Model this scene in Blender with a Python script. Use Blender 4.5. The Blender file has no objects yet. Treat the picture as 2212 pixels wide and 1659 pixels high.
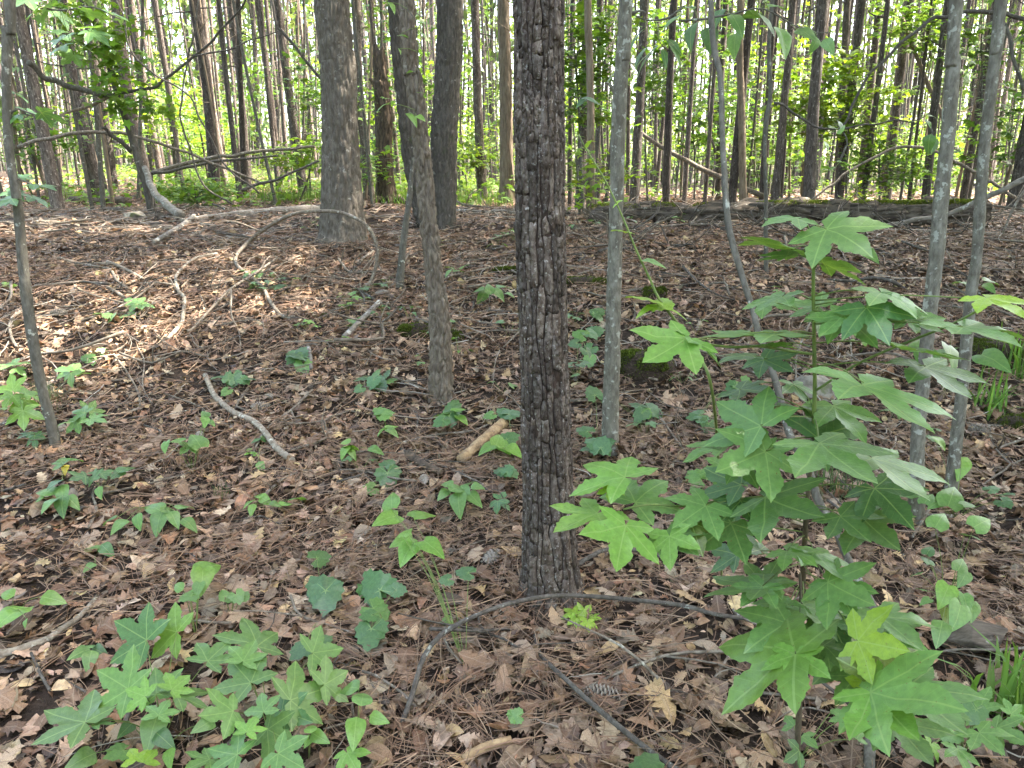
import bpy, math, random
import numpy as np
from mathutils import Vector, Matrix

R = math.radians
random.seed(11)
rng = np.random.default_rng(11)
sc = bpy.context.scene
col = sc.collection

# ------------------------------------------------------------------ camera
PITCH = 15.0
CAM = np.array([0.0, 0.0, 1.6])
cd = bpy.data.cameras.new('camera')
cd.sensor_width = 36.0
cd.lens = 27.05
cd.clip_start = 0.05
cd.clip_end = 1000.0
cam = bpy.data.objects.new('camera', cd)
col.objects.link(cam)
cam.location = CAM
cam.rotation_euler = (R(90 - PITCH), 0, 0)
sc.camera = cam

# ------------------------------------------------------------------ sky, sun, exposure
SUN_EL, SUN_AZ = 60.0, 78.0          # azimuth clockwise from +Y (the way the camera looks)
w = bpy.data.worlds.new('World')
sc.world = w
w.use_nodes = True
nt = w.node_tree
nt.nodes.clear()
sky = nt.nodes.new('ShaderNodeTexSky')
sky.sky_type = 'NISHITA'
sky.sun_disc = False
sky.sun_elevation = R(SUN_EL)
sky.sun_rotation = R(SUN_AZ)
sky.air_density = 1.0
sky.dust_density = 5.0
sky.ozone_density = 0.6
bg = nt.nodes.new('ShaderNodeBackground')
bg.inputs['Strength'].default_value = 0.15
wo = nt.nodes.new('ShaderNodeOutputWorld')
nt.links.new(sky.outputs[0], bg.inputs[0])
nt.links.new(bg.outputs[0], wo.inputs[0])

sd = bpy.data.lights.new('sun', 'SUN')
sd.energy = 3.0
sd.angle = R(0.6)
sd.color = (1.0, 0.95, 0.86)
sun = bpy.data.objects.new('sun', sd)
col.objects.link(sun)
sdir = Vector((math.sin(R(SUN_AZ)) * math.cos(R(SUN_EL)), math.cos(R(SUN_AZ)) * math.cos(R(SUN_EL)), math.sin(R(SUN_EL))))
sun.rotation_euler = sdir.to_track_quat('Z', 'Y').to_euler()
sun.location = (10, 10, 40)

vs = sc.view_settings
vs.view_transform = 'Standard'
vs.look = 'None'
vs.gamma = 1.0
vs.use_curve_mapping = False
vs.exposure = 3.85
vs.use_white_balance = True          # the camera's own balance for green forest shade
vs.white_balance_temperature = 7000

cy = sc.cycles
cy.use_denoising = True
try:
    cy.denoiser = 'OPENIMAGEDENOISE'
    cy.denoising_prefilter = 'ACCURATE'
    cy.denoising_input_passes = 'RGB_ALBEDO_NORMAL'
except Exception:
    pass
cy.max_bounces = 7
cy.diffuse_bounces = 4
cy.glossy_bounces = 2
cy.transmission_bounces = 4
cy.transparent_max_bounces = 4
cy.sample_clamp_indirect = 6.0
cy.caustics_reflective = False
cy.caustics_refractive = False

# ------------------------------------------------------------------ numeric helpers
def hash3(i, j, k, s=0):
    h = (i.astype(np.int64) * 374761393 + j.astype(np.int64) * 668265263 + k.astype(np.int64) * 2147483647 + s * 1274126177) & 0xFFFFFFFF
    h = ((h ^ (h >> 13)) * 1274126177) & 0xFFFFFFFF
    h = ((h ^ (h >> 16)) * 2246822519) & 0xFFFFFFFF
    h = h ^ (h >> 15)
    return (h & 0xFFFFFF) / float(0xFFFFFF)

def vnoise(x, y, z=None, s=0):
    x = np.asarray(x, float); y = np.asarray(y, float)
    z = np.zeros_like(x) if z is None else np.asarray(z, float)
    i, j, k = np.floor(x), np.floor(y), np.floor(z)
    fx, fy, fz = x - i, y - j, z - k
    fx, fy, fz = [f * f * (3 - 2 * f) for f in (fx, fy, fz)]
    r = 0
    for a in (0, 1):
        for b in (0, 1):
            for c in (0, 1):
                wgt = (fx if a else 1 - fx) * (fy if b else 1 - fy) * (fz if c else 1 - fz)
                r = r + wgt * hash3(i + a, j + b, k + c, s)
    return r * 2 - 1

def fbm(x, y, z=None, o=4, s=0):
    r, a = 0, 0.5
    z = np.zeros_like(np.asarray(x, float)) if z is None else z
    for q in range(o):
        r = r + a * vnoise(x * 2 ** q, y * 2 ** q, z * 2 ** q, s + q * 7)
        a *= 0.5
    return r

def worley(p, s=0):
    c = np.floor(p)
    f1 = np.full(len(p), 9.0); f2 = np.full(len(p), 9.0); idv = np.zeros(len(p))
    for a in (-1, 0, 1):
        for b in (-1, 0, 1):
            for d in (-1, 0, 1):
                q = c + np.array([a, b, d])
                i, j, k = q[:, 0], q[:, 1], q[:, 2]
                pt = q + np.stack([hash3(i, j, k, s + 1), hash3(i, j, k, s + 2), hash3(i, j, k, s + 3)], 1)
                dd = np.linalg.norm(pt - p, axis=1)
                near = dd < f1
                f2 = np.where(near, f1, np.minimum(f2, dd))
                idv = np.where(near, hash3(i, j, k, s + 5), idv)
                f1 = np.where(near, dd, f1)
    return f1, f2, idv

# ------------------------------------------------------------------ the lie of the land
_py = np.array([-60, 0, 2.0, 3.0, 4.0, 4.6, 6.0, 8.0, 9.5, 11.0, 14.0, 400.0])
_pz = np.array([-.6, -.04, -.02, .02, .14, .26, .62, .97, 1.07, 1.09, 1.09, 1.09])
def profile(y):
    s = 0
    for o in (-.5, -.25, 0, .25, .5):
        s = s + np.interp(y + o, _py, _pz)
    return s / 5
def height(x, y):
    x = np.asarray(x, float); y = np.asarray(y, float)
    z = profile(y)
    left = np.clip((2.0 - x) / 10.0, 0, 1)
    z = z + left * 0.030 * np.clip(y - 13, 0, 40)
    near = np.clip((y - 1) / 3, 0.3, 1)
    z = z + 0.05 * near * fbm(x * .9, y * .9, o=3, s=3) + 0.018 * vnoise(x * 4.1, y * 4.1, s=9)
    z = z + 0.20 * np.exp(-(((x + 1.75) / 0.8) ** 2 + ((y - 9.6) / 0.7) ** 2))      # debris mound by the snag
    return z
def h1(x, y):
    return float(height(np.array([x]), np.array([y]))[0])

# photograph measurements -> places on the land (picture taken as 2212 x 1659)
FPX, CX, CY = 1662.0, 1106.0, 829.5
_s, _c = math.sin(R(PITCH)), math.cos(R(PITCH))
def ray(px, py):
    u = (CY - py) / FPX
    return np.array([(px - CX) / FPX, _c + u * _s, -_s + u * _c])
def at(px, py, Y):
    d = ray(px, py)
    return CAM + d * (Y / d[1])
def depth(px, py, Y):
    return Y / ray(px, py)[1]
def on_ground(px, py):
    d = ray(px, py)
    t = np.concatenate([np.arange(0.8, 16, 0.02), np.arange(16, 90, .2)])
    p = CAM + d[None] * t[:, None]
    below = p[:, 2] < height(p[:, 0], p[:, 1])
    i = int(np.argmax(below)) if below.any() else len(t) - 1
    q = p[i]
    return np.array([q[0], q[1], h1(q[0], q[1])])
def cr(r, c, x, y):
    return (c * 737.33 + x / 3.0, r * 553.0 + y / 3.0)

# ------------------------------------------------------------------ mesh helpers
def raw_mesh(name, V, faces, mat=None, uv=None, tint=None, smooth=False):
    """faces: list of int arrays (n,3) or (n,4)"""
    V = np.ascontiguousarray(V, dtype=np.float32)
    faces = [np.asarray(f, dtype=np.int32) for f in faces if len(f)]
    loops = np.concatenate([f.ravel() for f in faces])
    sizes = np.concatenate([np.full(len(f), f.shape[1], np.int32) for f in faces])
    starts = np.concatenate([[0], np.cumsum(sizes)[:-1]]).astype(np.int32)
    me = bpy.data.meshes.new(name)
    me.vertices.add(len(V)); me.vertices.foreach_set('co', V.ravel())
    me.loops.add(len(loops)); me.loops.foreach_set('vertex_index', loops)
    me.polygons.add(len(sizes)); me.polygons.foreach_set('loop_start', starts)
    me.update(calc_edges=True)
    if uv is not None:
        ul = me.uv_layers.new(name='leafuv')
        ul.data.foreach_set('uv', np.asarray(uv, np.float32)[loops].ravel())
    if tint is not None:
        at_ = me.attributes.new('tint', 'FLOAT_COLOR', 'POINT')
        t = np.ones((len(V), 4), np.float32); t[:, :3] = tint
        at_.data.foreach_set('color', t.ravel())
    if smooth:
        me.polygons.foreach_set('use_smooth', np.ones(len(sizes), bool))
    me.validate(clean_customdata=False)
    if mat: me.materials.append(mat)
    return me

def link(name, me, parent=None, loc=None):
    o = bpy.data.objects.new(name, me)
    col.objects.link(o)
    if parent is not None: o.parent = parent
    if loc is not None: o.location = loc
    return o

def tag(o, label=None, cat=None, group=None, kind=None):
    if label: o['label'] = label
    if cat: o['category'] = cat
    if group: o['group'] = group
    if kind: o['kind'] = kind
    return o

def empty(name, loc, label, cat, group=None):
    o = bpy.data.objects.new(name, None)
    o.empty_display_size = 0.1
    col.objects.link(o)
    o.location = [float(v) for v in loc]
    return tag(o, label, cat, group)

def join(parts):
    """parts: list of (V, faces) -> (V, faces)"""
    VV, q, t, n = [], [], [], 0
    for V, fs in parts:
        VV.append(V)
        for f in fs:
            f = np.asarray(f)
            if not len(f): continue
            (q if f.shape[1] == 4 else t).append(f + n)
        n += len(V)
    out = []
    if q: out.append(np.concatenate(q))
    if t: out.append(np.concatenate(t))
    return np.concatenate(VV), out

def catmull(P, A, step):
    P = np.asarray(P, float); A = np.asarray(A, float)
    if len(P) == 2:
        n = max(2, int(np.linalg.norm(P[1] - P[0]) / step) + 1)
        t = np.linspace(0, 1, n)[:, None]
        return P[0] + (P[1] - P[0]) * t, A[0] + (A[1] - A[0]) * t[:, 0]
    Q = np.vstack([2 * P[0] - P[1], P, 2 * P[-1] - P[-2]])
    o, a = [], []
    for i in range(len(P) - 1):
        p0, p1, p2, p3 = Q[i:i + 4]
        n = max(1, int(math.ceil(np.linalg.norm(p2 - p1) / step)))
        t = (np.arange(n) / n)[:, None]
        o.append(0.5 * (2 * p1 + (p2 - p0) * t + (2 * p0 - 5 * p1 + 4 * p2 - p3) * t ** 2 + (3 * p1 - p0 - 3 * p2 + p3) * t ** 3))
        a.append(A[i] + (A[i + 1] - A[i]) * t[:, 0])
    o.append(P[-1:]); a.append(A[-1:])
    return np.concatenate(o), np.concatenate(a)

def tube(P, rad, sides=8, step=0.1, disp=None, wob=0.0, seed=0, cap=True):
    C, r = catmull(P, rad, step)
    n = len(C)
    if wob:
        s = np.arange(n) * 0.37 + seed * 3.1
        C = C + wob * np.stack([vnoise(s, s * 0 + 1.5, s=seed), vnoise(s, s * 0 + 7.5, s=seed + 1), vnoise(s, s * 0 + 4.5, s=seed + 2)], 1)
    T = np.gradient(C, axis=0)
    T /= np.maximum(np.linalg.norm(T, axis=1, keepdims=True), 1e-9)
    ref = np.array([1.0, 0, 0]) if abs(T[0][0]) < 0.8 else np.array([0, 0, 1.0])
    N = np.zeros_like(C); b = ref
    for i in range(n):
        b = b - T[i] * b.dot(T[i]); b = b / max(np.linalg.norm(b), 1e-9)
        N[i] = b
    B = np.cross(T, N)
    th = np.arange(sides) / sides * 2 * math.pi
    L = np.concatenate([[0], np.cumsum(np.linalg.norm(np.diff(C, axis=0), axis=1))])
    rr = np.repeat(r[:, None], sides, 1)
    if disp is not None:
        TH, S = np.meshgrid(th, L)
        rr = rr + disp(TH.ravel(), S.ravel(), rr.ravel()).reshape(n, sides)
    V = C[:, None] + rr[..., None] * (np.cos(th)[None, :, None] * N[:, None] + np.sin(th)[None, :, None] * B[:, None])
    V = V.reshape(-1, 3)
    i = np.arange(n - 1)[:, None] * sides; j = np.arange(sides)[None]; j2 = (j + 1) % sides
    q = np.stack([i + j, i + j2, i + sides + j2, i + sides + j], -1).reshape(-1, 4)
    fs = [q]
    if cap:
        V = np.vstack([V, C[:1], C[-1:]])
        a, e = n * sides, n * sides + 1
        jj = np.arange(sides)
        fs.append(np.concatenate([np.stack([np.full(sides, a), (jj + 1) % sides, jj], 1),
                                  np.stack([np.full(sides, e), (n - 1) * sides + jj, (n - 1) * sides + (jj + 1) % sides], 1)]))
    return V, fs

def bark_cells(cw, ch, amp, s=0, lump=0.25):
    """furrowed bark: cells cw wide and ch tall, amp deep"""
    def f(th, S, r):
        x, y = np.cos(th) * r, np.sin(th) * r
        wx = 0.35 * vnoise(x / cw * .7, y / cw * .7, S / ch * 1.3, s + 31)
        p = np.stack([x / cw + wx, y / cw + wx, S / ch + 0.4 * vnoise(x / cw * .8, y / cw * .8, S / ch, s + 37)], 1)
        f1, f2, idv = worley(p, s)
        e = np.clip((f2 - f1) / 0.32, 0, 1)
        return amp * (e ** 0.7 - 0.6) + amp * 0.5 * (idv - .5) * e + amp * lump * fbm(x / cw * 2.6, y / cw * 2.6, S / ch * 3.5, o=2, s=s + 3)
    return f
def bark_smooth(amp, s=0):
    def f(th, S, r):
        x, y = np.cos(th) * r, np.sin(th) * r
        return amp * fbm(x / r.max() * 1.3, y / r.max() * 1.3, S * 5, o=3, s=s) + amp * .6 * np.maximum(0, vnoise(x * 0 + 1, y / r.max(), S * 3.1, s + 4)) ** 3
    return f

def scatter(templates, pos, yaw, tilt_a, tilt_d, scale, pick, normal=None):
    """copy small leaf templates onto the land as one mesh: returns V, faces, uv, owner index"""
    VV, q, t, U, own, n = [], [], [], [], [], 0
    cz, sz = np.cos(yaw), np.sin(yaw)
    Z = np.stack([np.sin(tilt_a) * np.cos(tilt_d), np.sin(tilt_a) * np.sin(tilt_d), np.cos(tilt_a)], 1)
    if normal is not None:
        Z = Z + normal - np.array([0, 0, 1.0])
    Z /= np.linalg.norm(Z, axis=1, keepdims=True)
    X = np.stack([cz, sz, np.zeros_like(cz)], 1)
    X = X - Z * (X * Z).sum(1, keepdims=True); X /= np.linalg.norm(X, axis=1, keepdims=True)
    Y = np.cross(Z, X)
    for k, (tv, tf, tu) in enumerate(templates):
        idx = np.nonzero(pick == k)[0]
        if not len(idx): continue
        s = scale[idx][:, None, None]
        v = (tv[None, :, 0:1] * X[idx][:, None] + tv[None, :, 1:2] * Y[idx][:, None] + tv[None, :, 2:3] * Z[idx][:, None]) * s + pos[idx][:, None]
        m = len(tv)
        VV.append(v.reshape(-1, 3))
        U.append(np.tile(tu, (len(idx), 1)))
        own.append(np.repeat(idx, m))
        off = n + (np.arange(len(idx)) * m)[:, None, None]
        for f in tf:
            ff = (f[None] + off).reshape(-1, f.shape[1])
            (q if f.shape[1] == 4 else t).append(ff)
        n += m * len(idx)
    fs = []
    if q: fs.append(np.concatenate(q))
    if t: fs.append(np.concatenate(t))
    return np.concatenate(VV), fs, np.concatenate(U), np.concatenate(own)

# ------------------------------------------------------------------ materials
def new_mat(name):
    m = bpy.data.materials.new(name); m.use_nodes = True
    n = m.node_tree.nodes; n.clear()
    out = n.new('ShaderNodeOutputMaterial')
    return m, m.node_tree, out
class NT:
    def __init__(s, name):
        s.m, s.t, s.out = new_mat(name)
    def n(s, typ, **kw):
        o = s.t.nodes.new(typ)
        for k, v in kw.items():
            if k in ('operation', 'blend_type', 'data_type', 'attribute_name', 'feature', 'distance', 'vector_type', 'noise_dimensions', 'uv_map', 'clamp', 'mode', 'invert'):
                setattr(o, k, v)
        return o
    def l(s, a, b): s.t.links.new(a, b)
    def coord(s, scale=(1, 1, 1), kind='Object'):
        tc = s.n('ShaderNodeTexCoord'); mp = s.n('ShaderNodeMapping')
        mp.inputs['Scale'].default_value = scale
        s.l(tc.outputs[kind], mp.inputs['Vector']); return mp.outputs[0]
    def noise(s, vec, scale, detail=4, rough=.55):
        o = s.n('ShaderNodeTexNoise'); o.inputs['Scale'].default_value = scale
        o.inputs['Detail'].default_value = detail; o.inputs['Roughness'].default_value = rough
        if vec is not None: s.l(vec, o.inputs['Vector'])
        return o.outputs['Fac']
    def vor(s, vec, scale, feature='DISTANCE_TO_EDGE'):
        o = s.n('ShaderNodeTexVoronoi', feature=feature); o.inputs['Scale'].default_value = scale
        s.l(vec, o.inputs['Vector']); return o
    def ramp(s, fac, stops):
        o = s.n('ShaderNodeValToRGB'); e = o.color_ramp.elements
        while len(e) < len(stops): e.new(0.5)
        for el, (p, c) in zip(e, stops):
            el.position = p; el.color = (*c, 1) if len(c) == 3 else c
        s.l(fac, o.inputs[0]); return o.outputs[0]
    def mix(s, f, a, b, mode='MIX'):
        o = s.n('ShaderNodeMix', data_type='RGBA', blend_type=mode)
        for inp, v in ((o.inputs[0], f), (o.inputs[6], a), (o.inputs[7], b)):
            if isinstance(v, (int, float)): inp.default_value = v
            elif isinstance(v, tuple): inp.default_value = (*v, 1) if len(v) == 3 else v
            else: s.l(v, inp)
        return o.outputs[2]
    def math(s, op, a, b=None, clamp=False):
        o = s.n('ShaderNodeMath', operation=op); o.use_clamp = clamp
        for inp, v in ((o.inputs[0], a), (o.inputs[1], b)):
            if v is None: continue
            if isinstance(v, (int, float)): inp.default_value = v
            else: s.l(v, inp)
        return o.outputs[0]
    def bump(s, h, strength=.5, dist=.01):
        o = s.n('ShaderNodeBump'); o.inputs['Strength'].default_value = strength
        o.inputs['Distance'].default_value = dist; s.l(h, o.inputs['Height']); return o.outputs[0]
    def bsdf(s, color, rough=.8, spec=.3, normal=None):
        o = s.n('ShaderNodeBsdfPrincipled')
        if isinstance(color, tuple): o.inputs['Base Color'].default_value = (*color, 1)
        else: s.l(color, o.inputs['Base Color'])
        if isinstance(rough, (int, float)): o.inputs['Roughness'].default_value = rough
        else: s.l(rough, o.inputs['Roughness'])
        o.inputs['Specular IOR Level'].default_value = spec
        if normal is not None: s.l(normal, o.inputs['Normal'])
        return o.outputs[0]
    def done(s, shader):
        s.l(shader, s.out.inputs['Surface']); return s.m

def mat_soil():
    t = NT('soil_and_needles'); v = t.coord()
    a = t.noise(v, 3.0, 6); b = t.noise(v, 45, 4, .7)
    c = t.mix(.6, t.ramp(a, [(.3, (.022, .016, .012)), (.7, (.05, .034, .025))]), t.ramp(b, [(.35, (.014, .010, .008)), (.55, (.045, .031, .023)), (.75, (.09, .064, .048))]))
    return t.done(t.bsdf(c, .9, .2, t.bump(b, .8, .02)))

def mat_dead_leaf(name, use_tint):
    t = NT(name); v = t.coord()
    if use_tint:
        a = t.n('ShaderNodeAttribute', attribute_name='tint'); base = a.outputs['Color']
    else:
        oi = t.n('ShaderNodeObjectInfo'); base = oi.outputs['Color']
    uv = t.n('ShaderNodeUVMap', uv_map='leafuv'); sx = t.n('ShaderNodeSeparateXYZ'); t.l(uv.outputs[0], sx.inputs[0])
    s_, d_ = sx.outputs[0], sx.outputs[1]
    mid = t.math('LESS_THAN', d_, .018)
    ch = t.math('FRACT', t.math('MULTIPLY', t.math('SUBTRACT', s_, t.math('MULTIPLY', d_, .9)), 8.0))
    side = t.math('MULTIPLY', t.math('LESS_THAN', ch, .10), .5)
    vein = t.math('MAXIMUM', mid, side)
    n1 = t.noise(v, 38, 4, .65); n2 = t.noise(v, 170, 2)
    c = t.mix(t.ramp(n1, [(.36, (0, 0, 0)), (.62, (1, 1, 1))]), t.mix(1.0, base, (.55, .50, .47), 'MULTIPLY'), base)
    c = t.mix(t.math('MULTIPLY', vein, .35), c, (.36, .27, .2))
    c = t.mix(t.ramp(n2, [(.62, (0, 0, 0)), (.72, (.5, .5, .5))]), c, (.07, .045, .035))
    nb = t.bump(t.math('ADD', n1, t.math('MULTIPLY', vein, .5)), .35, .004)
    p = t.bsdf(c, .52, .5, nb)
    tr = t.n('ShaderNodeBsdfTranslucent'); t.l(c, tr.inputs[0])
    mx = t.n('ShaderNodeMixShader'); mx.inputs[0].default_value = .12
    t.l(p, mx.inputs[1]); t.l(tr.outputs[0], mx.inputs[2])
    return t.done(mx.outputs[0])

def mat_tint(name, rough=.6, spec=.3, transl=0.0, noise=.25):
    t = NT(name); v = t.coord()
    a = t.n('ShaderNodeAttribute', attribute_name='tint')
    c = t.mix(noise, a.outputs['Color'], t.mix(1.0, a.outputs['Color'], t.ramp(t.noise(v, 20, 3), [(.3, (.4, .4, .4)), (.7, (1.3, 1.3, 1.3))]), 'MULTIPLY'))
    p = t.bsdf(c, rough, spec)
    if transl:
        tr = t.n('ShaderNodeBsdfTranslucent')
        t.l(t.mix(1.0, c, (1.5, 1.45, .7), 'MULTIPLY'), tr.inputs[0])
        mx = t.n('ShaderNodeMixShader'); mx.inputs[0].default_value = transl
        t.l(p, mx.inputs[1]); t.l(tr.outputs[0], mx.inputs[2]); p = mx.outputs[0]
    return t.done(p)

def mat_green_leaf(name):
    """living leaf; its own green is the object's colour"""
    t = NT(name); v = t.coord()
    oi = t.n('ShaderNodeObjectInfo'); base = oi.outputs['Color']
    uv = t.n('ShaderNodeUVMap', uv_map='leafuv'); sx = t.n('ShaderNodeSeparateXYZ'); t.l(uv.outputs[0], sx.inputs[0])
    s_, d_ = sx.outputs[0], sx.outputs[1]
    mid = t.math('LESS_THAN', d_, .011)
    ch = t.math('FRACT', t.math('MULTIPLY', t.math('SUBTRACT', s_, t.math('MULTIPLY', d_, .8)), 7.0))
    side = t.math('MULTIPLY', t.math('LESS_THAN', ch, .05), .4)
    vein = t.math('MAXIMUM', mid, side)
    n1 = t.noise(v, 9, 4, .6); n2 = t.noise(v, 24, 2, .5)
    c = t.mix(1.0, base, t.ramp(n1, [(.3, (.78, .80, .80)), (.7, (1.15, 1.12, 1.1))]), 'MULTIPLY')
    c = t.mix(t.math('MULTIPLY', vein, .55), c, (.26, .38, .13))
    c = t.mix(t.ramp(n2, [(.70, (0, 0, 0)), (.725, (.85, .85, .85))]), c, (.16, .12, .035))
    h = t.math('ADD', t.math('MULTIPLY', vein, -.6), t.math('MULTIPLY', t.noise(v, 30, 2), .6))
    p = t.bsdf(c, .30, .55, t.bump(h, .2, .008))
    tr = t.n('ShaderNodeBsdfTranslucent')
    t.l(t.mix(1.0, c, (1.5, 1.5, .55), 'MULTIPLY'), tr.inputs[0])
    mx = t.n('ShaderNodeMixShader'); mx.inputs[0].default_value = .32
    t.l(p, mx.inputs[1]); t.l(tr.outputs[0], mx.inputs[2])
    return t.done(mx.outputs[0])

def mat_bark(name, c1, c2, c3, scale=(1, 1, .25), fine=40, bump=.7, lichen=None, moss=None, rough=.88, dist=.012, vary=False):
    t = NT(name); v = t.coord(scale); vo = t.coord()
    a = t.noise(v, fine * .35, 5, .6); b = t.noise(v, fine, 5, .7)
    c = t.mix(t.ramp(b, [(.38, (0, 0, 0)), (.62, (1, 1, 1))]), t.mix(t.ramp(a, [(.35, (0, 0, 0)), (.65, (1, 1, 1))]), c1, c2), c3)
    if lichen:
        l1 = t.noise(vo, lichen[1], 4, .6)
        c = t.mix(t.ramp(l1, [(lichen[2], (0, 0, 0)), (lichen[2] + .05, (.85, .85, .85))]), c, lichen[0])
    if moss:
        m1 = t.noise(vo, 6, 5, .6)
        c = t.mix(t.ramp(m1, [(moss[1], (0, 0, 0)), (moss[1] + .12, (.8, .8, .8))]), c, moss[0])
    if vary:
        oi = t.n('ShaderNodeObjectInfo')
        c = t.mix(1.0, c, t.ramp(oi.outputs['Random'], [(0, (.62, .60, .58)), (.5, (1, 1, 1)), (1, (1.45, 1.38, 1.3))]), 'MULTIPLY')
    h = t.math('ADD', t.math('MULTIPLY', a, 1.0), t.math('MULTIPLY', b, .5))
    return t.done(t.bsdf(c, rough, .25, t.bump(h, bump, dist)))

M = {}
M['soil'] = mat_soil()
M['litter'] = mat_dead_leaf('dead_leaf_litter', True)
M['fallen'] = mat_dead_leaf('dead_leaf', False)
M['needle'] = mat_tint('dry_pine_needle', .55, .35)
M['leaf'] = mat_green_leaf('green_leaf')
M['crown'] = mat_tint('tree_foliage', .5, .35, .40)
M['pine_crown'] = mat_tint('pine_foliage', .6, .3, .30)
M['grass'] = mat_tint('grass_blade', .5, .35, .35)
M['moss'] = mat_tint('moss', .95, .1, .1, .8)
M['stem_green'] = mat_bark('green_stem', (.14, .20, .05), (.19, .24, .07), (.11, .16, .05), fine=60, bump=.2, rough=.5)
M['stem_brown'] = mat_bark('brown_stem', (.10, .075, .05), (.15, .12, .085), (.07, .055, .04), fine=60, bump=.3, rough=.6)
M['plate'] = mat_bark('pine_bark_plate', (.088, .069, .058), (.190, .166, .150), (.055, .040, .032), (1, 1, .55), 75, 1.0, ((.27, .26, .25), 75, .60), vary=True, dist=.02)
M['pine_inner'] = mat_bark('pine_bark_inner', (.042, .027, .021), (.062, .041, .033), (.025, .017, .013), (1, 1, .3), 60, 1.0)
M['pine_far'] = mat_bark('pine_bark', (.105, .088, .08), (.178, .155, .144), (.046, .036, .032), (1, 1, .35), 26, 1.0, ((.30, .27, .25), 20, .60), dist=.03, vary=True)
M['oak'] = mat_bark('oak_bark', (.15, .122, .096), (.215, .182, .148), (.092, .072, .055), (1, 1, .3), 50, .9, ((.28, .26, .22), 20, .64), ((.07, .085, .035), .63))
M['oak_mid'] = mat_bark('grey_oak_bark', (.12, .104, .088), (.175, .155, .133), (.075, .063, .052), (1, 1, .3), 44, .9, ((.26, .25, .225), 16, .63), ((.06, .07, .03), .64))
M['oak_dark'] = mat_bark('dark_oak_bark', (.085, .075, .065), (.125, .112, .098), (.055, .047, .04), (1, 1, .3), 40, .8, ((.22, .21, .19), 16, .64), ((.055, .065, .03), .60))
M['tan_bark'] = mat_bark('tan_bark', (.19, .15, .11), (.26, .21, .16), (.12, .09, .065), (1, 1, .15), 40, .9)
M['grey'] = mat_bark('grey_sapling_bark', (.155, .145, .118), (.235, .225, .19), (.10, .09, .072), (1, 1, .4), 40, 1.0, ((.35, .36, .315), 26, .58), ((.09, .10, .06), .66))
M['grey_dark'] = mat_bark('dark_sapling_bark', (.105, .098, .083), (.16, .15, .128), (.075, .069, .057), (1, 1, .4), 45, .6, ((.36, .375, .33), 24, .62))
M['snag'] = mat_bark('rotten_wood', (.075, .055, .042), (.17, .125, .09), (.04, .03, .024), (1, 1, .2), 30, 1.0)
M['log'] = mat_bark('rotten_log', (.095, .076, .06), (.165, .138, .112), (.04, .031, .025), (.15, 1, 1), 34, 1.0, ((.30, .28, .24), 12, .63))
M['log_grey'] = mat_bark('grey_log', (.20, .18, .155), (.29, .265, .235), (.13, .115, .1), (.3, 1, 1), 30, .7, ((.42, .42, .39), 16, .6))
M['deadwood'] = mat_bark('dead_branch', (.17, .142, .115), (.26, .225, .185), (.105, .084, .066), (1, 1, 1), 40, .6, ((.40, .39, .34), 24, .61))
M['deadwood_pale'] = mat_bark('pale_dead_branch', (.25, .215, .175), (.36, .32, .265), (.16, .13, .1), (1, 1, 1), 40, .6, ((.48, .47, .41), 26, .60))
M['deadwood_dark'] = mat_bark('dark_dead_branch', (.085, .075, .066), (.14, .127, .112), (.055, .047, .04), (1, 1, 1), 50, .5, ((.30, .31, .28), 30, .63))
M['peeled'] = mat_bark('peeled_wood', (.33, .22, .12), (.44, .32, .19), (.2, .13, .08), (1, 1, 1), 30, .5)
M['rock'] = mat_bark('rock', (.20, .185, .155), (.29, .27, .23), (.12, .105, .085), (1, 1, 1), 18, .8, ((.11, .13, .06), 7, .58))
M['cone'] = mat_bark('pine_cone_scale', (.36, .32, .275), (.46, .42, .37), (.22, .18, .145), (1, 1, 1), 70, .4)
M['cone_core'] = mat_bark('pine_cone_core', (.035, .025, .02), (.05, .035, .028), (.02, .015, .012), (1, 1, 1), 70, .4)
# ================================================================== the ground
def grow(a, step, end, k):
    o = [a]
    while o[-1] < end:
        o.append(o[-1] + step); step *= k
    return np.array(o)
ys = np.concatenate([-grow(0, .5, 60, 1.2)[::-1][:-1], np.arange(0, 1.2, .2), np.arange(1.2, 7, .05), np.arange(7, 14, .09), grow(14, .12, 420, 1.055)])
xp = np.concatenate([np.arange(0, 4.2, .06), grow(4.2, .08, 300, 1.055)])
xs = np.concatenate([-xp[::-1][:-1], xp])
GX, GY = np.meshgrid(xs, ys)
gv = np.stack([GX.ravel(), GY.ravel(), height(GX.ravel(), GY.ravel())], 1)
i = np.arange(len(ys) - 1)[:, None] * len(xs); j = np.arange(len(xs) - 1)[None]
gq = np.stack([i + j, i + j + 1, i + len(xs) + j + 1, i + len(xs) + j], -1).reshape(-1, 4)
ground = link('ground', raw_mesh('ground', gv, [gq], M['soil'], smooth=True))
tag(ground, kind='structure')

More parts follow.
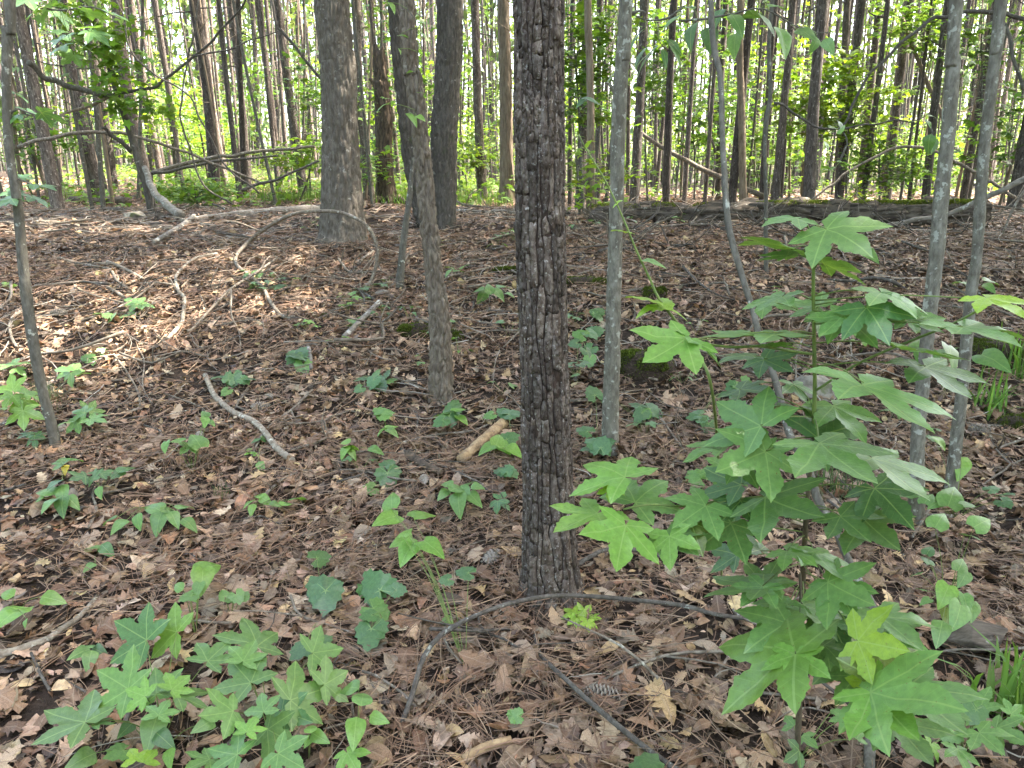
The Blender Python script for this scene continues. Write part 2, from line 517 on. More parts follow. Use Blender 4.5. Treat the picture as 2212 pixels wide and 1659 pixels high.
# ------------------------------------------------------------------ fallen leaves
def dead_leaf(kind, rows, g):
    """flat blade along +y from 0 to 1, then curled; returns V, faces, uv"""
    t = np.linspace(0, 1, rows)
    if kind == 'oak':
        env = .30 * np.sin(np.pi * np.clip(t, 0, 1) ** .8) ** .7 + .01
        env = env * (.55 + .45 * t / .7)
        lob = np.where(np.arange(rows) % 2 == 0, .68, 1.2) if rows > 7 else np.ones(rows)
        w_l = env * lob * g.uniform(.85, 1.15, rows); w_r = env * lob * g.uniform(.85, 1.15, rows)
        adv = np.where(np.arange(rows) % 2 == 0, 0, .05) if rows > 7 else np.zeros(rows)
    elif kind == 'point':
        env = .30 * np.sin(np.pi * t ** .85) ** .8
        lob = np.where(np.arange(rows) % 2 == 0, .62, 1.35) if rows > 7 else np.ones(rows)
        w_l = env * lob * g.uniform(.8, 1.2, rows) + .008; w_r = env * lob * g.uniform(.8, 1.2, rows) + .008
        adv = np.where(np.arange(rows) % 2 == 0, 0, .09) if rows > 7 else np.zeros(rows)
    else:
        env = .24 * np.sin(np.pi * t ** .75) ** .85 + .004
        w_l = env * g.uniform(.95, 1.05, rows); w_r = env * g.uniform(.95, 1.05, rows); adv = .03 * np.ones(rows)
    w_l[0] = w_r[0] = .012; w_l[-1] = w_r[-1] = .02
    adv[0] = adv[-1] = 0
    V = np.zeros((rows * 3, 3)); uv = np.zeros((rows * 3, 2))
    V[0::3, 0] = -w_l; V[0::3, 1] = t + adv; V[1::3, 1] = t; V[2::3, 0] = w_r; V[2::3, 1] = t + adv
    uv[:, 0] = np.repeat(t, 3); uv[0::3, 1] = w_l; uv[2::3, 1] = w_r
    kx = g.uniform(-3.8, 3.8); ky = g.uniform(-1.8, 1.8); tw = g.uniform(-1.5, 1.5)
    x = V[:, 0].copy(); y = V[:, 1] - .5
    kx = kx if abs(kx) > .3 else .3; ky = ky if abs(ky) > .2 else .2
    X = np.sin(kx * x) / kx; z = (1 - np.cos(kx * x)) / kx
    Yb = np.sin(ky * y) / ky; z = z + (1 - np.cos(ky * y)) / ky + tw * x * y
    z = z + .05 * vnoise(x * 6 + g.uniform(0, 50), y * 6 + 3) + np.abs(x) * g.uniform(-.4, .5)
    V = np.stack([X, Yb, z - z.mean()], 1)
    r = np.arange(rows - 1)[:, None] * 3
    f = np.concatenate([np.stack([r[:, 0], r[:, 0] + 1, r[:, 0] + 4, r[:, 0] + 3], 1), np.stack([r[:, 0] + 1, r[:, 0] + 2, r[:, 0] + 5, r[:, 0] + 4], 1)])
    return V, [f], uv

g = np.random.default_rng(5)
kinds_near = ['oak'] * 9 + ['point'] * 6 + ['ovate'] * 7
T_NEAR = [dead_leaf(k, 13 if k != 'ovate' else 8, g) for k in kinds_near]
T_MID = [dead_leaf(k, 9 if k != 'ovate' else 6, g) for k in ['oak'] * 6 + ['point'] * 4 + ['ovate'] * 6]
T_FAR = [dead_leaf('ovate', 4, g) for k in range(10)]

PAL = np.array([1.25, 1.14, .97]) * np.array([(.075, .05, .036), (.27, .235, .205), (.40, .30, .18), (.30, .215, .155), (.25, .165, .115), (.20, .125, .085), (.34, .255, .195), (.27, .195, .155), (.15, .092, .064), (.12, .078, .058), (.38, .30, .235), (.23, .135, .088), (.31, .245, .205)])
def tints(n, gg):
    c = PAL[gg.integers(0, len(PAL), n)]
    return np.clip(c * gg.uniform(.38, 1.5, (n, 1)) * gg.uniform(.94, 1.06, (n, 3)), .02, .6)

def land_normal(x, y):
    e = .08
    nx = -(height(x + e, y) - height(x - e, y)) / (2 * e); ny = -(height(x, y + e) - height(x, y - e)) / (2 * e)
    n = np.stack([nx, ny, np.ones_like(nx)], 1)
    return n / np.linalg.norm(n, axis=1, keepdims=True)

def wedge(n, y0, y1, gg, margin=1.3):
    """positions on the land in front of the viewpoint, even per area"""
    out = np.zeros((0, 2))
    while len(out) < n:
        y = gg.uniform(y0, y1, n * 2); x = gg.uniform(-1, 1, n * 2) * (y1 * .68 + margin)
        k = np.abs(x) < y * .68 + margin
        out = np.vstack([out, np.stack([x[k], y[k]], 1)])
    return out[:n]

def lay(n, y0, y1, templ, size, lift, tilt, gg):
    xy = wedge(n, y0, y1, gg)
    x, y = xy[:, 0], xy[:, 1]
    z = height(x, y) + gg.uniform(0, lift, n) + .004
    ta = np.abs(gg.normal(0, tilt, n)) ; flip = gg.random(n) < .4
    ta = np.where(flip, math.pi - ta, ta)
    sc_ = gg.uniform(size[0], size[1], n) * gg.choice([1, 1, .7], n)
    V, F, U, own = scatter(templ, np.stack([x, y, z], 1), gg.uniform(0, 6.283, n), ta, gg.uniform(0, 6.283, n), sc_, gg.integers(0, len(templ), n), land_normal(x, y))
    damp = np.clip(.95 + .75 * fbm(x * .75, y * .75, o=3, s=88), .55, 1.3)[:, None]          # damper and drier ground
    return V, F, U, (tints(n, gg) * damp)[own]

def merge(parts):
    V, F = join([(p[0], p[1]) for p in parts])
    return V, F, np.concatenate([p[2] for p in parts]), np.concatenate([p[3] for p in parts])

g = np.random.default_rng(21)
V, F, U, C = merge([lay(8500, 1.0, 4.2, T_NEAR, (.04, .12), .036, .42, g),
                    lay(9000, 1.0, 4.6, T_FAR, (.02, .05), .03, .5, g),
                    lay(10000, 4.0, 8.0, T_FAR, (.025, .06), .03, .5, g),
                    lay(17000, 3.8, 8.2, T_MID, (.04, .105), .036, .48, g),
                    lay(20000, 7.8, 15.0, T_FAR, (.05, .115), .04, .45, g),
                    lay(5000, 14.0, 30.0, T_FAR, (.12, .24), .05, .45, g)])
litter = link('leaf_litter', raw_mesh('leaf_litter', V, F, M['litter'], U, C, smooth=True))
tag(litter, 'brown carpet of dead oak leaves covering the whole forest floor', 'leaf litter', kind='stuff')

# the nearest leaves one can pick apart: pieces of the ground
g = np.random.default_rng(33)
FALLEN = [raw_mesh('fallen_leaf', tv, tf, M['fallen'], tu, smooth=True) for tv, tf, tu in T_NEAR]
xy = np.vstack([wedge(190, 1.55, 2.9, g, .25), wedge(110, 2.9, 4.6, g, .2)])
for x, y in xy:
    o = link('fallen_leaf', FALLEN[int(g.integers(0, len(FALLEN)))], ground)
    s = float(g.uniform(.08, .15))
    nrm = land_normal(np.array([x]), np.array([y]))[0]
    z = Vector(nrm) + Vector((g.normal(0, .28), g.normal(0, .28), 0)); z.normalize()
    if g.random() < .35: z = -z
    a = g.uniform(0, 6.283); xx = Vector((math.cos(a), math.sin(a), 0)); xx = (xx - z * xx.dot(z)).normalized(); yy = z.cross(xx)
    mtx = Matrix((xx, yy, z)).transposed().to_4x4()
    o.matrix_local = Matrix.Translation((x, y, h1(x, y) + .028 + g.uniform(0, .02))) @ mtx @ Matrix.Scale(s, 4)
    c = PAL[int(g.integers(0, len(PAL)))] * g.uniform(.85, 1.25)
    o.color = (*[float(min(v, .6)) for v in c], 1)

# ------------------------------------------------------------------ dry pine needles lying on the leaves
def needles(n, y0, y1, width, seg, lift, gg, per=2):
    xy = wedge(n, y0, y1, gg)
    xy = xy[(fbm(xy[:, 0] * .9, xy[:, 1] * .9, o=3, s=77) + gg.uniform(-.35, .5, len(xy))) > -.12]
    n = len(xy)
    VV, QQ, CC, off = [], [], [], 0
    yaw0 = gg.uniform(0, 6.283, n)
    for k in range(per):
        yaw = yaw0 + gg.normal(0, .12, n); L = gg.uniform(.11, .21, n); bend = gg.normal(0, 1.8, n)
        s = np.linspace(0, 1, seg + 1)
        ang = yaw[:, None] + bend[:, None] * (s[None] - .5) * L[:, None] * 2
        dx = np.cos(ang) * (L / seg)[:, None]; dy = np.sin(ang) * (L / seg)[:, None]
        px = xy[:, :1] + np.cumsum(dx, 1) - dx; py = xy[:, 1:] + np.cumsum(dy, 1) - dy
        z0 = gg.uniform(.008, lift, n)[:, None]; sl = gg.normal(0, .12, n)[:, None]
        pz = height(px.ravel(), py.ravel()).reshape(px.shape) + z0 + sl * (s[None] - .5) * L[:, None]
        nx, ny = -np.sin(ang) * width * .5, np.cos(ang) * width * .5
        tl = gg.uniform(-.8, .8, n)[:, None] * width
        A = np.stack([px + nx, py + ny, pz + tl], -1); B = np.stack([px - nx, py - ny, pz - tl], -1)
        v = np.stack([A, B], 2).reshape(n, -1, 3)
        m = v.shape[1]
        b = (np.arange(n) * m)[:, None] + (np.arange(seg) * 2)[None]
        QQ.append(np.stack([b, b + 1, b + 3, b + 2], -1).reshape(-1, 4) + off)
        VV.append(v.reshape(-1, 3)); off += n * m
        base = np.array([(.24, .142, .09), (.19, .11, .068), (.30, .20, .13), (.15, .09, .06), (.23, .155, .11)])[gg.integers(0, 5, n)] * gg.uniform(.7, 1.2, (n, 1))
        CC.append(np.repeat(base, m, 0))
    return np.concatenate(VV), [np.concatenate(QQ)], None, np.concatenate(CC)
g = np.random.default_rng(44)
ps = [needles(11000, 1.0, 4.2, .0019, 4, .065, g, 3), needles(19000, 3.8, 8.5, .0030, 3, .065, g), needles(16000, 8.0, 22.0, .0055, 2, .07, g)]
V, F = join([(p[0], p[1]) for p in ps])
nd = link('pine_needle_litter', raw_mesh('pine_needle_litter', V, F, M['needle'], None, np.concatenate([p[3] for p in ps])))
tag(nd, 'reddish brown dry pine needles strewn over the dead leaves', 'pine needles', kind='stuff')

# small sticks beyond counting
def sticks(n, y0, y1, gg, L, rad):
    xy = wedge(n, y0, y1, gg)
    xy = xy[(fbm(xy[:, 0] * .6 + 9, xy[:, 1] * .6, o=3, s=61) + gg.uniform(-.3, .3, len(xy))) > -.1]; n = len(xy)
    seg = 4; s = np.linspace(-.5, .5, seg + 1)
    yaw = gg.uniform(0, 6.283, n); ln = gg.uniform(L[0], L[1], n) * gg.uniform(.4, 1, n); bd = gg.normal(0, .9, n)
    ang = yaw[:, None] + bd[:, None] * s[None] + gg.normal(0, .22, (n, seg + 1))
    dx = np.cos(ang) * (ln / seg)[:, None]; dy = np.sin(ang) * (ln / seg)[:, None]
    px = xy[:, :1] + np.cumsum(dx, 1); py = xy[:, 1:] + np.cumsum(dy, 1)
    pz = height(px.ravel(), py.ravel()).reshape(px.shape) + gg.uniform(.02, .06, n)[:, None] + gg.normal(0, .12, n)[:, None] * s[None] * ln[:, None]
    C_ = np.stack([px, py, pz], -1); r_ = gg.uniform(rad[0], rad[1], n)[:, None] * np.linspace(1.1, .45, seg + 1)[None]
    N = np.stack([-np.sin(ang), np.cos(ang), 0 * ang], -1)
    th = np.array([0, 2.094, 4.189])
    V = C_[:, :, None] + r_[:, :, None, None] * (np.cos(th)[None, None, :, None] * N[:, :, None] + np.sin(th)[None, None, :, None] * np.array([0, 0, 1.0]))
    m = (seg + 1) * 3; b = (np.arange(n) * m)[:, None, None] + (np.arange(seg) * 3)[None, :, None]; j = np.arange(3)[None, None]; j2 = (j + 1) % 3
    Q = np.stack([b + j, b + j2, b + 3 + j2, b + 3 + j], -1).reshape(-1, 4)
    base = np.array([(.26, .225, .185), (.19, .155, .125), (.34, .31, .265), (.12, .098, .08), (.22, .17, .125)])[gg.integers(0, 5, n)] * gg.uniform(.75, 1.15, (n, 1))
    return V.reshape(-1, 3), [Q], None, np.repeat(base, m, 0)
g = np.random.default_rng(46)
ps = [sticks(420, 1.2, 4.4, g, (.10, .40), (.0012, .0032)), sticks(2100, 4.0, 8.5, g, (.15, .7), (.0018, .0050)), sticks(3000, 8.0, 13.5, g, (.25, 1.0), (.003, .007))]
V, F = join([(p[0], p[1]) for p in ps])
tag(link('stick_litter', raw_mesh('stick_litter', V, F, M['needle'], None, np.concatenate([p[3] for p in ps]), True)), 'countless thin dead sticks scattered over the leaf litter', 'sticks', kind='stuff')
# ================================================================== crowns shared by the trees
def tri_tufts(n, gg, shape, size, wdt, per=16):
    """pine sprays: tufts of long thin blades; shape(gg,n)->centres"""
    c = shape(gg, n)
    d = gg.normal(0, 1, (n, per, 3)); d[..., 2] += .35
    d /= np.linalg.norm(d, axis=2, keepdims=True)
    L = gg.uniform(size * .6, size, (n, per, 1))
    side = np.cross(d, gg.normal(0, 1, (n, per, 3))); side /= np.linalg.norm(side, axis=2, keepdims=True)
    a = c[:, None] + d * .02
    p = np.stack([a + side * wdt, a - side * wdt, a + d * L], 2).reshape(-1, 3)
    return p, [np.arange(len(p)).reshape(-1, 3)], np.repeat(np.arange(n), per * 3)

def pine_crown(seed, z0, z1, rad):
    g = np.random.default_rng(seed)
    parts, cs = [], []
    nb = 26
    for b in range(nb):
        z = z0 + (z1 - z0) * (b / nb) ** .9; a = b * 2.4 + g.uniform(-.4, .4)
        L = rad * (1 - ((z - z0) / (z1 - z0)) ** 2 * .75) * g.uniform(.6, 1.1)
        e = np.array([math.cos(a) * L, math.sin(a) * L, z + L * .35])
        m = np.array([math.cos(a) * L * .5, math.sin(a) * L * .5, z + L * .08])
        parts.append(tube([np.array([0, 0, z]), m, e], [.035, .02, .008], 4, .8, cap=False))
        for q in range(8):
            f = g.uniform(.35, 1.05); s = np.array([0, 0, z]) * (1 - f) + e * f
            cs.append(s + g.normal(0, .28, 3))
    cs = np.array(cs)
    V, F, own = tri_tufts(len(cs), g, lambda gg, n: cs, .42, .018, 10)
    tone = g.uniform(.7, 1.25, len(cs))
    t = np.array([.075, .105, .042])[None] * tone[own][:, None]
    bv, bf = join(parts)
    V2, F2 = join([(bv, bf), (V, F)])
    return V2, F2, np.concatenate([np.tile([.10, .08, .065], (len(bv), 1)), t])

def leaf_cloud(n, seed, shape, size, tone=(.075, .14, .03), flat=.5, star=True):
    g = np.random.default_rng(seed)
    c = shape(g, n); n = len(c)
    k = 10 if star else 4
    if star:
        a = np.linspace(0, 2 * math.pi, 11)[:-1]; r = np.where(np.arange(10) % 2 == 0, 1.0, .42)
        r = r * np.array([1, 1, .9, 1, .6, .8, .6, 1, .9, 1])
        tv = np.stack([np.sin(a) * r, np.cos(a) * r, -.25 * r ** 2], 1); tv = np.vstack([tv, [0, 0, 0.02]])
        tf = np.stack([np.full(10, 10), np.arange(10), (np.arange(10) + 1) % 10], 1)[:, [0, 2, 1]]
    else:
        tv = np.array([[0, -1, 0], [.45, 0, .12], [0, 1, -.1], [-.45, 0, .12]]); tf = np.array([[0, 1, 2, 3]])
    V, F, U, own = scatter([(tv, [tf], np.zeros((len(tv), 2)))], c, g.uniform(0, 6.28, n), np.abs(g.normal(0, flat, n)), g.uniform(0, 6.28, n), g.uniform(size * .55, size, n) * .5, np.zeros(n, int))
    t = np.array(tone)[None] * g.uniform(.7, 1.3, (n, 1)) * g.uniform(.9, 1.1, (n, 3))
    return V, F, t[own]

def blob_shape(r, zc, rz, nclump=40, spread=.35):
    def f(g, n):
        d = g.normal(0, 1, (nclump, 3)); d /= np.linalg.norm(d, axis=1, keepdims=True)
        c = d * (g.uniform(.35, 1, (nclump, 1))) * np.array([r, r, rz]) + np.array([0, 0, zc])
        return c[g.integers(0, nclump, n)] + g.normal(0, spread, (n, 3)) * np.array([1, 1, .55])
    return f

PINE_CROWN = [raw_mesh('pine_crown', *pine_crown(100 + k, 10.5, 20.5, 2.6)[:2], M['pine_crown'], None, pine_crown(100 + k, 10.5, 20.5, 2.6)[2]) for k in range(3)]
OAK_CROWN = []
for k in range(2):
    V, F, C = leaf_cloud(15000, 200 + k, blob_shape(4.6, 11.5, 3.2, 80, .75), .30, (.07, .13, .03), .7, False)
    OAK_CROWN.append(raw_mesh('oak_crown', V, F, M['crown'], None, C))

# ================================================================== trees one can point to
def stem_line(spec, Y=None, Ytop=None, H=None, sink=.12):
    """spec: (px, py, width px) from the base up, read off the photograph; returns world points and radii"""
    b = on_ground(spec[0][0], spec[0][1])
    if Y is not None:
        b = at(spec[0][0], spec[0][1], Y); b[2] = h1(b[0], b[1])
    Y0 = b[1]; Y1 = Y0 if Ytop is None else Ytop
    P, r = [], []
    for k, (px, py, wd) in enumerate(spec):
        f = (spec[0][1] - py) / max(spec[0][1] - spec[-1][1], 1)
        yy = Y0 + (Y1 - Y0) * f
        P.append(b if k == 0 else at(px, py, yy)); r.append(wd * .5 * depth(px, py, yy) / FPX)
    P.insert(0, P[0] - np.array([0, 0, sink])); r.insert(0, r[0] * 1.12)
    if H:
        d = P[-1] - P[-2]; d /= np.linalg.norm(d)
        z = P[-1][2]; n = 3
        dd = d * .5 + np.array([0, 0, .5]); dd /= np.linalg.norm(dd)
        r0 = r[-1]
        for q in range(1, n + 1):
            P.append(P[-1] + dd * (H - z) / n / dd[2]); r.append(r0 * (1 - .28 * q))
    return np.array(P), np.array(r), b

def add_mesh(name, VF, mat, parent, B, smooth=True, tint=None):
    return link(name, raw_mesh(name, VF[0] - B, VF[1], mat, None, tint, smooth), parent)

def crown_on(parent, P, B, mesh, s=1.0, drop=0.0, rot=0.0):
    o = link('crown', mesh, parent)
    o.location = [float(v) for v in (P[-1] - B - np.array([0, 0, drop]))]
    o.scale = (s, s, s); o.rotation_euler = (0, 0, rot)
    return o

def trunk_tree(name, spec, mat, label, cat, Y=None, Ytop=None, H=None, sides=48, step=.03, disp=None, low=3.6, crown=None, wob=0.0, group=None, seed=0):
    P, r, B = stem_line(spec, Y, Ytop, H)
    e = empty(name, B, label, cat, group)
    C, rr = catmull(P, r, .05)
    cut = int(np.searchsorted(C[:, 2] - B[2], low))
    if cut < len(C) - 3:
        a = tube(C[:cut + 1], rr[:cut + 1], sides, step, disp, wob, seed, cap=False)
        b = tube(C[cut:], rr[cut:], 10, .5, None, cap=False)
        VF = join([a, b])
    else:
        VF = tube(C, rr, sides, step, disp, wob, seed)
    add_mesh('trunk', VF, mat, e, B)
    if crown is not None:
        crown_on(e, P, B, *crown)
    return e, P, r, B

# ---- the scaly pine in the middle, its bark plates separate pieces
spec = [(1191, 1286, 152), (1190, 1270, 134), (1189, 1245, 122), (1187, 1200, 114), (1185, 1100, 107), (1176, 800, 96), (1170, 600, 100), (1166, 400, 100), (1165, 200, 102), (1164, 0, 103)]
P, r, B = stem_line(spec, None, None, 17)
pine = empty('pine_tree', B, 'large scaly pine trunk standing in the middle of the picture, nearest trunk', 'pine tree')
C, rr = catmull(P, r, .04)
Lc = np.concatenate([[0], np.cumsum(np.linalg.norm(np.diff(C, axis=0), axis=1))])
cut = int(np.searchsorted(Lc, 3.7))
a = tube(C[:cut + 1], rr[:cut + 1] * .972, 90, .03, bark_cells(.035, .06, .007, 3), cap=False)
b = tube(C[cut:], rr[cut:], 12, .5, cap=False)
trunk = add_mesh('trunk', join([a, b]), M['pine_inner'], pine, B)
crown_on(pine, P, B, PINE_CROWN[0], 1.0, 15.5)

g = np.random.default_rng(61)
Rm = float(np.interp(1.4, Lc, rr))
def on_trunk(th, s, off):
    c = np.stack([np.interp(s, Lc, C[:, k]) for k in range(3)], -1); rad = np.interp(s, Lc, rr) + off
    return c + np.stack([np.cos(th) * rad, np.sin(th) * rad, np.zeros_like(th)], -1)
NS = 21; SW = 2 * math.pi / NS
def seam(k, s):          # wandering fissure between two strips of bark
    k = k % NS
    return .42 * vnoise(s * 5.5 + k * 17.3, s * 0 + k * 3.7, s=51) + .22 * vnoise(s * 17 + k * 9.1, s * 0 + k, s=53)
plates, behind = [], []
for k in range(NS):
    s0 = .05
    while s0 < 3.6:
        ln = float(g.choice([.035, .05, .07, .10, .13, .18])) * g.uniform(.8, 1.25)
        s1 = s0 + ln; nr = int(np.clip(ln / .014, 3, 10))
        S = np.linspace(s0 + .0012, s1 - .0012, nr)
        gl, gr = g.uniform(.0003, .0020, 2) / Rm
        Lx = (k + seam(k, S)) * SW + gl + np.abs(g.normal(0, .0011 / Rm, nr))
        Rx = (k + 1 + seam(k + 1, S)) * SW - gr - np.abs(g.normal(0, .0011 / Rm, nr))
        Rx = np.maximum(Rx, Lx + .25 * SW)
        slope = g.normal(0, .25); cx = (Lx + Rx) / 2
        nc = 4; f = np.linspace(0, 1, nc)
        TH = Lx[:, None] + (Rx - Lx)[:, None] * f[None]
        SS = np.repeat(S[:, None], nc, 1) + slope * (TH - cx[:, None]) * Rm
        SS[0] += g.normal(0, .004, nc); SS[-1] += g.normal(0, .004, nc)
        hgt = g.uniform(.0, .0078); tx, ty = g.normal(0, .07), g.normal(0, .02)
        H_ = hgt + tx * (TH - cx.mean()) * Rm + ty * (SS - SS.mean()) + g.normal(0, .0012, TH.shape)
        H_[:, 0] -= .0012; H_[:, -1] -= .0012
        topv = on_trunk(TH.ravel(), SS.ravel(), H_.ravel())
        n = nr * nc
        ring = [i_ for i_ in range(nc)] + [r_ * nc + nc - 1 for r_ in range(1, nr)] + [(nr - 1) * nc + c_ for c_ in range(nc - 2, -1, -1)] + [r_ * nc for r_ in range(nr - 2, 0, -1)]
        ring = np.array(ring); m = len(ring)
        low = on_trunk(TH.ravel()[ring], SS.ravel()[ring], np.full(m, -.006))
        i_ = np.arange(nr - 1)[:, None] * nc; j_ = np.arange(nc - 1)[None]
        q = np.stack([i_ + j_, i_ + j_ + 1, i_ + nc + j_ + 1, i_ + nc + j_], -1).reshape(-1, 4)
        kk = np.arange(m); kk2 = (kk + 1) % m
        qs = np.stack([n + kk, n + kk2, ring[kk2], ring[kk]], 1)
        parts = [(np.vstack([topv, low]), [q, qs])]
        for fl in range(int(g.integers(2, 3 + nr // 2))):        # thin flakes lying on the plate
            fr, fs = g.uniform(.2, .8), g.uniform(S[0], S[-1])
            l_, r_ = np.interp(fs, S, Lx), np.interp(fs, S, Rx)
            fc = np.array([l_ + (r_ - l_) * fr, fs])
            nf = 7; an = np.linspace(0, 2 * math.pi, nf + 1)[:-1] + g.uniform(0, 1)
            fo = fc + np.stack([np.cos(an) * (r_ - l_) * g.uniform(.15, .32), np.sin(an) * g.uniform(.006, .018)], 1) * g.uniform(.5, 1.2, (nf, 1))
            fh = hgt + tx * (fo[:, 0] - cx.mean()) * Rm + g.uniform(.0010, .0026)
            fv = np.vstack([on_trunk(fo[:, 0], fo[:, 1], fh - .004), on_trunk(fo[:, 0], fo[:, 1], fh), on_trunk(fc[None, 0], fc[None, 1], np.array([fh.mean()]))])
            kk = np.arange(nf); kk2 = (kk + 1) % nf
            parts.append((fv, [np.stack([kk, kk2, nf + kk2, nf + kk], 1), np.stack([nf + kk, nf + kk2, np.full(nf, 2 * nf)], 1)]))
        VF = join(parts)
        facing = -math.sin(cx.mean())          # +1 faces the camera
        (plates if facing > 0 else behind).append((facing * (1 if s0 < 3.1 else .3), VF))
        s0 = s1
plates.sort(key=lambda t: -t[0])
for fz, VF in plates[:300]:
    me = raw_mesh('bark_plate', VF[0] - B, VF[1], M['plate'])
    link('bark_plate', me, trunk)
rest = join([v for _, v in plates[300:] + behind])
o = add_mesh('bark_plates', rest, M['plate'], pine, B, smooth=False)
tag(o, kind='stuff')

# ---- other near and middle trees
trunk_tree('oak_tree', [(952, 864, 56), (952, 836, 51), (951, 720, 45), (944, 640, 41), (934, 553, 36), (912, 333, 35), (893, 167, 33), (878, 0, 34)], M['oak'],
           'slim rough barked oak leaning slightly, in front of the forked trunks', 'oak tree', H=13, sides=100, step=.012, disp=bark_cells(.028, .075, .016, 5), crown=(OAK_CROWN[0], .8, 9.5, 1.0))
trunk_tree('oak_tree', [(741, 520, 116), (741, 505, 100), (739, 450, 90), (738, 400, 84), (735, 300, 76), (731, 150, 74), (716, 0, 72)], M['oak_mid'],
           'thick grey oak trunk with flared foot, standing behind the arching vine', 'oak tree', H=15, sides=110, step=.03, disp=bark_cells(.042, .13, .022, 9), crown=(OAK_CROWN[1], 1.15, 10.5, .4))
# forked oak: two stems from one foot
P, r, B = stem_line([(955, 492, 58), (959, 460, 50), (960, 367, 53), (959, 300, 56), (967, 167, 54), (972, 0, 55)], None, None, 15)
P2, r2, _ = stem_line([(925, 492, 40), (912, 470, 30), (900, 420, 28), (884, 333, 30), (866, 170, 28), (851, 0, 25)], B[1], B[1] - .25, 14)
e = empty('forked_oak_tree', B, 'dark oak forked into two stems at the ground, beside the rotten snag', 'oak tree')
for PP, rr_, sd_ in ((P, r, 12), (P2, r2, 14)):
    C_, R_ = catmull(PP, rr_, .05); ct = int(np.searchsorted(C_[:, 2] - B[2], 4.0))
    add_mesh('trunk', join([tube(C_[:ct + 1], R_[:ct + 1], 80, .03, bark_cells(.040, .12, .020, sd_), cap=False), tube(C_[ct:], R_[ct:], 10, .5, cap=False)]), M['oak_dark'], e, B)
crown_on(e, P, B, OAK_CROWN[0], 1.1, 10.5, 2.2)

# the snag: hollow rotten stub, torn at the top
P, r, B = stem_line([(838, 446, 52), (836, 425, 42), (832, 380, 35), (829, 320, 34), (830, 260, 33), (826, 200, 30), (822, 160, 27), (820, 118, 20)], None, None, None)
def torn(th, S, rr_):
    f = bark_cells(.05, .16, .025, 17)(th, S, rr_)
    hollow = -.05 * np.clip(np.cos(th - 4.4) - .3, 0, 1) * (np.sin(S * 5.3) > -.4)
    return f + hollow + .02 * fbm(np.cos(th) * 2, np.sin(th) * 2, S * 4, s=8)
e = empty('dead_snag', B, 'rotten hollow broken snag beside the thick grey oak', 'dead tree')
V, F = tube(P, r, 60, .03, torn)
top = V[:, 2].max(); k = V[:, 2] > top - .5
V[k, 2] += .28 * vnoise(V[k, 0] * 16, V[k, 1] * 16, s=5) * ((V[k, 2] - top + .5) / .5)
add_mesh('trunk', (V, F), M['snag'], e, B)
a = at(830, 230, B[1]); b = at(806, 178, B[1]); c_ = at(797, 172, B[1])
add_mesh('broken_stub', tube([a, b, c_], [.05, .035, .02], 10, .05, bark_cells(.03, .06, .008, 2)), M['snag'], e, B)
for q in range(3):
    a = at(833 + q * 8, 430, B[1]); b = at(800 + q * 45, 462, B[1] - .35); b[2] = h1(b[0], b[1])
    add_mesh('root', tube([a, (a + b) / 2 + [0, 0, .05], b - [0, 0, .05]], [.07, .05, .02], 10, .05, bark_cells(.03, .06, .01, 3)), M['snag'], e, B)

def bark_fine(amp, s):
    a_, b_ = bark_smooth(amp, s), bark_cells(.018, .07, amp * 1.1, s)
    return lambda th, S, r_: a_(th, S, r_) + b_(th, S, r_)
def sapling(name, spec, mat, label, Y=None, Ytop=None, H=9, knots=(), sides=28, amp=.0028, cat='sapling'):
    P, r, B = stem_line(spec, Y, Ytop, H)
    e = empty(name, B, label, cat)
    C_, R_ = catmull(P, r, .04); ct = int(np.searchsorted(C_[:, 2] - B[2], 3.6)); ct = min(ct, len(C_) - 2)
    lowp = tube(C_[:ct + 1], R_[:ct + 1], sides, .02, bark_fine(amp, len(label)), cap=True)
    add_mesh('trunk', join([lowp, tube(C_[ct:], R_[ct:], 8, .4, cap=False)]) if ct < len(C_) - 3 else lowp, mat, e, B)
    for (px, py, dx, dy, L, w_) in knots:
        Yk = B[1] if Ytop is None else B[1] + (Ytop - B[1]) * (spec[0][1] - py) / (spec[0][1] - spec[-1][1])
        a = at(px, py, Yk); b = at(px + dx * L, py + dy * L, Yk - .02); m_ = (a + b) / 2 + [0, 0, .01]
        k_ = w_ * .5 * depth(px, py, Yk) / FPX
        add_mesh('branch_stub', tube([a, m_, b], [k_ * 1.5, k_, k_ * .5], 8, .02), mat, e, B)
    return e, P, r, B
sapling('grey_tree', [(1317, 977, 40), (1318, 920, 36), (1323, 753, 33), (1326, 640, 31), (1329, 553, 30), (1332, 433, 29), (1338, 233, 31), (1346, 110, 29), (1353, 0, 27)], M['grey'],
        'pale grey smooth barked tree just behind the scaly pine, lichen patched', H=11, knots=[(1335, 268, -1, .6, 12, 10), (1329, 200, -1, -1, 22, 7), (1365, 30, 1, -.1, 30, 6)], amp=.004, cat='tree')
sapling('grey_tree', [(1977, 1132, 34), (1980, 1050, 31), (1985, 920, 27), (2008, 687, 27), (2022, 553, 30), (2036, 400, 29), (2050, 267, 28), (2060, 120, 27), (2067, 0, 27)], M['grey'],
        'grey blotched slender tree, the left of the close pair by the grass clump', H=10, knots=[(2036, 395, -1, -.2, 13, 9), (2020, 590, -1, .3, 13, 8)], amp=.0035, cat='tree')
sapling('grey_tree', [(2052, 1078, 28), (2058, 1020, 26), (2077, 853, 23), (2096, 653, 23), (2110, 553, 21), (2120, 400, 23), (2128, 300, 22), (2140, 200, 24), (2158, 60, 24), (2163, 0, 23)], M['grey'],
        'grey slender tree bending outward, the right of the close pair by the grass clump', H=10, knots=[(2126, 395, 1, -.2, 12, 9), (2106, 640, -1, .4, 12, 8)], amp=.003, cat='tree')
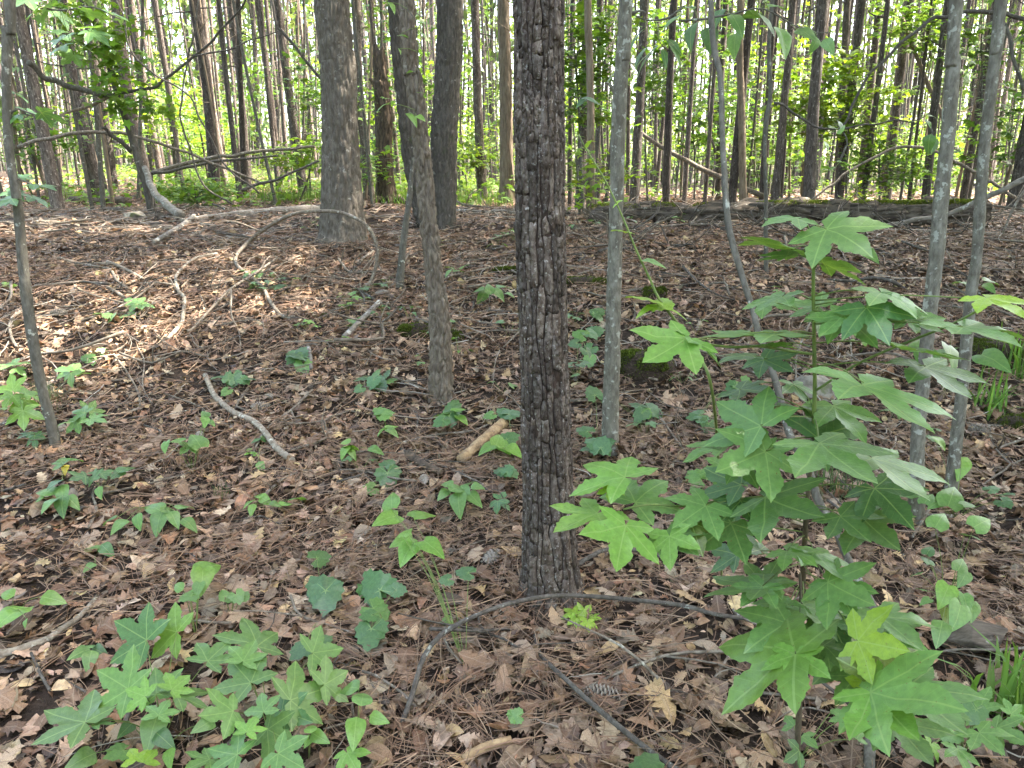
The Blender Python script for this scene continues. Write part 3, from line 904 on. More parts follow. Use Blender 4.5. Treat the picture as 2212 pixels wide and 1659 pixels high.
sapling('dark_sapling', [(122, 975, 23), (112, 920, 21), (90, 836, 20), (69, 720, 22), (55, 620, 21), (47, 540, 20), (37, 433, 19), (21, 333, 17), (14, 200, 19), (17, 60, 22), (22, 0, 21)], M['grey_dark'],
        'dark thin sapling with pale lichen spots at the left edge', H=8, amp=.0025)
sapling('thin_sapling', [(1875, 1690, 24), (1880, 1600, 22), (1892, 1500, 18), (1897, 1420, 16), (1890, 1330, 16), (1876, 1290, 17), (1838, 1222, 17), (1802, 1140, 16), (1770, 1086, 17), (1748, 1020, 16), (1705, 936, 16), (1688, 870, 15), (1668, 800, 14), (1640, 720, 13), (1624, 663, 13), (1590, 553, 14), (1571, 467, 13), (1561, 300, 12), (1556, 167, 12), (1535, 0, 13)], M['grey_dark'],
        'thin crooked lichen spotted sapling leaning away behind the lobed leaves', Ytop=3.0, H=6, sides=18, amp=.0018)
sapling('dead_pole', [(863, 627, 17), (867, 570, 15), (873, 510, 14), (884, 430, 12), (893, 330, 6)], M['grey_dark'],
        'short thin dead grey pole leaning against the slim rough oak', H=None, sides=20, amp=.003)
sapling('thin_sapling', [(1655, 596, 10), (1654, 500, 9), (1655, 420, 8), (1652, 330, 8), (1656, 260, 10), (1664, 200, 9), (1661, 100, 9), (1668, 0, 9)], M['grey_dark'],
        'very thin kinked dark sapling standing before the rotten log', H=7, sides=12, amp=.0015)
sapling('tan_tree', [(1275, 458, 22), (1276, 400, 17), (1276, 250, 16), (1273, 120, 15), (1270, 0, 15)], M['tan_bark'],
        'narrow tan barked trunk between the scaly pine and the pale grey tree', Y=10.5, H=10, sides=20, amp=.006, cat='tree')
sapling('tan_tree', [(1607, 440, 18), (1604, 380, 16), (1602, 250, 15), (1598, 120, 15), (1600, 0, 14)], M['tan_bark'],
        'narrow tan trunk directly beside a dark pine beyond the rotten log', Y=12.5, H=10, sides=20, amp=.006, cat='tree')
trunk_tree('tan_tree', [(1096, 425, 40), (1095, 400, 32), (1094, 330, 28), (1092, 170, 27), (1087, 0, 26)], M['tan_bark'],
           'straight tan barked trunk half hidden by the scaly pine', 'tree', Y=15.0, H=16, sides=50, step=.05, disp=bark_cells(.035, .2, .012, 23), low=7, crown=(OAK_CROWN[1], .8, 9.0, 1.5))

# crooked leafy tree at the left with limbs
P, r, B = stem_line([(326, 428, 20), (318, 400, 19), (308, 375, 18), (290, 315, 15), (273, 262, 13), (258, 215, 14), (244, 170, 13), (225, 100, 13), (200, 35, 13), (190, 0, 12)], 11.0, None, 8)
vt = empty('crooked_tree', B, 'crooked dark stem with leafy sprays and bare limbs, beside the leaning left pine', 'tree')
add_mesh('trunk', tube(P, r, 20, .05, bark_cells(.03, .08, .006, 8), cap=False), M['oak_dark'], vt, B)
def limb(parent, B, pts, Y0, Y1, w0, w1, mat, name='branch', sides=8, wob=.02, seed=1):
    n = len(pts); PP, RR = [], []
    for k, (px, py) in enumerate(pts):
        f = k / (n - 1); yy = Y0 + (Y1 - Y0) * f
        PP.append(at(px, py, yy)); RR.append((w0 + (w1 - w0) * f) * .5 * depth(px, py, yy) / FPX)
    return add_mesh(name, tube(PP, RR, sides, .06, None, wob, seed), mat, parent, B)
limb(vt, B, [(252, 206), (200, 200), (160, 190), (120, 175), (95, 165), (75, 145), (63, 133)], 11.0, 10.4, 11, 13, M['grey_dark'])
limb(vt, B, [(247, 203), (300, 195), (333, 190), (380, 155), (417, 123), (450, 95), (477, 67), (500, 40), (522, 18), (535, -5)], 11.0, 10.2, 7, 4, M['oak_dark'], seed=3)
limb(vt, B, [(283, 327), (262, 306), (240, 292), (232, 280), (222, 277)], 11.0, 10.7, 10, 6, M['oak_dark'], seed=5)
limb(vt, B, [(240, 205), (200, 228), (160, 240), (125, 250), (98, 252)], 11.0, 10.4, 7, 4, M['tan_bark'], seed=7)
limb(vt, B, [(313, 362), (325, 400), (340, 425), (365, 445), (392, 465)], 10.9, 9.9, 12, 20, M['log_grey'], 'fallen_stem', seed=9)

# leafy sprays on it
def spray_shape(pts, Y, spread, droop=.5):
    c = np.array([at(px, py, Y) for px, py in pts])
    def f(g, n):
        return c[g.integers(0, len(c), n)] + g.normal(0, spread, (n, 3)) * np.array([1, 1, droop])
    return f
V, F, C_ = leaf_cloud(430, 301, spray_shape([(150, 20), (110, 35), (200, 50), (225, 90), (250, 60), (180, 90), (230, 130), (245, 160), (260, 110), (210, 110), (290, 140), (240, 190), (260, 215), (300, 215), (330, 225), (350, 240), (280, 240), (190, 185), (230, 20), (170, 5)], 10.8, .16, .6), .24, (.13, .235, .035), .75)
add_mesh('foliage', (V, F), M['crown'], vt, B, False, C_)
# ================================================================== the stand of pines behind
g = np.random.default_rng(71)
def pine_trunk(seed, lean, stubs):
    gg = np.random.default_rng(seed)
    n = 9; z = np.linspace(-.3, 20, n)
    P = np.stack([np.cumsum(gg.normal(0, .06, n)) + lean * z * .02, np.cumsum(gg.normal(0, .06, n)), z], 1)
    P[:, :2] -= P[0, :2]
    r = .125 * (1 - .62 * (z / 20)) ; r[0] *= 1.15
    parts = [tube(P, r, 14, .22, bark_cells(.07, .14, .014, seed), cap=False)]
    for q in range(stubs):
        zz = gg.uniform(2.2, 12); a = gg.uniform(0, 6.28); L = gg.uniform(.3, 1.5)
        c = np.array([np.interp(zz, P[:, 2], P[:, 0]), np.interp(zz, P[:, 2], P[:, 1]), zz])
        e_ = c + np.array([math.cos(a) * L, math.sin(a) * L, gg.uniform(-.3, .4) * L])
        parts.append(tube([c, (c + e_) / 2 + gg.normal(0, .06, 3), e_], [.016, .010, .004], 4, .3, cap=False))
    V, F = join(parts)
    return raw_mesh('pine_trunk', V, F, M['pine_far'], smooth=True)
PT = [pine_trunk(400 + k, [0, .6, -.6, .3, -.3, 0, 1.2, -1.2][k], 10) for k in range(8)]
def pine_at(x, y, dia, label, group=None, k=None, tilt=(0, 0), crown=True, name='pine_tree'):
    e = empty(name, (x, y, h1(x, y)), label, 'pine tree', group)
    e.rotation_euler = (tilt[1], tilt[0], float(g.uniform(-.5, .5)))
    k = int(g.integers(0, len(PT))) if k is None else k
    o = link('trunk', PT[k], e); s = dia / .33; o.scale = (s, s, 1)
    if crown:
        c = link('crown', PINE_CROWN[int(g.integers(0, 3))], e); q = float(g.uniform(.75, 1.1)); c.scale = (q, q, 1); c.rotation_euler = (0, 0, float(g.uniform(0, 6.28)))
    return e

taken = []
def named_pine(px, Y, dia, label, k=0, tilt=(0, 0)):
    p = at(px, 400, Y); taken.append((p[0], Y))
    return pine_at(p[0], Y, dia, label, 'pines that can be told apart', k, tilt)
named_pine(118, 12.0, .22, 'slanting pine at the left, next to the dark thin sapling', 1, (-.10, 0))
named_pine(213, 15.5, .27, 'dark pine trunk behind the crooked leafy tree', 0, (-.06, 0))
named_pine(246, 19.0, .22, 'second pine behind the crooked leafy tree, thinner', 3, (-.05, 0))
named_pine(322, 16.5, .31, 'stout sunlit pine behind the foot of the crooked tree', 0, (-.045, 0))
named_pine(352, 22.0, .24, 'slim pine close beside the stout sunlit pine', 4, (-.05, 0))
named_pine(386, 20.0, .21, 'pine between the stout sunlit pine and the thick left group', 3, (-.03, 0))
named_pine(462, 17.0, .30, 'thick pine halfway between the crooked tree and the thick grey oak', 5, (-.05, 0))
named_pine(488, 21.0, .24, 'pine touching the thick pine halfway to the grey oak', 0, (-.03, 0))
named_pine(535, 19.0, .20, 'upright pine in line with the end of the fallen grey log', 5, (-.02, 0))
named_pine(604, 20.0, .21, 'pine standing over the long fallen grey log', 3, (-.05, 0))
named_pine(655, 18.0, .25, 'pine immediately beside the thick grey oak, lime leaves at its foot', 4, (-.06, 0))
named_pine(800, 17.0, .24, 'pine behind the rotten snag', 0, (-.02, 0))
named_pine(1252, 12.5, .19, 'dark pine next to the tan trunk, behind the scaly pine', 5, (-.01, 0))
named_pine(1233, 14.0, .10, 'pole thin pine at the edge of the scaly pine', 0)
named_pine(1369, 13.0, .19, 'dark pine at the side of the pale grey tree', 5, (.0, 0))
named_pine(1442, 13.5, .16, 'dark pine crossed by the pale fallen pole', 0)
named_pine(1480, 14.5, .11, 'thin pine midway between pale grey tree and kinked thin sapling', 3)
named_pine(1524, 14.0, .09, 'pole thin pine beside the bent upper stem of the crooked sapling', 5)
named_pine(1582, 12.6, .17, 'dark leaning pine beside the narrow tan trunk', 1, (.015, 0))
named_pine(1649, 14.0, .12, 'pine just behind the very thin kinked sapling', 0)
named_pine(1676, 12.8, .16, 'dark pine on the far side of the very thin kinked sapling', 5)
named_pine(1752, 12.2, .22, 'thickest dark pine standing right behind the rotten log', 0)
named_pine(1815, 13.2, .18, 'dark pine next after the thickest one behind the rotten log', 3)
named_pine(1866, 12.6, .11, 'slim pine behind the mossy end of the rotten log', 5)
named_pine(1920, 16.0, .20, 'pine behind the mossy log, beyond the slim one', 4)
named_pine(2005, 13.0, .16, 'dark pine just left of the close pair of grey trees', 0, (-.01, 0))
named_pine(2085, 14.5, .16, 'brown pine seen between the close pair of grey trees', 3, (.01, 0))
named_pine(2198, 12.0, .27, 'stout dark pine at the right edge of the picture', 5)

# the crowd of further trunks, no two to be told apart
spots = []
tries = 0
while len(spots) < 265 and tries < 40000:
    tries += 1
    y = 14 + 44 * g.random() ** 1.15; x = g.uniform(-1, 1) * (y * .70 + 2)
    if 18 < y < 34 and -12 < x < -1 and g.random() < .45: continue          # the sunny gap with the grass
    dmin = .85 if y < 30 else .7
    if any((x - a) ** 2 + (y - b) ** 2 < dmin ** 2 for a, b in spots) or any((x - a) ** 2 + (y - b) ** 2 < .7 for a, b in taken): continue
    spots.append((x, y))
for x, y in spots:
    thin = g.random() < .48
    pine_at(x, y, g.uniform(.06, .10) if thin else g.uniform(.13, .24), 'slender pine trunk in the crowded stand far behind', 'pines of the far stand', None,
            (float(g.normal(-.012, .03)), float(g.normal(0, .02))), (not thin or g.random() < .3) and (x > 2 or g.random() < .5))

# bare dead poles standing thinly among them
POLE = []
for k in range(5):
    n_ = 7; z_ = np.linspace(-.2, 15, n_); P_ = np.stack([np.cumsum(g.normal(0, .16, n_)), np.cumsum(g.normal(0, .16, n_)), z_], 1); P_[:, :2] -= P_[0, :2]
    parts = [tube(P_, .042 * (1 - .7 * z_.clip(0) / 15), 7, .5, None, cap=False)]
    for q in range(7):
        zz = g.uniform(1.2, 9); c = np.array([np.interp(zz, z_, P_[:, 0]), np.interp(zz, z_, P_[:, 1]), zz]); d = np.array([g.normal(0, .5), g.normal(0, .5), g.uniform(-.1, .5)])
        parts.append(tube([c, c + d * .6 + g.normal(0, .06, 3), c + d * g.uniform(.9, 1.8)], [.012, .008, .003], 4, .3, cap=False))
    V, F = join(parts); POLE.append(raw_mesh('bare_pole', V, F, M['tan_bark' if k % 2 else 'grey_dark'], smooth=True))
for q in range(130):
    y = 12.5 + 26 * g.random() ** 1.2; x = g.uniform(-1, 1) * (y * .68)
    if any((x - a) ** 2 + (y - b) ** 2 < .12 for a, b in spots + taken): continue
    o = link('bare_pole', POLE[int(g.integers(0, 5))], None, (x, y, h1(x, y))); o.rotation_euler = (float(g.normal(0, .04)), float(g.normal(0, .06)), float(g.uniform(0, 6.28))); s_ = float(g.uniform(.5, 1.0)); o.scale = (s_, s_, 1)
    tag(o, 'thin bare dead pole standing between the far pines', 'dead tree', 'dead poles among the far pines')

# what lies beyond: one mass of trunks and foliage
parts = []
for q in range(520):
    y = g.uniform(46, 95); x = g.uniform(-1, 1) * (y * .75 + 5); z = h1(x, y); r_ = g.uniform(.06, .16)
    parts.append(tube([np.array([x, y, z - .3]), np.array([x + g.normal(0, .3), y, z + 9]), np.array([x + g.normal(0, .6), y, z + 22])], [r_, r_ * .8, r_ * .5], 6, 6, cap=False))
V, F = join(parts)
tag(link('far_trunks', raw_mesh('far_trunks', V, F, M['pine_far'], smooth=True)), 'pale mass of countless trunks at the back of the wood', 'woods', kind='stuff')
def far_shape(gg, n):
    y = gg.uniform(42, 100, n); x = gg.uniform(-1, 1, n) * (y * .75 + 6)
    z = height(x, y) + 24 * gg.random(n) ** .9
    keep = fbm(x * .13, z * .13, y * .05, o=3, s=5) > -.28
    return np.stack([x, y, z], 1)[keep]
V, F, C_ = leaf_cloud(100000, 501, far_shape, .85, (.11, .17, .07), 1.0, False)
tag(link('far_foliage', raw_mesh('far_foliage', V, F, M['crown'], None, C_)), 'pale green leafy mass filling the gaps at the back of the wood', 'foliage', kind='stuff')

# unseen broad oaks added out of view, their crowns keep sun off the floor
for q, (x, y, sc_) in enumerate([(7.0, 1.5, 1.1), (9.5, 4.5, 1.2), (6.9, 7.6, 1.35), (13.0, 7.5, 1.1), (6.5, -3.0, 1.1), (12.0, 1.0, 1.1), (-7.5, 2.5, .9), (15.5, 12.5, 1.0)]):
    b_ = np.array([x, y, h1(x, y)])
    e = empty('oak_tree', b_, 'unseen oak added out of view to shade the forest floor', 'oak tree', 'unseen oaks added for shade')
    VF = tube([np.array([0, 0, -.3]), np.array([.1, 0, 4.0]), np.array([.2, .2, 9.0]), np.array([.1, .1, 13.0])], [.24, .2, .15, .06], 14, .4, None, cap=False)
    link('trunk', raw_mesh('trunk', VF[0], VF[1], M['oak'], smooth=True), e)
    c = link('crown', OAK_CROWN[q % 2], e); c.scale = (sc_, sc_, 1.0); c.location = (0, 0, 1.0); c.rotation_euler = (0, 0, q * 1.3)

# ------------------------------------------------------------------ leafy saplings among the pines
def leafy(px, py_base, Y, h, sp, nleaf, size, tone, label, seed, group='leafy saplings under the pines'):
    """sp: list of (px,py) of leaf sprays read from the photograph"""
    b = at(px, py_base, Y); b[2] = h1(b[0], b[1])
    e = empty('broadleaf_sapling', b, label, 'sapling', group)
    gg = np.random.default_rng(seed)
    cs = np.array([at(a_, c_, Y + gg.uniform(-.5, .5)) for a_, c_ in sp])
    top = cs[np.argmax(cs[:, 2])]
    mid = (b + top) / 2 + gg.normal(0, .08, 3)
    parts = [tube([b - [0, 0, .1], mid, top], [.022, .015, .006], 6, .2, cap=False)]
    for c in cs:
        f = np.clip((c[2] - b[2]) / max(top[2] - b[2], .2) * .8, .1, .95); s = b + (top - b) * f
        parts.append(tube([s, (s + c) / 2 + [0, 0, .05], c], [.008, .005, .002], 4, .2, cap=False))
    add_mesh('trunk', join(parts), M['grey_dark'], e, b)
    def shp(q, n):
        k = q.integers(0, len(cs), n); f = q.random((n, 1)) ** .5
        s = b + (top - b) * np.clip((cs[k][:, 2:3] - b[2]) / max(top[2] - b[2], .2) * .8, .1, .95)
        p = s + (cs[k] - s) * (.35 + .75 * f)
        return p + q.normal(0, 1, (n, 3)) * np.array([.22, .22, .07])
    V, F, C_ = leaf_cloud(int(nleaf * 1.7), seed + 1, shp, size * 1.08, tone, .45)
    add_mesh('crown', (V, F), M['crown'], e, b, False, C_)
LIME, MID, DEEP = (.15, .25, .032), (.11, .205, .035), (.075, .155, .035)
leafy(1262, 440, 11.5, 4, [(1235, 20), (1250, 60), (1290, 40), (1300, 90), (1240, 110), (1285, 140), (1310, 170), (1235, 180), (1290, 210), (1250, 230), (1300, 250), (1320, 120), (1330, 40)], 420, .22, MID, 'bright leafy sapling right behind the scaly pine', 601)
leafy(1255, 440, 10.5, 2, [(1245, 330), (1260, 350), (1235, 400), (1275, 395), (1290, 430), (1345, 380), (1355, 375)], 110, .18, LIME, 'low bright seedling at the foot of the tan trunk', 603)
leafy(1400, 430, 16, 4, [(1390, 30), (1410, 80), (1430, 120), (1400, 180), (1450, 60), (1420, 220), (1470, 150), (1470, 200), (1500, 100)], 300, .24, MID, 'leafy sapling between the pale grey tree and the dark pines', 605)
leafy(1500, 430, 17, 4, [(1490, 210), (1530, 220), (1500, 260), (1540, 290), (1510, 300), (1560, 240), (1620, 320), (1630, 350)], 220, .22, MID, 'thin leafy sapling behind the bent upper stem', 607)
leafy(1730, 440, 13.5, 4, [(1700, 160), (1720, 200), (1690, 220), (1740, 230), (1760, 190), (1780, 160), (1790, 130), (1715, 260), (1760, 270), (1690, 280), (1800, 220)], 360, .21, LIME, 'wide lime green sapling around the thickest dark pine', 609)
leafy(1830, 440, 13.0, 4, [(1800, 150), (1830, 140), (1850, 120), (1870, 180), (1820, 200), (1850, 230), (1880, 270), (1840, 290), (1800, 260), (1890, 210), (1920, 200)], 360, .21, LIME, 'lime green sapling over the mossy end of the rotten log', 611)
leafy(1905, 445, 12.0, 2.5, [(1880, 330), (1910, 350), (1940, 340), (1960, 360), (1930, 380), (1890, 380), (1970, 330), (1860, 350), (1900, 310), (1980, 380)], 300, .17, MID, 'low spreading sapling behind the mossy log', 613)
leafy(1870, 450, 11.3, 1.2, [(1860, 410), (1880, 420), (1850, 430), (1900, 425), (1870, 440)], 70, .14, LIME, 'tiny lime seedling in front of the slim pine at the log', 615)
leafy(1960, 440, 15, 4, [(1990, 20), (2010, 40), (1950, 30), (2030, 10), (1930, 60), (1990, 60), (1900, 10), (2020, 80)], 240, .24, MID, 'high leafy spray left of the close pair of grey trees', 617)
leafy(2110, 440, 12.5, 4, [(2090, 60), (2100, 110), (2085, 150), (2120, 30), (2180, 110), (2200, 60), (2170, 190), (2150, 240), (2190, 230), (2160, 280), (2200, 300), (2120, 330), (2180, 340)], 300, .22, DEEP, 'leafy sapling behind the close pair of grey trees', 619)
leafy(1660, 440, 18, 4, [(1620, 300), (1650, 280), (1680, 320), (1640, 380), (1700, 340), (1600, 260), (1700, 390), (1720, 300)], 260, .22, MID, 'dim leafy sapling far behind the kinked thin sapling', 621)
leafy(640, 410, 15, 2, [(600, 330), (630, 320), (660, 330), (680, 320), (610, 350), (650, 350), (680, 300), (690, 345), (590, 345)], 220, .22, LIME, 'sunlit lime sapling behind the thick grey oak', 623)
leafy(665, 330, 17, 3, [(665, 180), (680, 200), (670, 230), (685, 250), (660, 215)], 80, .22, MID, 'small leafy sprig beside the upper trunk of the grey oak', 625)
leafy(430, 430, 13, .8, [(390, 400), (420, 395), (450, 400), (400, 420), (440, 420), (470, 410), (380, 425), (490, 420)], 260, .18, MID, 'low leafy clump between the fallen stem and the grey log', 627)
leafy(775, 410, 14, 2, [(780, 200), (775, 240), (790, 330), (785, 350), (775, 380), (800, 370), (865, 340), (860, 370)], 140, .2, MID, 'leafy sapling between the grey oak and the snag', 629)
leafy(1035, 410, 16, 2, [(1000, 310), (1020, 330), (1040, 320), (1060, 330), (1010, 350), (1030, 300), (1055, 350), (995, 335)], 160, .2, LIME, 'lime sapling between the forked oak and the scaly pine', 631)
leafy(75, 400, 15, 3, [(20, 250), (60, 270), (100, 290), (40, 300), (130, 290), (150, 310), (30, 340), (90, 330), (170, 260)], 260, .22, MID, 'leafy sapling behind the leaning left pine', 633)
for q in range(46):
    y = g.uniform(17, 46); x = g.uniform(-.7, 1) * y * .66
    b = np.array([x, y, h1(x, y)]); hh = g.uniform(1.5, 5.0)
    gg = np.random.default_rng(700 + q)
    V, F, C_ = leaf_cloud(420, 700 + q, blob_shape(hh * .36 + .3, hh * .6, hh * .4, 18, .3), .28, [MID, LIME, DEEP][q % 3], .5)
    e = empty('understory_tree', b, 'leafy young tree glimpsed between the far pines', 'young tree', 'young trees under the far pines')
    link('crown', raw_mesh('crown', V, F, M['crown'], None, C_), e)
    VF = tube([np.zeros(3) - [0, 0, .2], np.array([.1, 0, hh * .5]), np.array([0, .1, hh])], [.03, .02, .006], 6, .4, cap=False)
    link('trunk', raw_mesh('trunk', VF[0], VF[1], M['grey_dark'], smooth=True), e)

# thin bare poles and dead stems leaning among the pines
poles = [(1384, 287, 1485, 350, 1650, 425, 13.5, 10, 'deadwood', 'pale fallen pole propped slantwise behind the pale grey tree'),
         (1950, 40, 1990, 150, 2045, 270, 15, 8, 'tan_bark', 'slanting bare stem behind the close pair of grey trees'),
         (1540, 130, 1530, 250, 1545, 330, 15, 5, 'deadwood_dark', 'thin dead slanting twig stem beside the bent sapling')]
for x0, y0, x1, y1, x2, y2, Y, wd, mt, lb in poles:
    PP = [at(x0, y0, Y + .4), at(x1, y1, Y + .2), at(x2, y2, Y)]
    rr_ = [wd * .5 * Y / FPX * q for q in (.8, 1, 1.1)]
    B_ = PP[2].copy()
    tag(link('dead_pole', raw_mesh('dead_pole', *[v if k else v - B_ for k, v in enumerate(tube(PP, rr_, 10, .1, None, .02, 3))], M[mt], smooth=True), None, B_), lb, 'dead stem')

# ------------------------------------------------------------------ sunlit grass in the gap
def grass(n, xyf, hgt, wdt, gg, tone=(.11, .20, .035), lean=.5):
    xy = xyf(gg, n); n = len(xy)
    a = gg.uniform(0, 6.28, n); L = gg.uniform(hgt * .5, hgt, n); ln = np.abs(gg.normal(0, lean, n))
    s = np.array([0, .35, .7, 1.0]); wd = np.array([.8, 1, .7, .05]) * wdt * .5
    V = np.zeros((n, 4, 2, 3))
    for k in range(4):
        out = L * ln * s[k] ** 1.8 * .7; up = L * s[k] * (1 - .28 * ln * s[k])
        cx = xy[:, 0] + np.cos(a) * out; cy_ = xy[:, 1] + np.sin(a) * out; cz = height(xy[:, 0], xy[:, 1]) + up
        for m_, sg in ((0, 1), (1, -1)):
            V[:, k, m_] = np.stack([cx - np.sin(a) * wd[k] * sg, cy_ + np.cos(a) * wd[k] * sg, cz], 1)
    b = (np.arange(n) * 8)[:, None] + (np.arange(3) * 2)[None]
    Q = np.stack([b, b + 1, b + 3, b + 2], -1).reshape(-1, 4)
    t = np.array(tone)[None] * gg.uniform(.7, 1.3, (n, 1)) * gg.uniform(.9, 1.1, (n, 3))
    return V.reshape(-1, 3), [Q], np.repeat(t, 8, 0)
def meadow(gg, n):
    y = gg.uniform(13.5, 36, n); px = np.where(gg.random(n) < .75, gg.uniform(330, 900, n), gg.uniform(920, 1110, n))
    x = (px - CX) / FPX * y * 1.0
    k = fbm(x * .7, y * .5, o=3, s=19) > .03
    return np.stack([x[k], y[k]], 1)
V, F, C_ = grass(16000, meadow, .34, .013, np.random.default_rng(81))
tag(link('grass', raw_mesh('grass', V, F, M['grass'], None, C_)), 'sunlit green grass in the gap behind the grey oak and snag', 'grass', kind='stuff')


# low leafy growth on the level ground behind the crest
def low_shape(gg, n):
    y = gg.uniform(12.5, 40, n); x = np.where(gg.random(n) < .7, gg.uniform(-.62, .0, n), gg.uniform(0, .66, n)) * y
    k = fbm(x * .5 + 4, y * .4, o=3, s=29) > np.where(x < 0, -.02, .16)
    x, y = x[k], y[k]
    return np.stack([x, y, height(x, y) + np.abs(gg.normal(0, .22, len(x))) + .03], 1)
V, F, C_ = leaf_cloud(9000, 541, low_shape, .24, (.12, .215, .036), .45)
tag(link('undergrowth', raw_mesh('undergrowth', V, F, M['crown'], None, C_)), 'low bright leafy ground cover on the level behind the crest', 'undergrowth', kind='stuff')
# the wood carried on unseen: leafy ring added to block low sky light
def round_shape(gg, n):
    a = gg.uniform(math.radians(48), math.radians(312), n); d = gg.uniform(17, 42, n)
    x, y = np.sin(a) * d, np.cos(a) * d
    z = height(x, y) + 20 * gg.random(n)
    k = fbm(x * .12, y * .12, z * .13, o=3, s=15) > -.12
    return np.stack([x, y, z], 1)[k]
V, F, C_ = leaf_cloud(26000, 551, round_shape, 1.5, (.085, .15, .045), 1.0, False)
tag(link('unseen_foliage_ring', raw_mesh('unseen_foliage_ring', V, F, M['crown'], None, C_)), 'unseen leafy mass added around and behind the viewpoint to block low sky light', 'foliage', kind='stuff')
# ================================================================== logs, fallen branches, stones, cones
def lying(name, pts, w0, w1, mat, label, cat, lift=0.0, sides=10, step=.05, disp=None, wob=0.0, twigs=0, seed=1, group=None, arch=None, extra=None):
    """a thing lying on the land along points of the photograph; arch: heights above the land at each point"""
    n = len(pts); PP, RR = [], []
    if arch is not None: arch = np.interp(np.linspace(0, 1, n), np.linspace(0, 1, len(arch)), arch)
    for k, (px, py) in enumerate(pts):
        f = k / (n - 1); wd = w0 + (w1 - w0) * f
        if arch is not None and arch[k] > 0:
            # a point held above the land: the point on its line of sight that far up
            d = ray(px, py); t = np.arange(.8, 40, .01); q = CAM + d[None] * t[:, None]
            up = q[:, 2] - height(q[:, 0], q[:, 1]) < arch[k]
            p = q[int(np.argmax(up))]
        else:
            p = on_ground(px, py)
        rr_ = wd * .5 * np.linalg.norm(p - CAM) * .97 / FPX
        if arch is None or arch[k] <= 0: p = p + np.array([0, 0, rr_ * .6 + .036 + lift])
        PP.append(p); RR.append(rr_)
    PP = np.array(PP)
    parts = [tube(PP, RR, sides, step, disp, wob, seed)]
    gg = np.random.default_rng(seed + 900)
    C_, R_ = catmull(PP, RR, .05)
    for q in range(twigs):
        i_ = int(gg.integers(2, len(C_) - 1)); c = C_[i_]
        tdir = C_[i_] - C_[i_ - 1]; tdir /= np.linalg.norm(tdir)
        d = tdir * gg.uniform(.3, .9) + gg.normal(0, .6, 3) * np.array([1, 1, .35]); d[2] = abs(d[2]) * .5; d /= np.linalg.norm(d)
        L = gg.uniform(.12, .4)
        parts.append(tube([c, c + d * L * .5 + gg.normal(0, .02, 3), c + d * L + gg.normal(0, .03, 3)], [R_[i_] * .55, R_[i_] * .4, R_[i_] * .15], 5, .06, None, .006, seed + q))
    V, F = join(parts)
    B_ = PP[0].copy()
    o = link(name, raw_mesh(name, V - B_, F, M[mat], smooth=True), None, B_)
    return tag(o, label, cat, group)

def long_log(name, a, b, Ya, Yb, w0, w1, mat, label, disp, sink=.25, sides=48, step=.04, wob=.05, seed=3, pieces=True):
    n = 7; PP, RR = [], []
    for k in range(n):
        f = k / (n - 1); px = a[0] + (b[0] - a[0]) * f; Y = Ya + (Yb - Ya) * f
        p = at(px, a[1] + (b[1] - a[1]) * f, Y); r_ = (w0 + (w1 - w0) * f) * .5 * depth(px, a[1], Y) / FPX
        p[2] = h1(p[0], p[1]) + r_ * (1 - sink); PP.append(p); RR.append(r_)
    PP = np.array(PP); B_ = PP[0].copy()
    V, F = tube(PP, RR, sides, step, disp, wob, seed)
    e = empty(name, B_, label, 'log')
    add_mesh('trunk', (V, F), M[mat], e, B_)
    return e, PP, np.array(RR), B_

def rot(th, S, r_):
    return bark_cells(.22, .05, .03, 41)(th, S * .22, r_) + .05 * fbm(np.cos(th) * 2, np.sin(th) * 2, S * 1.3, s=6) - .05 * np.clip(vnoise(np.cos(th) * 3, np.sin(th) * 3, S * .9, s=12) - .2, 0, 1)
e, PP, RR, B_ = long_log('rotten_log', (1290, 478), (2120, 482), 9.5, 9.3, 42, 60, 'log', 'big rotten mossy log lying across the far slope at the right', rot, .22)
g = np.random.default_rng(91)
def moss_patch(centres, radii, hgt, n, gg, tone=(.10, .14, .025)):
    """cushion of short moss fronds over ellipsoid bumps"""
    VV, CC = [], []
    for c, r_ in zip(centres, radii):
        d = gg.normal(0, 1, (n, 3)); d[:, 2] = np.abs(d[:, 2]); d /= np.linalg.norm(d, axis=1, keepdims=True)
        p = c + d * np.array(r_) * gg.uniform(.85, 1.05, (n, 1))
        nn = d / np.array(r_); nn /= np.linalg.norm(nn, axis=1, keepdims=True); nn = nn + gg.normal(0, .45, (n, 3))
        nn /= np.linalg.norm(nn, axis=1, keepdims=True)
        s = np.cross(nn, gg.normal(0, 1, (n, 3))); s /= np.linalg.norm(s, axis=1, keepdims=True)
        L = gg.uniform(.5, 1, (n, 1)) * hgt
        VV.append(np.stack([p + s * hgt * .28, p - s * hgt * .28, p + nn * L], 1).reshape(-1, 3))
        t = np.array(tone)[None] * gg.uniform(.55, 1.35, (n, 1)) * np.array([1, 1, 1])
        CC.append(np.repeat(t, 3, 0))
    V = np.concatenate(VV)
    return V, [np.arange(len(V)).reshape(-1, 3)], np.concatenate(CC)
cs, rs = [], []
for q in range(34):
    f = g.uniform(.42, .97) if g.random() < .85 else g.uniform(0, .3)
    i_ = f * 6; k = int(min(i_, 5)); p = PP[k] + (PP[k + 1] - PP[k]) * (i_ - k); r_ = RR[k]
    cs.append(p + np.array([0, -r_ * g.uniform(-.4, .55), r_ * .78])); rs.append((g.uniform(.08, .25), g.uniform(.04, .09), .05))
V, F, C_ = moss_patch(cs, rs, .022, 420, g, (.15, .19, .03))
add_mesh('moss', (V, F), M['moss'], e, B_, False, C_)
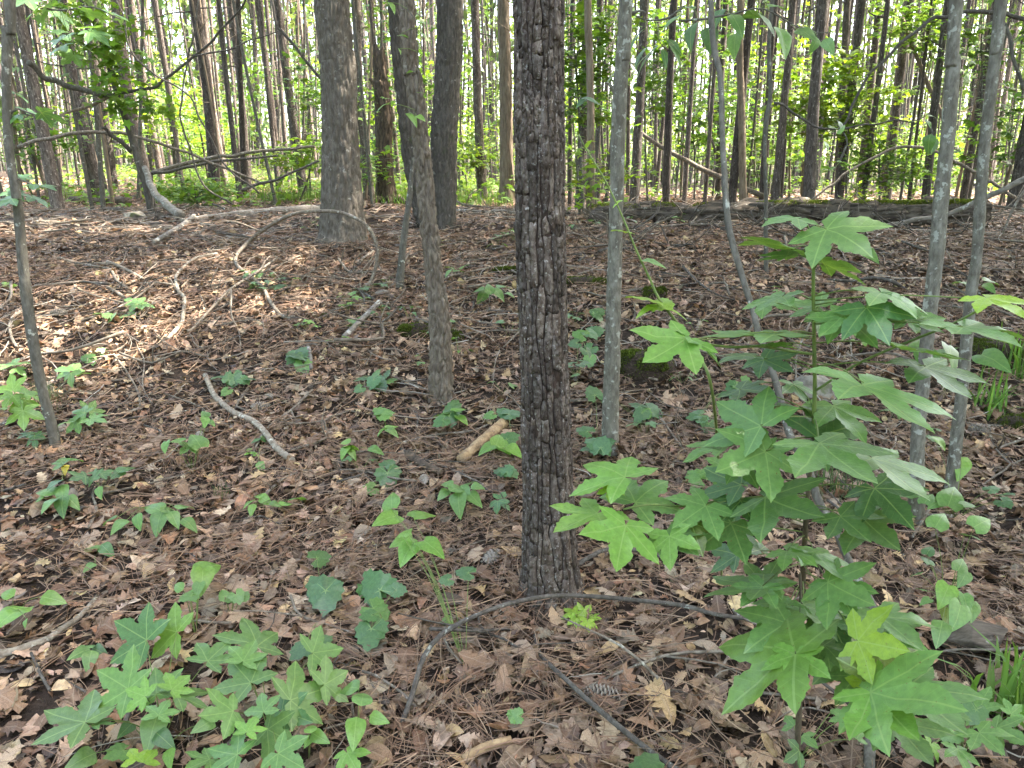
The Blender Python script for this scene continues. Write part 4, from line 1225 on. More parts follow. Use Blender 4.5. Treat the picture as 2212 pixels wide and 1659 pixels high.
# torn slabs of wood along the log
for q in range(16):
    f = g.uniform(.05, .95) * 6; k = int(min(f, 5)); p = PP[k] + (PP[k + 1] - PP[k]) * (f - k); r_ = RR[k]
    L = g.uniform(.25, .8); a0 = g.uniform(-.3, 1.25)
    nr = np.array([0, -math.cos(a0), math.sin(a0)]); c = p + nr * r_ * 1.02
    x_ = np.array([1, 0, g.normal(0, .03)]) * L * .5; up = np.cross(nr, [1, 0, 0]) * g.uniform(.012, .03)
    V = np.array([c - x_ - up, c + x_ - up * .4, c + x_ * .9 + up, c - x_ * .8 + up * .7]); Vn = V + nr * g.uniform(.012, .03)
    VV = np.vstack([V - nr * .03, Vn]); F = [np.array([[0, 1, 5, 4], [1, 2, 6, 5], [2, 3, 7, 6], [3, 0, 4, 7], [4, 5, 6, 7]])]
    add_mesh('wood_slab', (VV, F), M['log'], e, B_, False)
def logbark(s): return bark_cells(.05, .06, .008, s)
long_log('fallen_log', (392, 470), (700, 446), 9.6, 11.5, 11, 22, 'log_grey', 'long smooth grey fallen log leading to the thick grey oak', bark_smooth(.006, 3), .15, 24, .08, .015, 5)
long_log('fallen_log', (150, 415), (272, 402), 14.5, 14.0, 18, 22, 'log', 'short dark broken log behind the leaning left pine', logbark(4), .1, 30, .06, .03, 6)
long_log('fallen_log', (1640, 436), (2060, 431), 14.0, 15.0, 9, 9, 'log', 'thin dark log lying parallel beyond the rotten log', logbark(7), .1, 16, .1, .05, 8)
long_log('fallen_log', (980, 445), (1115, 440), 11.2, 11.0, 9, 9, 'log_grey', 'thin grey log between the forked oak and the scaly pine', bark_smooth(.006, 9), .1, 16, .08, .03, 9)
long_log('fallen_log', (215, 425), (300, 440), 12.3, 11.8, 13, 11, 'log', 'dark mossy log end beside the foot of the crooked tree', logbark(2), .2, 20, .06, .03, 11)
long_log('fallen_log', (100, 372), (185, 378), 18, 17, 11, 11, 'deadwood', 'pale sunlit log among brush at the far left', bark_smooth(.01, 5), .05, 16, .1, .03, 12)
# rails of fallen pines leaning across the stand at the left
for pts, Y, wd, lb in (([(330, 372), (400, 355), (480, 338), (560, 328), (680, 316)], 13.5, 8, 'long thin fallen pine propped nearly level across the left stand'),
                       ([(325, 376), (390, 366), (460, 350), (540, 343), (600, 336)], 13.2, 6, 'thin fallen pole just under the long propped pine'),
                       ([(40, 318), (95, 300), (150, 288), (220, 284), (290, 295), (370, 318), (450, 348), (520, 375), (570, 400)], 11.6, 7, 'long bare bough arching down across the left pines'),
                       ([(522, 412), (560, 398), (600, 384), (640, 368), (690, 345)], 11.8, 6, 'dark bare branch slanting up to the thick grey oak')):
    PP_ = [at(px, py, Y + .1 * k) for k, (px, py) in enumerate(pts)]; r_ = wd * .5 * Y / FPX
    V, F = tube(PP_, np.linspace(r_ * 1.15, r_ * .7, len(PP_)), 8, .1, None, .03, len(lb)); b0 = PP_[0].copy()
    tag(link('fallen_pole', raw_mesh('fallen_pole', V - b0, F, M['deadwood' if wd != 6 else 'deadwood_dark'], smooth=True), None, b0), lb, 'dead branch')

c3 = lambda L: [cr(0, 2, *p) for p in L]
# right-hand dead boughs over the rotten log
for pts, Y, w0, w1, mt, lb in ((c3([(840, 1300), (960, 1200), (1100, 1100), (1280, 1000), (1450, 945), (1660, 990), (1900, 1120), (2080, 1230), (2212, 1310)]), 10.6, 5, 7, 'deadwood', 'pale bare bough arching over the rotten log'),
                               (c3([(1040, 820), (1100, 690), (1200, 500), (1300, 390), (1400, 290), (1600, 140), (1700, 110), (1820, 80), (1950, 75), (2120, 100), (2260, 140)]), 7.6, 5, 9, 'deadwood_dark', 'dark bare limb arching high behind the close grey pair'),
                               (c3([(590, 660), (640, 668), (700, 715), (790, 780), (870, 825), (1000, 832), (1100, 825), (1250, 800), (1400, 780), (1520, 800)]), 8.3, 6, 3, 'deadwood_dark', 'thin dark branch sagging from the kinked sapling'),
                               (c3([(2260, 1140), (2150, 1190), (1960, 1285), (1850, 1330), (1720, 1385), (1600, 1410), (1450, 1435), (1280, 1475)]), 8.8, 13, 9, 'log_grey', 'thick grey dead bough slanting down across the rotten log'),
                               (c3([(2212, 1230), (2150, 1330), (2100, 1440), (2060, 1520), (2075, 1590)]), 8.0, 6, 4, 'deadwood', 'pale crooked dead stick by the right edge'),
                               (c3([(1380, 1320), (1300, 1400), (1270, 1460)]), 9.3, 5, 4, 'deadwood', 'short pale stick leaning on the mossy log'),
                               (c3([(2085, 150), (2130, 260), (2140, 350), (2180, 480), (2212, 590)]), 7.0, 8, 7, 'grey_dark', 'grey bough crossing behind the outward bending grey tree')):
    PP_ = [at(px, py, Y) for px, py in pts]
    r0, r1 = w0 * .5 * Y / FPX, w1 * .5 * Y / FPX
    V, F = tube(PP_, np.linspace(r0, r1, len(PP_)), 8, .06, None, .02, len(lb)); b0 = PP_[0].copy()
    tag(link('dead_bough', raw_mesh('dead_bough', V - b0, F, M[mt], smooth=True), None, b0), lb, 'dead branch')
# bare limbs at the left, over the stand
for pts, Y, w0, w1, lb in (([(585, 0), (597, 50), (610, 72), (640, 105), (665, 145), (695, 173)], 8.6, 5, 6, 'dark bare twig curving down to the thick grey oak'),
                           ([(255, 0), (270, 45), (277, 95), (300, 130), (330, 158), (400, 200), (450, 290), (480, 350), (560, 420)], 9.5, 3, 4, 'long thin dark vine hanging in front of the left pines'),
                           ([(428, 0), (420, 80), (405, 120), (395, 180), (393, 250), (410, 330), (440, 400), (500, 440)], 9.8, 4, 4, 'thin vine hanging straight down in the left stand'),
                           ([(425, 120), (480, 110), (560, 80), (600, 65)], 9.6, 4, 2, 'thin bare side twig above the left stand')):
    PP_ = [at(px, py, Y) for px, py in pts]
    V, F = tube(PP_, np.linspace(w0, w1, len(PP_)) * .5 * Y / FPX, 6, .08, None, .03, len(lb)); b0 = PP_[0].copy()
    tag(link('bare_twig', raw_mesh('bare_twig', V - b0, F, M['deadwood_dark'], smooth=True), None, b0), lb, 'twig')

# the arching vine before the grey oak
B1 = lambda L: [cr(1, 0, *p) for p in L]
B2 = lambda L: [cr(1, 1, *p) for p in L]
D1 = lambda L: [cr(2, 0, *p) for p in L]
D2 = lambda L: [cr(2, 1, *p) for p in L]
D3 = lambda L: [cr(2, 2, *p) for p in L]
lying('arching_vine', [(780, 645), (803, 603), (816, 553), (808, 513), (787, 483), (740, 460), (690, 456), (640, 461), (600, 478), (565, 500), (535, 525), (510, 553), (514, 575), (540, 596), (567, 620), (583, 650), (610, 683), (638, 698)], 7, 8, 'deadwood',
      'grey woody vine rising in a big arch before the thick grey oak', 'vine', arch=[0, .12, .3, .45, .55, .6, .6, .5, .4, .28, .15, .08, .06, .04, .05, .06, .04, 0], twigs=3, seed=5)
lying('fallen_branch', B1([(1410, 15), (1330, 30), (1250, 60), (1150, 160), (1160, 260), (1200, 310), (1190, 430), (1180, 480), (1090, 580)]), 5, 9, 'deadwood_pale', 'crooked pale branch bending sharply, near the foot of the arching vine', 'branch', twigs=3, seed=7)
lying('fallen_branch', B1([(1800, 10), (1640, 120), (1500, 210), (1370, 340), (1250, 470), (1220, 530)]), 5, 6, 'deadwood', 'straight thin stick lying slantwise under the arching vine', 'branch', seed=9, arch=[.1, .1, .1, .08, .04, 0])
lying('fallen_branch', B1([(1335, 820), (1365, 890), (1400, 960), (1500, 1050), (1570, 1090), (1650, 1130), (1720, 1200), (1800, 1300), (1900, 1390)]), 10, 15, 'deadwood_pale', 'thick pale curved branch lying in the open leaf litter at the left', 'branch', sides=14, seed=11, disp=bark_smooth(.003, 3))
lying('fallen_branch', B1([(740, 675), (790, 740), (830, 800), (900, 920), (915, 1015)]), 4, 4, 'deadwood', 'thin straight twig pointing downhill behind the thick pale branch', 'twig', twigs=1, seed=13)
lying('fallen_branch', B1([(900, 640), (940, 720), (930, 880), (985, 1000)]), 3, 3, 'deadwood', 'thin bent twig beside the straight downhill twig', 'twig', seed=14)
lying('fallen_branch', B1([(1500, 220), (1500, 380), (1545, 480), (1565, 630)]), 4, 3, 'deadwood', 'thin forked twig beside the arching vine foot', 'twig', twigs=2, seed=15, arch=[.15, .08, .03, 0])
lying('fallen_branch', B1([(140, 400), (90, 440), (70, 520), (95, 600), (120, 640)]), 7, 5, 'deadwood', 'small hooked branch behind the dark thin sapling', 'branch', seed=17)
lying('fallen_branch', B1([(0, 1160), (60, 1130), (130, 1105), (190, 1080), (290, 1070)]), 10, 7, 'deadwood_dark', 'grey stick at the foot of the dark thin sapling', 'branch', seed=19)
lying('fallen_branch', B1([(210, 250), (240, 230), (330, 220), (430, 210), (520, 205)]), 5, 4, 'deadwood', 'pale level stick high on the left slope', 'twig', seed=20)
lying('fallen_branch', B1([(380, 45), (520, 80), (650, 110), (720, 120), (760, 190), (830, 245)]), 6, 5, 'deadwood', 'long bent stick high on the left slope', 'branch', twigs=3, seed=21)
lying('fallen_branch', B1([(700, 70), (800, 110), (930, 180)]), 7, 6, 'deadwood', 'stubby pale stick above the long bent one', 'branch', seed=22)
lying('fallen_branch', B1([(700, 240), (760, 270), (810, 305)]), 7, 6, 'deadwood', 'short pale stick under the long bent one', 'branch', seed=23)
lying('fallen_branch', [(333, 535), (365, 515), (395, 497), (420, 478)], 9, 11, 'log_grey', 'pale broken branch below the fallen stem of the crooked tree', 'branch', seed=24, twigs=1)
lying('fallen_branch', B1([(2000, 640), (2015, 700), (2020, 770)]), 10, 8, 'log_grey', 'short stubby grey stick in the open litter', 'branch', seed=25)
lying('fallen_branch', B1([(1930, 1460), (1840, 1500), (1760, 1560), (1690, 1640)]), 4, 8, 'deadwood', 'pale stick running on below the thick pale branch', 'branch', twigs=1, seed=26)
lying('fallen_branch', B2([(-20, 1345), (150, 1310), (300, 1280), (600, 1210), (850, 1180), (1000, 1110), (1100, 1070)]), 6, 3, 'deadwood', 'long thin pale stick lying level, left of the scaly pine', 'branch', twigs=4, seed=27)
lying('log_piece', B2([(775, 1390), (900, 1285), (1050, 1150)]), 22, 24, 'peeled', 'short peeling yellowish log piece beside the scaly pine', 'log', sides=18, step=.03, disp=bark_cells(.03, .06, .006, 4), seed=29)
lying('log_piece', B2([(440, 1350), (530, 1410), (650, 1465)]), 22, 14, 'snag', 'brown curled bark chunk below the slim rough oak', 'bark chunk', sides=16, step=.03, disp=bark_smooth(.01, 4), seed=31)
lying('fallen_branch', B2([(20, 575), (120, 470), (250, 340)]), 13, 12, 'log_grey', 'straight lichen spotted branch piece left of the slim rough oak', 'branch', sides=14, disp=bark_smooth(.005, 5), seed=33)
lying('fallen_branch', B2([(390, 1300), (470, 1345), (600, 1395), (700, 1430), (800, 1470), (980, 1590)]), 7, 5, 'deadwood_dark', 'dark forked branch below the slim rough oak', 'branch', twigs=5, seed=35)
lying('fallen_branch', B2([(-30, 1515), (100, 1480), (250, 1430), (450, 1405)]), 5, 4, 'deadwood_dark', 'grey twig meeting the dark forked branch', 'twig', twigs=1, seed=37)
lying('fallen_branch', B2([(1480, 990), (1590, 975), (1700, 985), (1800, 1000)]), 7, 6, 'deadwood', 'pale stick between the scaly pine and the pale grey tree', 'branch', seed=39)
lying('fallen_branch', B2([(1810, 765), (1880, 800), (1990, 835), (2050, 850)]), 6, 6, 'deadwood', 'pale stick at the foot of the mossy stump by the pale grey tree', 'branch', seed=41)
lying('fallen_branch', B2([(2000, 1040), (2080, 1120), (2150, 1220), (2230, 1320)]), 5, 5, 'deadwood', 'pale twig beyond the pale grey tree running downhill', 'twig', twigs=2, seed=43)
lying('fallen_branch', B2([(60, 150), (130, 60), (210, 0)]), 7, 6, 'deadwood', 'pale stick inside the end of the arching vine', 'branch', seed=44)
lying('fallen_branch', D1([(640, 620), (570, 700), (500, 770), (420, 835), (330, 890), (200, 945), (90, 985), (-20, 1015)]), 8, 15, 'deadwood_pale', 'pale dead branch entering at the lower left edge', 'branch', sides=14, disp=bark_smooth(.003, 4), twigs=1, seed=45)
lying('fallen_branch', D1([(215, 985), (250, 1060), (290, 1160), (340, 1230)]), 5, 6, 'deadwood_dark', 'short dark knobbly twig below the pale dead branch', 'twig', seed=46)
lying('fallen_branch', D3([(620, 712), (400, 690), (200, 660), (0, 605)]) + D2([(1900, 570), (1600, 545), (1340, 545), (1080, 595), (850, 680), (740, 735), (650, 790), (585, 860), (540, 930), (510, 1000), (490, 1080), (470, 1150), (430, 1270), (390, 1370), (340, 1450)]), 8, 11, 'deadwood_dark',
      'long dark branch bowed across the ground before the scaly pine', 'branch', sides=14, seed=47, disp=bark_smooth(.002, 6), arch=[.03, .05, .08, .10, .13, .15, .17, .18, .18, .16, .14, .12, .1, .08, .07, .05, .03, .01], twigs=0)
lying('fallen_branch', D2([(1255, 625), (1310, 545), (1380, 470), (1450, 400), (1560, 320), (1640, 275), (1720, 243), (1890, 243), (2000, 265), (2090, 295), (2200, 350)]), 11, 8, 'deadwood_dark', 'dark branch leaning on the foot of the scaly pine', 'branch', sides=12, seed=49, arch=[.02, .06, .1, .13, .15, .15, .14, .1, .07, .05, .02])
lying('fallen_branch', D2([(1250, 850), (1280, 900), (1320, 960), (1450, 1080), (1600, 1220), (1800, 1390), (2000, 1550), (2200, 1690)]), 8, 13, 'deadwood_dark', 'dark smooth branch running out of the bottom edge by the pine cone', 'branch', sides=14, seed=51, arch=[0, .03, .05, .07, .08, .08, .06, .05])
lying('fallen_branch', D2([(890, 735), (900, 800), (930, 850), (1050, 900), (1120, 940), (1195, 975)]), 6, 5, 'deadwood_dark', 'short knobbly twig under the bowed dark branch', 'twig', twigs=1, seed=53)
lying('fallen_branch', D2([(600, 930), (720, 910), (830, 895), (900, 870)]), 3, 3, 'deadwood', 'thin pale twig crossing the green stem under the bowed branch', 'twig', seed=54)
lying('fallen_branch', D2([(140, 1098), (220, 1130), (300, 1190), (400, 1260), (485, 1345)]), 6, 6, 'deadwood', 'pale rough twig beside the lobed seedlings at the bottom', 'twig', seed=55)
lying('log_piece', D2([(790, 1690), (920, 1640), (1100, 1570)]), 16, 20, 'peeled', 'peeling bark stick cut by the bottom edge', 'branch', sides=14, disp=bark_smooth(.005, 7), seed=57)
lying('fallen_branch', D3([(790, 1010), (900, 1100), (1040, 1210), (1180, 1340), (1290, 1440), (1360, 1540), (1380, 1620)]), 6, 8, 'deadwood_dark', 'thin dark stick behind the stems of the lobed sapling', 'branch', seed=58, arch=[.14, .12, .1, .08, .05, .03, .01])
lying('fallen_branch', D3([(1590, 30), (1550, 110), (1480, 220)]), 6, 5, 'deadwood', 'short white stick below the close grey pair', 'twig', seed=59)
lying('fallen_branch', D3([(1400, 60), (1500, 65), (1620, 80), (1740, 85)]), 7, 7, 'deadwood', 'pale stick across the foot of the close grey pair', 'branch', seed=60)
lying('fallen_branch', [cr(1, 2, *p) for p in [(0, 100), (60, 170), (130, 230), (230, 290), (340, 320)]], 6, 4, 'deadwood_dark', 'grey twig beyond the pale grey tree below the rotten log', 'twig', twigs=2, seed=61)
lying('fallen_branch', [cr(1, 2, *p) for p in [(940, 190), (1100, 160), (1240, 140), (1360, 165), (1430, 210)]], 5, 8, 'deadwood_dark', 'dark bowed branch below the rotten log with a pine cone under it', 'branch', seed=62, arch=[0, .06, .09, .08, .02])
lying('fallen_branch', [cr(1, 2, *p) for p in [(830, 420), (740, 640), (735, 780), (715, 940)]], 4, 4, 'deadwood', 'thin pale twig standing beside the pale stone', 'twig', seed=63, arch=[.3, .2, .1, 0])
lying('fallen_branch', [cr(1, 2, *p) for p in [(1080, 560), (1095, 800), (1080, 1080)]], 4, 4, 'deadwood', 'thin white twig in the litter beyond the pale stone', 'twig', seed=64)

# many small twigs of the same look
g = np.random.default_rng(97)
TW = []
for k in range(9):
    pts = np.cumsum(np.vstack([[0, 0, 0], g.normal(0, .05, (4, 3)) * [1, 1, .12] + [.12, 0, 0]]), 0); pts -= pts.mean(0)
    parts = [tube(pts, [.0055, .005, .004, .0035, .002], 5, .06, None, .006, k)]
    for q in range(k % 4):
        c = pts[1 + q]; d = g.normal(0, .12, 3) * [1, 1, .35]
        parts.append(tube([c, c + d * .5 + [0, 0, .01], c + d + [.05, 0, .02]], [.0035, .003, .0015], 4, .06))
    V, F = join(parts)
    TW.append(raw_mesh('twig', V, F, M['deadwood' if k % 3 else 'deadwood_dark'], smooth=True))
xy = np.vstack([wedge(45, 1.8, 4.2, g, .1), wedge(115, 4.2, 8, g, .1), wedge(130, 8, 12, g, .1)])
xy[170:, 0] = np.where(g.random(len(xy) - 170) < .5, np.abs(xy[170:, 0]), xy[170:, 0])
for x, y in xy:
    o = link('twig', TW[int(g.integers(0, 9))]); s = float(g.uniform(.6, 1.6) * (1 if y < 5 else 1.5 if y < 8 else 2.0))
    nrm = land_normal(np.array([x]), np.array([y]))[0]
    o.rotation_mode = 'QUATERNION'
    o.rotation_quaternion = Vector((0, 0, 1)).rotation_difference(Vector(nrm)) @ Matrix.Rotation(g.uniform(0, 6.28), 3, 'Z').to_quaternion() @ Matrix.Rotation(g.normal(0, .15), 3, 'Y').to_quaternion()
    o.scale = (s, s, s); o.location = (x, y, h1(x, y) + .03)
    tag(o, 'small bare twig lying loose on the leaf litter', 'twig', 'loose twigs on the litter')
# brush: dead sprays tangled along the foot of the rotten log
for q in range(26):
    px = g.uniform(1260, 2190); Y = g.uniform(7.6, 9.1); c = at(px, 480, Y); c[2] = h1(c[0], c[1])
    parts = []
    for k in range(int(g.integers(3, 6))):
        a = g.uniform(0, 6.28); L = g.uniform(.3, .9); d = np.array([math.cos(a), math.sin(a) * .6, g.uniform(.05, .6)]) * L
        parts.append(tube([np.zeros(3) + [0, 0, .02], d * .5 + g.normal(0, .05, 3), d * .8 + g.normal(0, .08, 3), d + g.normal(0, .1, 3)], [.007, .006, .004, .002], 5, .08))
    V, F = join(parts)
    tag(link('dead_brush', raw_mesh('dead_brush', V, F, M['deadwood' if q % 2 else 'deadwood_dark'], smooth=True), None, c), 'tangled bare dead brush before the rotten log', 'brush', 'brush along the rotten log')

for q in range(16):
    c = on_ground(g.uniform(230, 860), g.uniform(520, 720)); parts = []
    for k in range(int(g.integers(2, 5))):
        a = g.uniform(0, 6.28); d = np.array([math.cos(a), math.sin(a), g.uniform(.0, .25)]) * g.uniform(.3, .8)
        parts.append(tube([np.zeros(3) + [0, 0, .03], d * .4 + g.normal(0, .05, 3) + [0, 0, .05], d * .75 + g.normal(0, .07, 3) + [0, 0, .05], d + g.normal(0, .08, 3)], [.005, .0042, .003, .0015], 5, .06))
    V, F = join(parts)
    tag(link('dead_brush', raw_mesh('dead_brush', V, F, M['deadwood' if q % 3 else 'deadwood_dark'], smooth=True), None, c), 'fine tangled dead twigs near the arching vine', 'brush', 'brush around the arching vine')

# ------------------------------------------------------------------ stones and moss
def stone(px, py, size, label, seed, mat='rock', sink=.3):
    p = on_ground(px, py)
    import bmesh
    bm = bmesh.new(); bmesh.ops.create_icosphere(bm, subdivisions=4, radius=1)
    V = np.array([v.co for v in bm.verts]); F = np.array([[v.index for v in f.verts] for f in bm.faces]); bm.free()
    gg = np.random.default_rng(seed)
    for q in range(16):      # broken faces
        nrm = gg.normal(0, 1, 3); nrm /= np.linalg.norm(nrm); d = V @ nrm; lim = gg.uniform(.55, .85)
        V = V - np.clip(d - lim, 0, 9)[:, None] * nrm
    V = V * (1 + .06 * fbm(V[:, 0] * 3, V[:, 1] * 3, V[:, 2] * 3, s=seed))[:, None] * np.array(size)
    o = link('stone', raw_mesh('stone', V, [F], M[mat]), None, (p[0], p[1], p[2] + size[2] * (1 - sink)))
    return tag(o, label, 'stone')
stone(*cr(1, 2, 860, 930), (.15, .11, .10), 'pale angular stone half hidden behind the green stem of the sapling', 3)
stone(*cr(0, 0, 865, 1435), (.16, .10, .09), 'grey stone on the slope below the crooked tree', 4)
stone(*cr(2, 2, 1870, 880), (.14, .08, .06), 'dark low stone in the litter beside the grass clump', 6, 'log')
stone(*cr(2, 1, 700, 285), (.035, .025, .02), 'small rounded grey pebble near the heart shaped leaves', 7)
def moss_mound(px, py, size, label, seed, n=2600, base='soil'):
    p = on_ground(px, py); gg = np.random.default_rng(seed)
    e = empty('moss_mound', p, label, 'moss')
    u = np.linspace(0, 2 * math.pi, 25)[:-1]; vv = np.linspace(-.3, math.pi / 2, 9)
    VV = np.array([[math.cos(a) * math.cos(b) * size[0], math.sin(a) * math.cos(b) * size[1], math.sin(b) * size[2]] for b in vv for a in u])
    VV *= (1 + .22 * fbm(VV[:, 0] * 9, VV[:, 1] * 9, VV[:, 2] * 9, s=seed))[:, None]
    i = np.arange(8)[:, None] * 24; j = np.arange(24)[None]
    q = np.stack([i + j, i + (j + 1) % 24, i + 24 + (j + 1) % 24, i + 24 + j], -1).reshape(-1, 4)
    link('soil_core', raw_mesh('soil_core', VV, [q], M[base], smooth=True), e)
    cs, rs = [np.zeros(3)], [tuple(size)]
    for k in range(7):
        a = gg.uniform(0, 6.28); cs.append(np.array([math.cos(a) * size[0] * .6, math.sin(a) * size[1] * .6, size[2] * gg.uniform(.1, .6)])); rs.append((size[0] * .4, size[1] * .4, size[2] * .45))
    V, F, C_ = moss_patch(cs, rs, .016, n // 6, gg, (.085, .115, .02))
    link('moss', raw_mesh('moss', V, F, M['moss'], None, C_), e)
moss_mound(*cr(1, 1, 1960, 760), (.21, .15, .15), 'rounded green mossy stump just beyond the pale grey tree', 1, 7000)
moss_mound(*cr(1, 1, 500, 520), (.16, .10, .09), 'mossy mound behind the foot of the slim rough oak', 2, 5000)
moss_mound(*cr(1, 1, 730, 545), (.07, .06, .07), 'small moss tuft on the far side of the slim rough oak', 3, 2600)
moss_mound(*cr(1, 1, 1590, 190), (.22, .12, .07), 'flat mossy patch far behind the scaly pine', 4, 4000)
moss_mound(*cr(1, 1, 2030, 270), (.10, .08, .08), 'small mossy knob upslope of the mossy stump', 5, 2600)
moss_mound(*cr(1, 2, 2160, 1130), (.10, .10, .09), 'moss cushion at the right edge beside the grass', 6, 4000)
moss_mound(*cr(1, 2, 2010, 680), (.30, .16, .13), 'mossy bank behind the close grey pair', 7, 5000)
moss_mound(*cr(2, 1, 1500, 560), (.07, .05, .035), 'thin moss ring at the foot of the scaly pine', 8, 2600)
moss_mound(*cr(1, 1, 1080, 120), (.16, .09, .07), 'mossy hump far behind the scaly pine on its left', 9, 2600)

# ------------------------------------------------------------------ pine cones
def scale_mesh():
    V = np.array([[-.2, 0, 0], [.2, 0, 0], [.5, .75, .1], [.3, 1.0, .2], [-.3, 1.0, .2], [-.5, .75, .1], [0, .95, .36],
                  [-.2, 0, -.14], [.2, 0, -.14], [.5, .75, -.04], [.3, 1.0, .08], [-.3, 1.0, .08], [-.5, .75, -.04]], float)
    F = [np.array([[0, 1, 2, 5], [7, 12, 9, 8], [12, 11, 10, 9], [1, 8, 9, 2], [2, 9, 10, 3], [3, 10, 11, 4], [4, 11, 12, 5], [5, 12, 7, 0]]),
         np.array([[5, 2, 6], [2, 3, 6], [3, 4, 6], [4, 5, 6]])]
    return V, F
SV, SF = scale_mesh()
SCALE = raw_mesh('cone_scale', SV, SF, M['cone'])
def cone_frames(n=64):
    for k in range(n):
        f = (k + .5) / n; a = k * 2.39996
        rad = .2 * math.sin(math.pi * (f * .86 + .10)) ** .7
        sz = .17 * (math.sin(math.pi * (f * .8 + .16)) * .7 + .35)
        yield a, f - .5, rad, sz
def scale_matrix(a, t, rad, sz):
    out = Vector((0, math.cos(a), math.sin(a))); ax = (out * .75 + Vector((.62, 0, 0))).normalized()
    side = Vector((1, 0, 0)).cross(out).normalized(); up = side.cross(ax)
    m_ = Matrix((side, ax, up)).transposed().to_4x4()
    return Matrix.Translation(Vector((t, 0, 0)) + out * rad * .45) @ m_ @ Matrix.Scale(sz, 4)
core = tube([np.array([-.5, 0, 0]), np.array([-.2, 0, 0]), np.array([.2, 0, 0]), np.array([.5, 0, 0])], [.06, .11, .10, .03], 8, .2)
CORE = raw_mesh('cone_core', core[0], core[1], M['cone_core'], smooth=True)
allv = [core]
for fr in cone_frames():
    m_ = np.array(scale_matrix(*fr)); allv.append((SV @ m_[:3, :3].T + m_[:3, 3], SF))
jv, jf = join(allv)
WHOLE = raw_mesh('pine_cone', jv, jf, M['cone'])
def cone(px, py, yaw, L, label, parts=False, pitch=0.0):
    p = on_ground(px, py); p = p + np.array([0, 0, .035])
    rotm = (pitch, 0, R(yaw))
    if parts:
        e = empty('pine_cone', p, label, 'pine cone'); e.rotation_euler = (0, R(pitch), R(yaw)); e.scale = (L, L, L)
        link('core', CORE, e)
        for fr in cone_frames():
            o = link('scale', SCALE, e); o.matrix_local = scale_matrix(*fr)
    else:
        e = link('pine_cone', WHOLE, None, p); e.rotation_euler = (0, R(pitch), R(yaw)); e.scale = (L, L, L); tag(e, label, 'pine cone')
cone(*cr(2, 1, 1700, 1262), 165, .115, 'pale open pine cone beside the dark branch at the bottom', True)
cone(*cr(2, 1, 970, 345), 60, .12, 'pine cone in the litter to the left of the scaly pine foot', True)
cone(*cr(2, 1, 245, 590), 75, .10, 'pine cone half under the round dark vine leaves', True)
cone(*cr(1, 0, 1690, 1010), 15, .11, 'pine cone behind the thick pale curved branch')
cone(*cr(1, 0, 1300, 1210), 110, .10, 'pine cone behind the large heart shaped leaf on the left slope')
cone(*cr(1, 0, 385, 395), 10, .12, 'pine cone up the slope behind the dark thin sapling')
cone(*cr(1, 0, 410, 1165), 120, .10, 'pine cone beside the foot of the dark thin sapling')
cone(*cr(1, 2, 1930, 1165), 165, .13, 'pine cone near the grass clump at the right edge')
cone(*cr(1, 2, 1150, 200), 60, .13, 'pine cone under the dark bowed branch below the log')
cone(*cr(1, 1, 270, 270), 20, .12, 'pine cone upslope of the lichen spotted branch piece')
cone(*cr(1, 1, 540, 1500), 100, .10, 'pine cone below the dark forked branch')
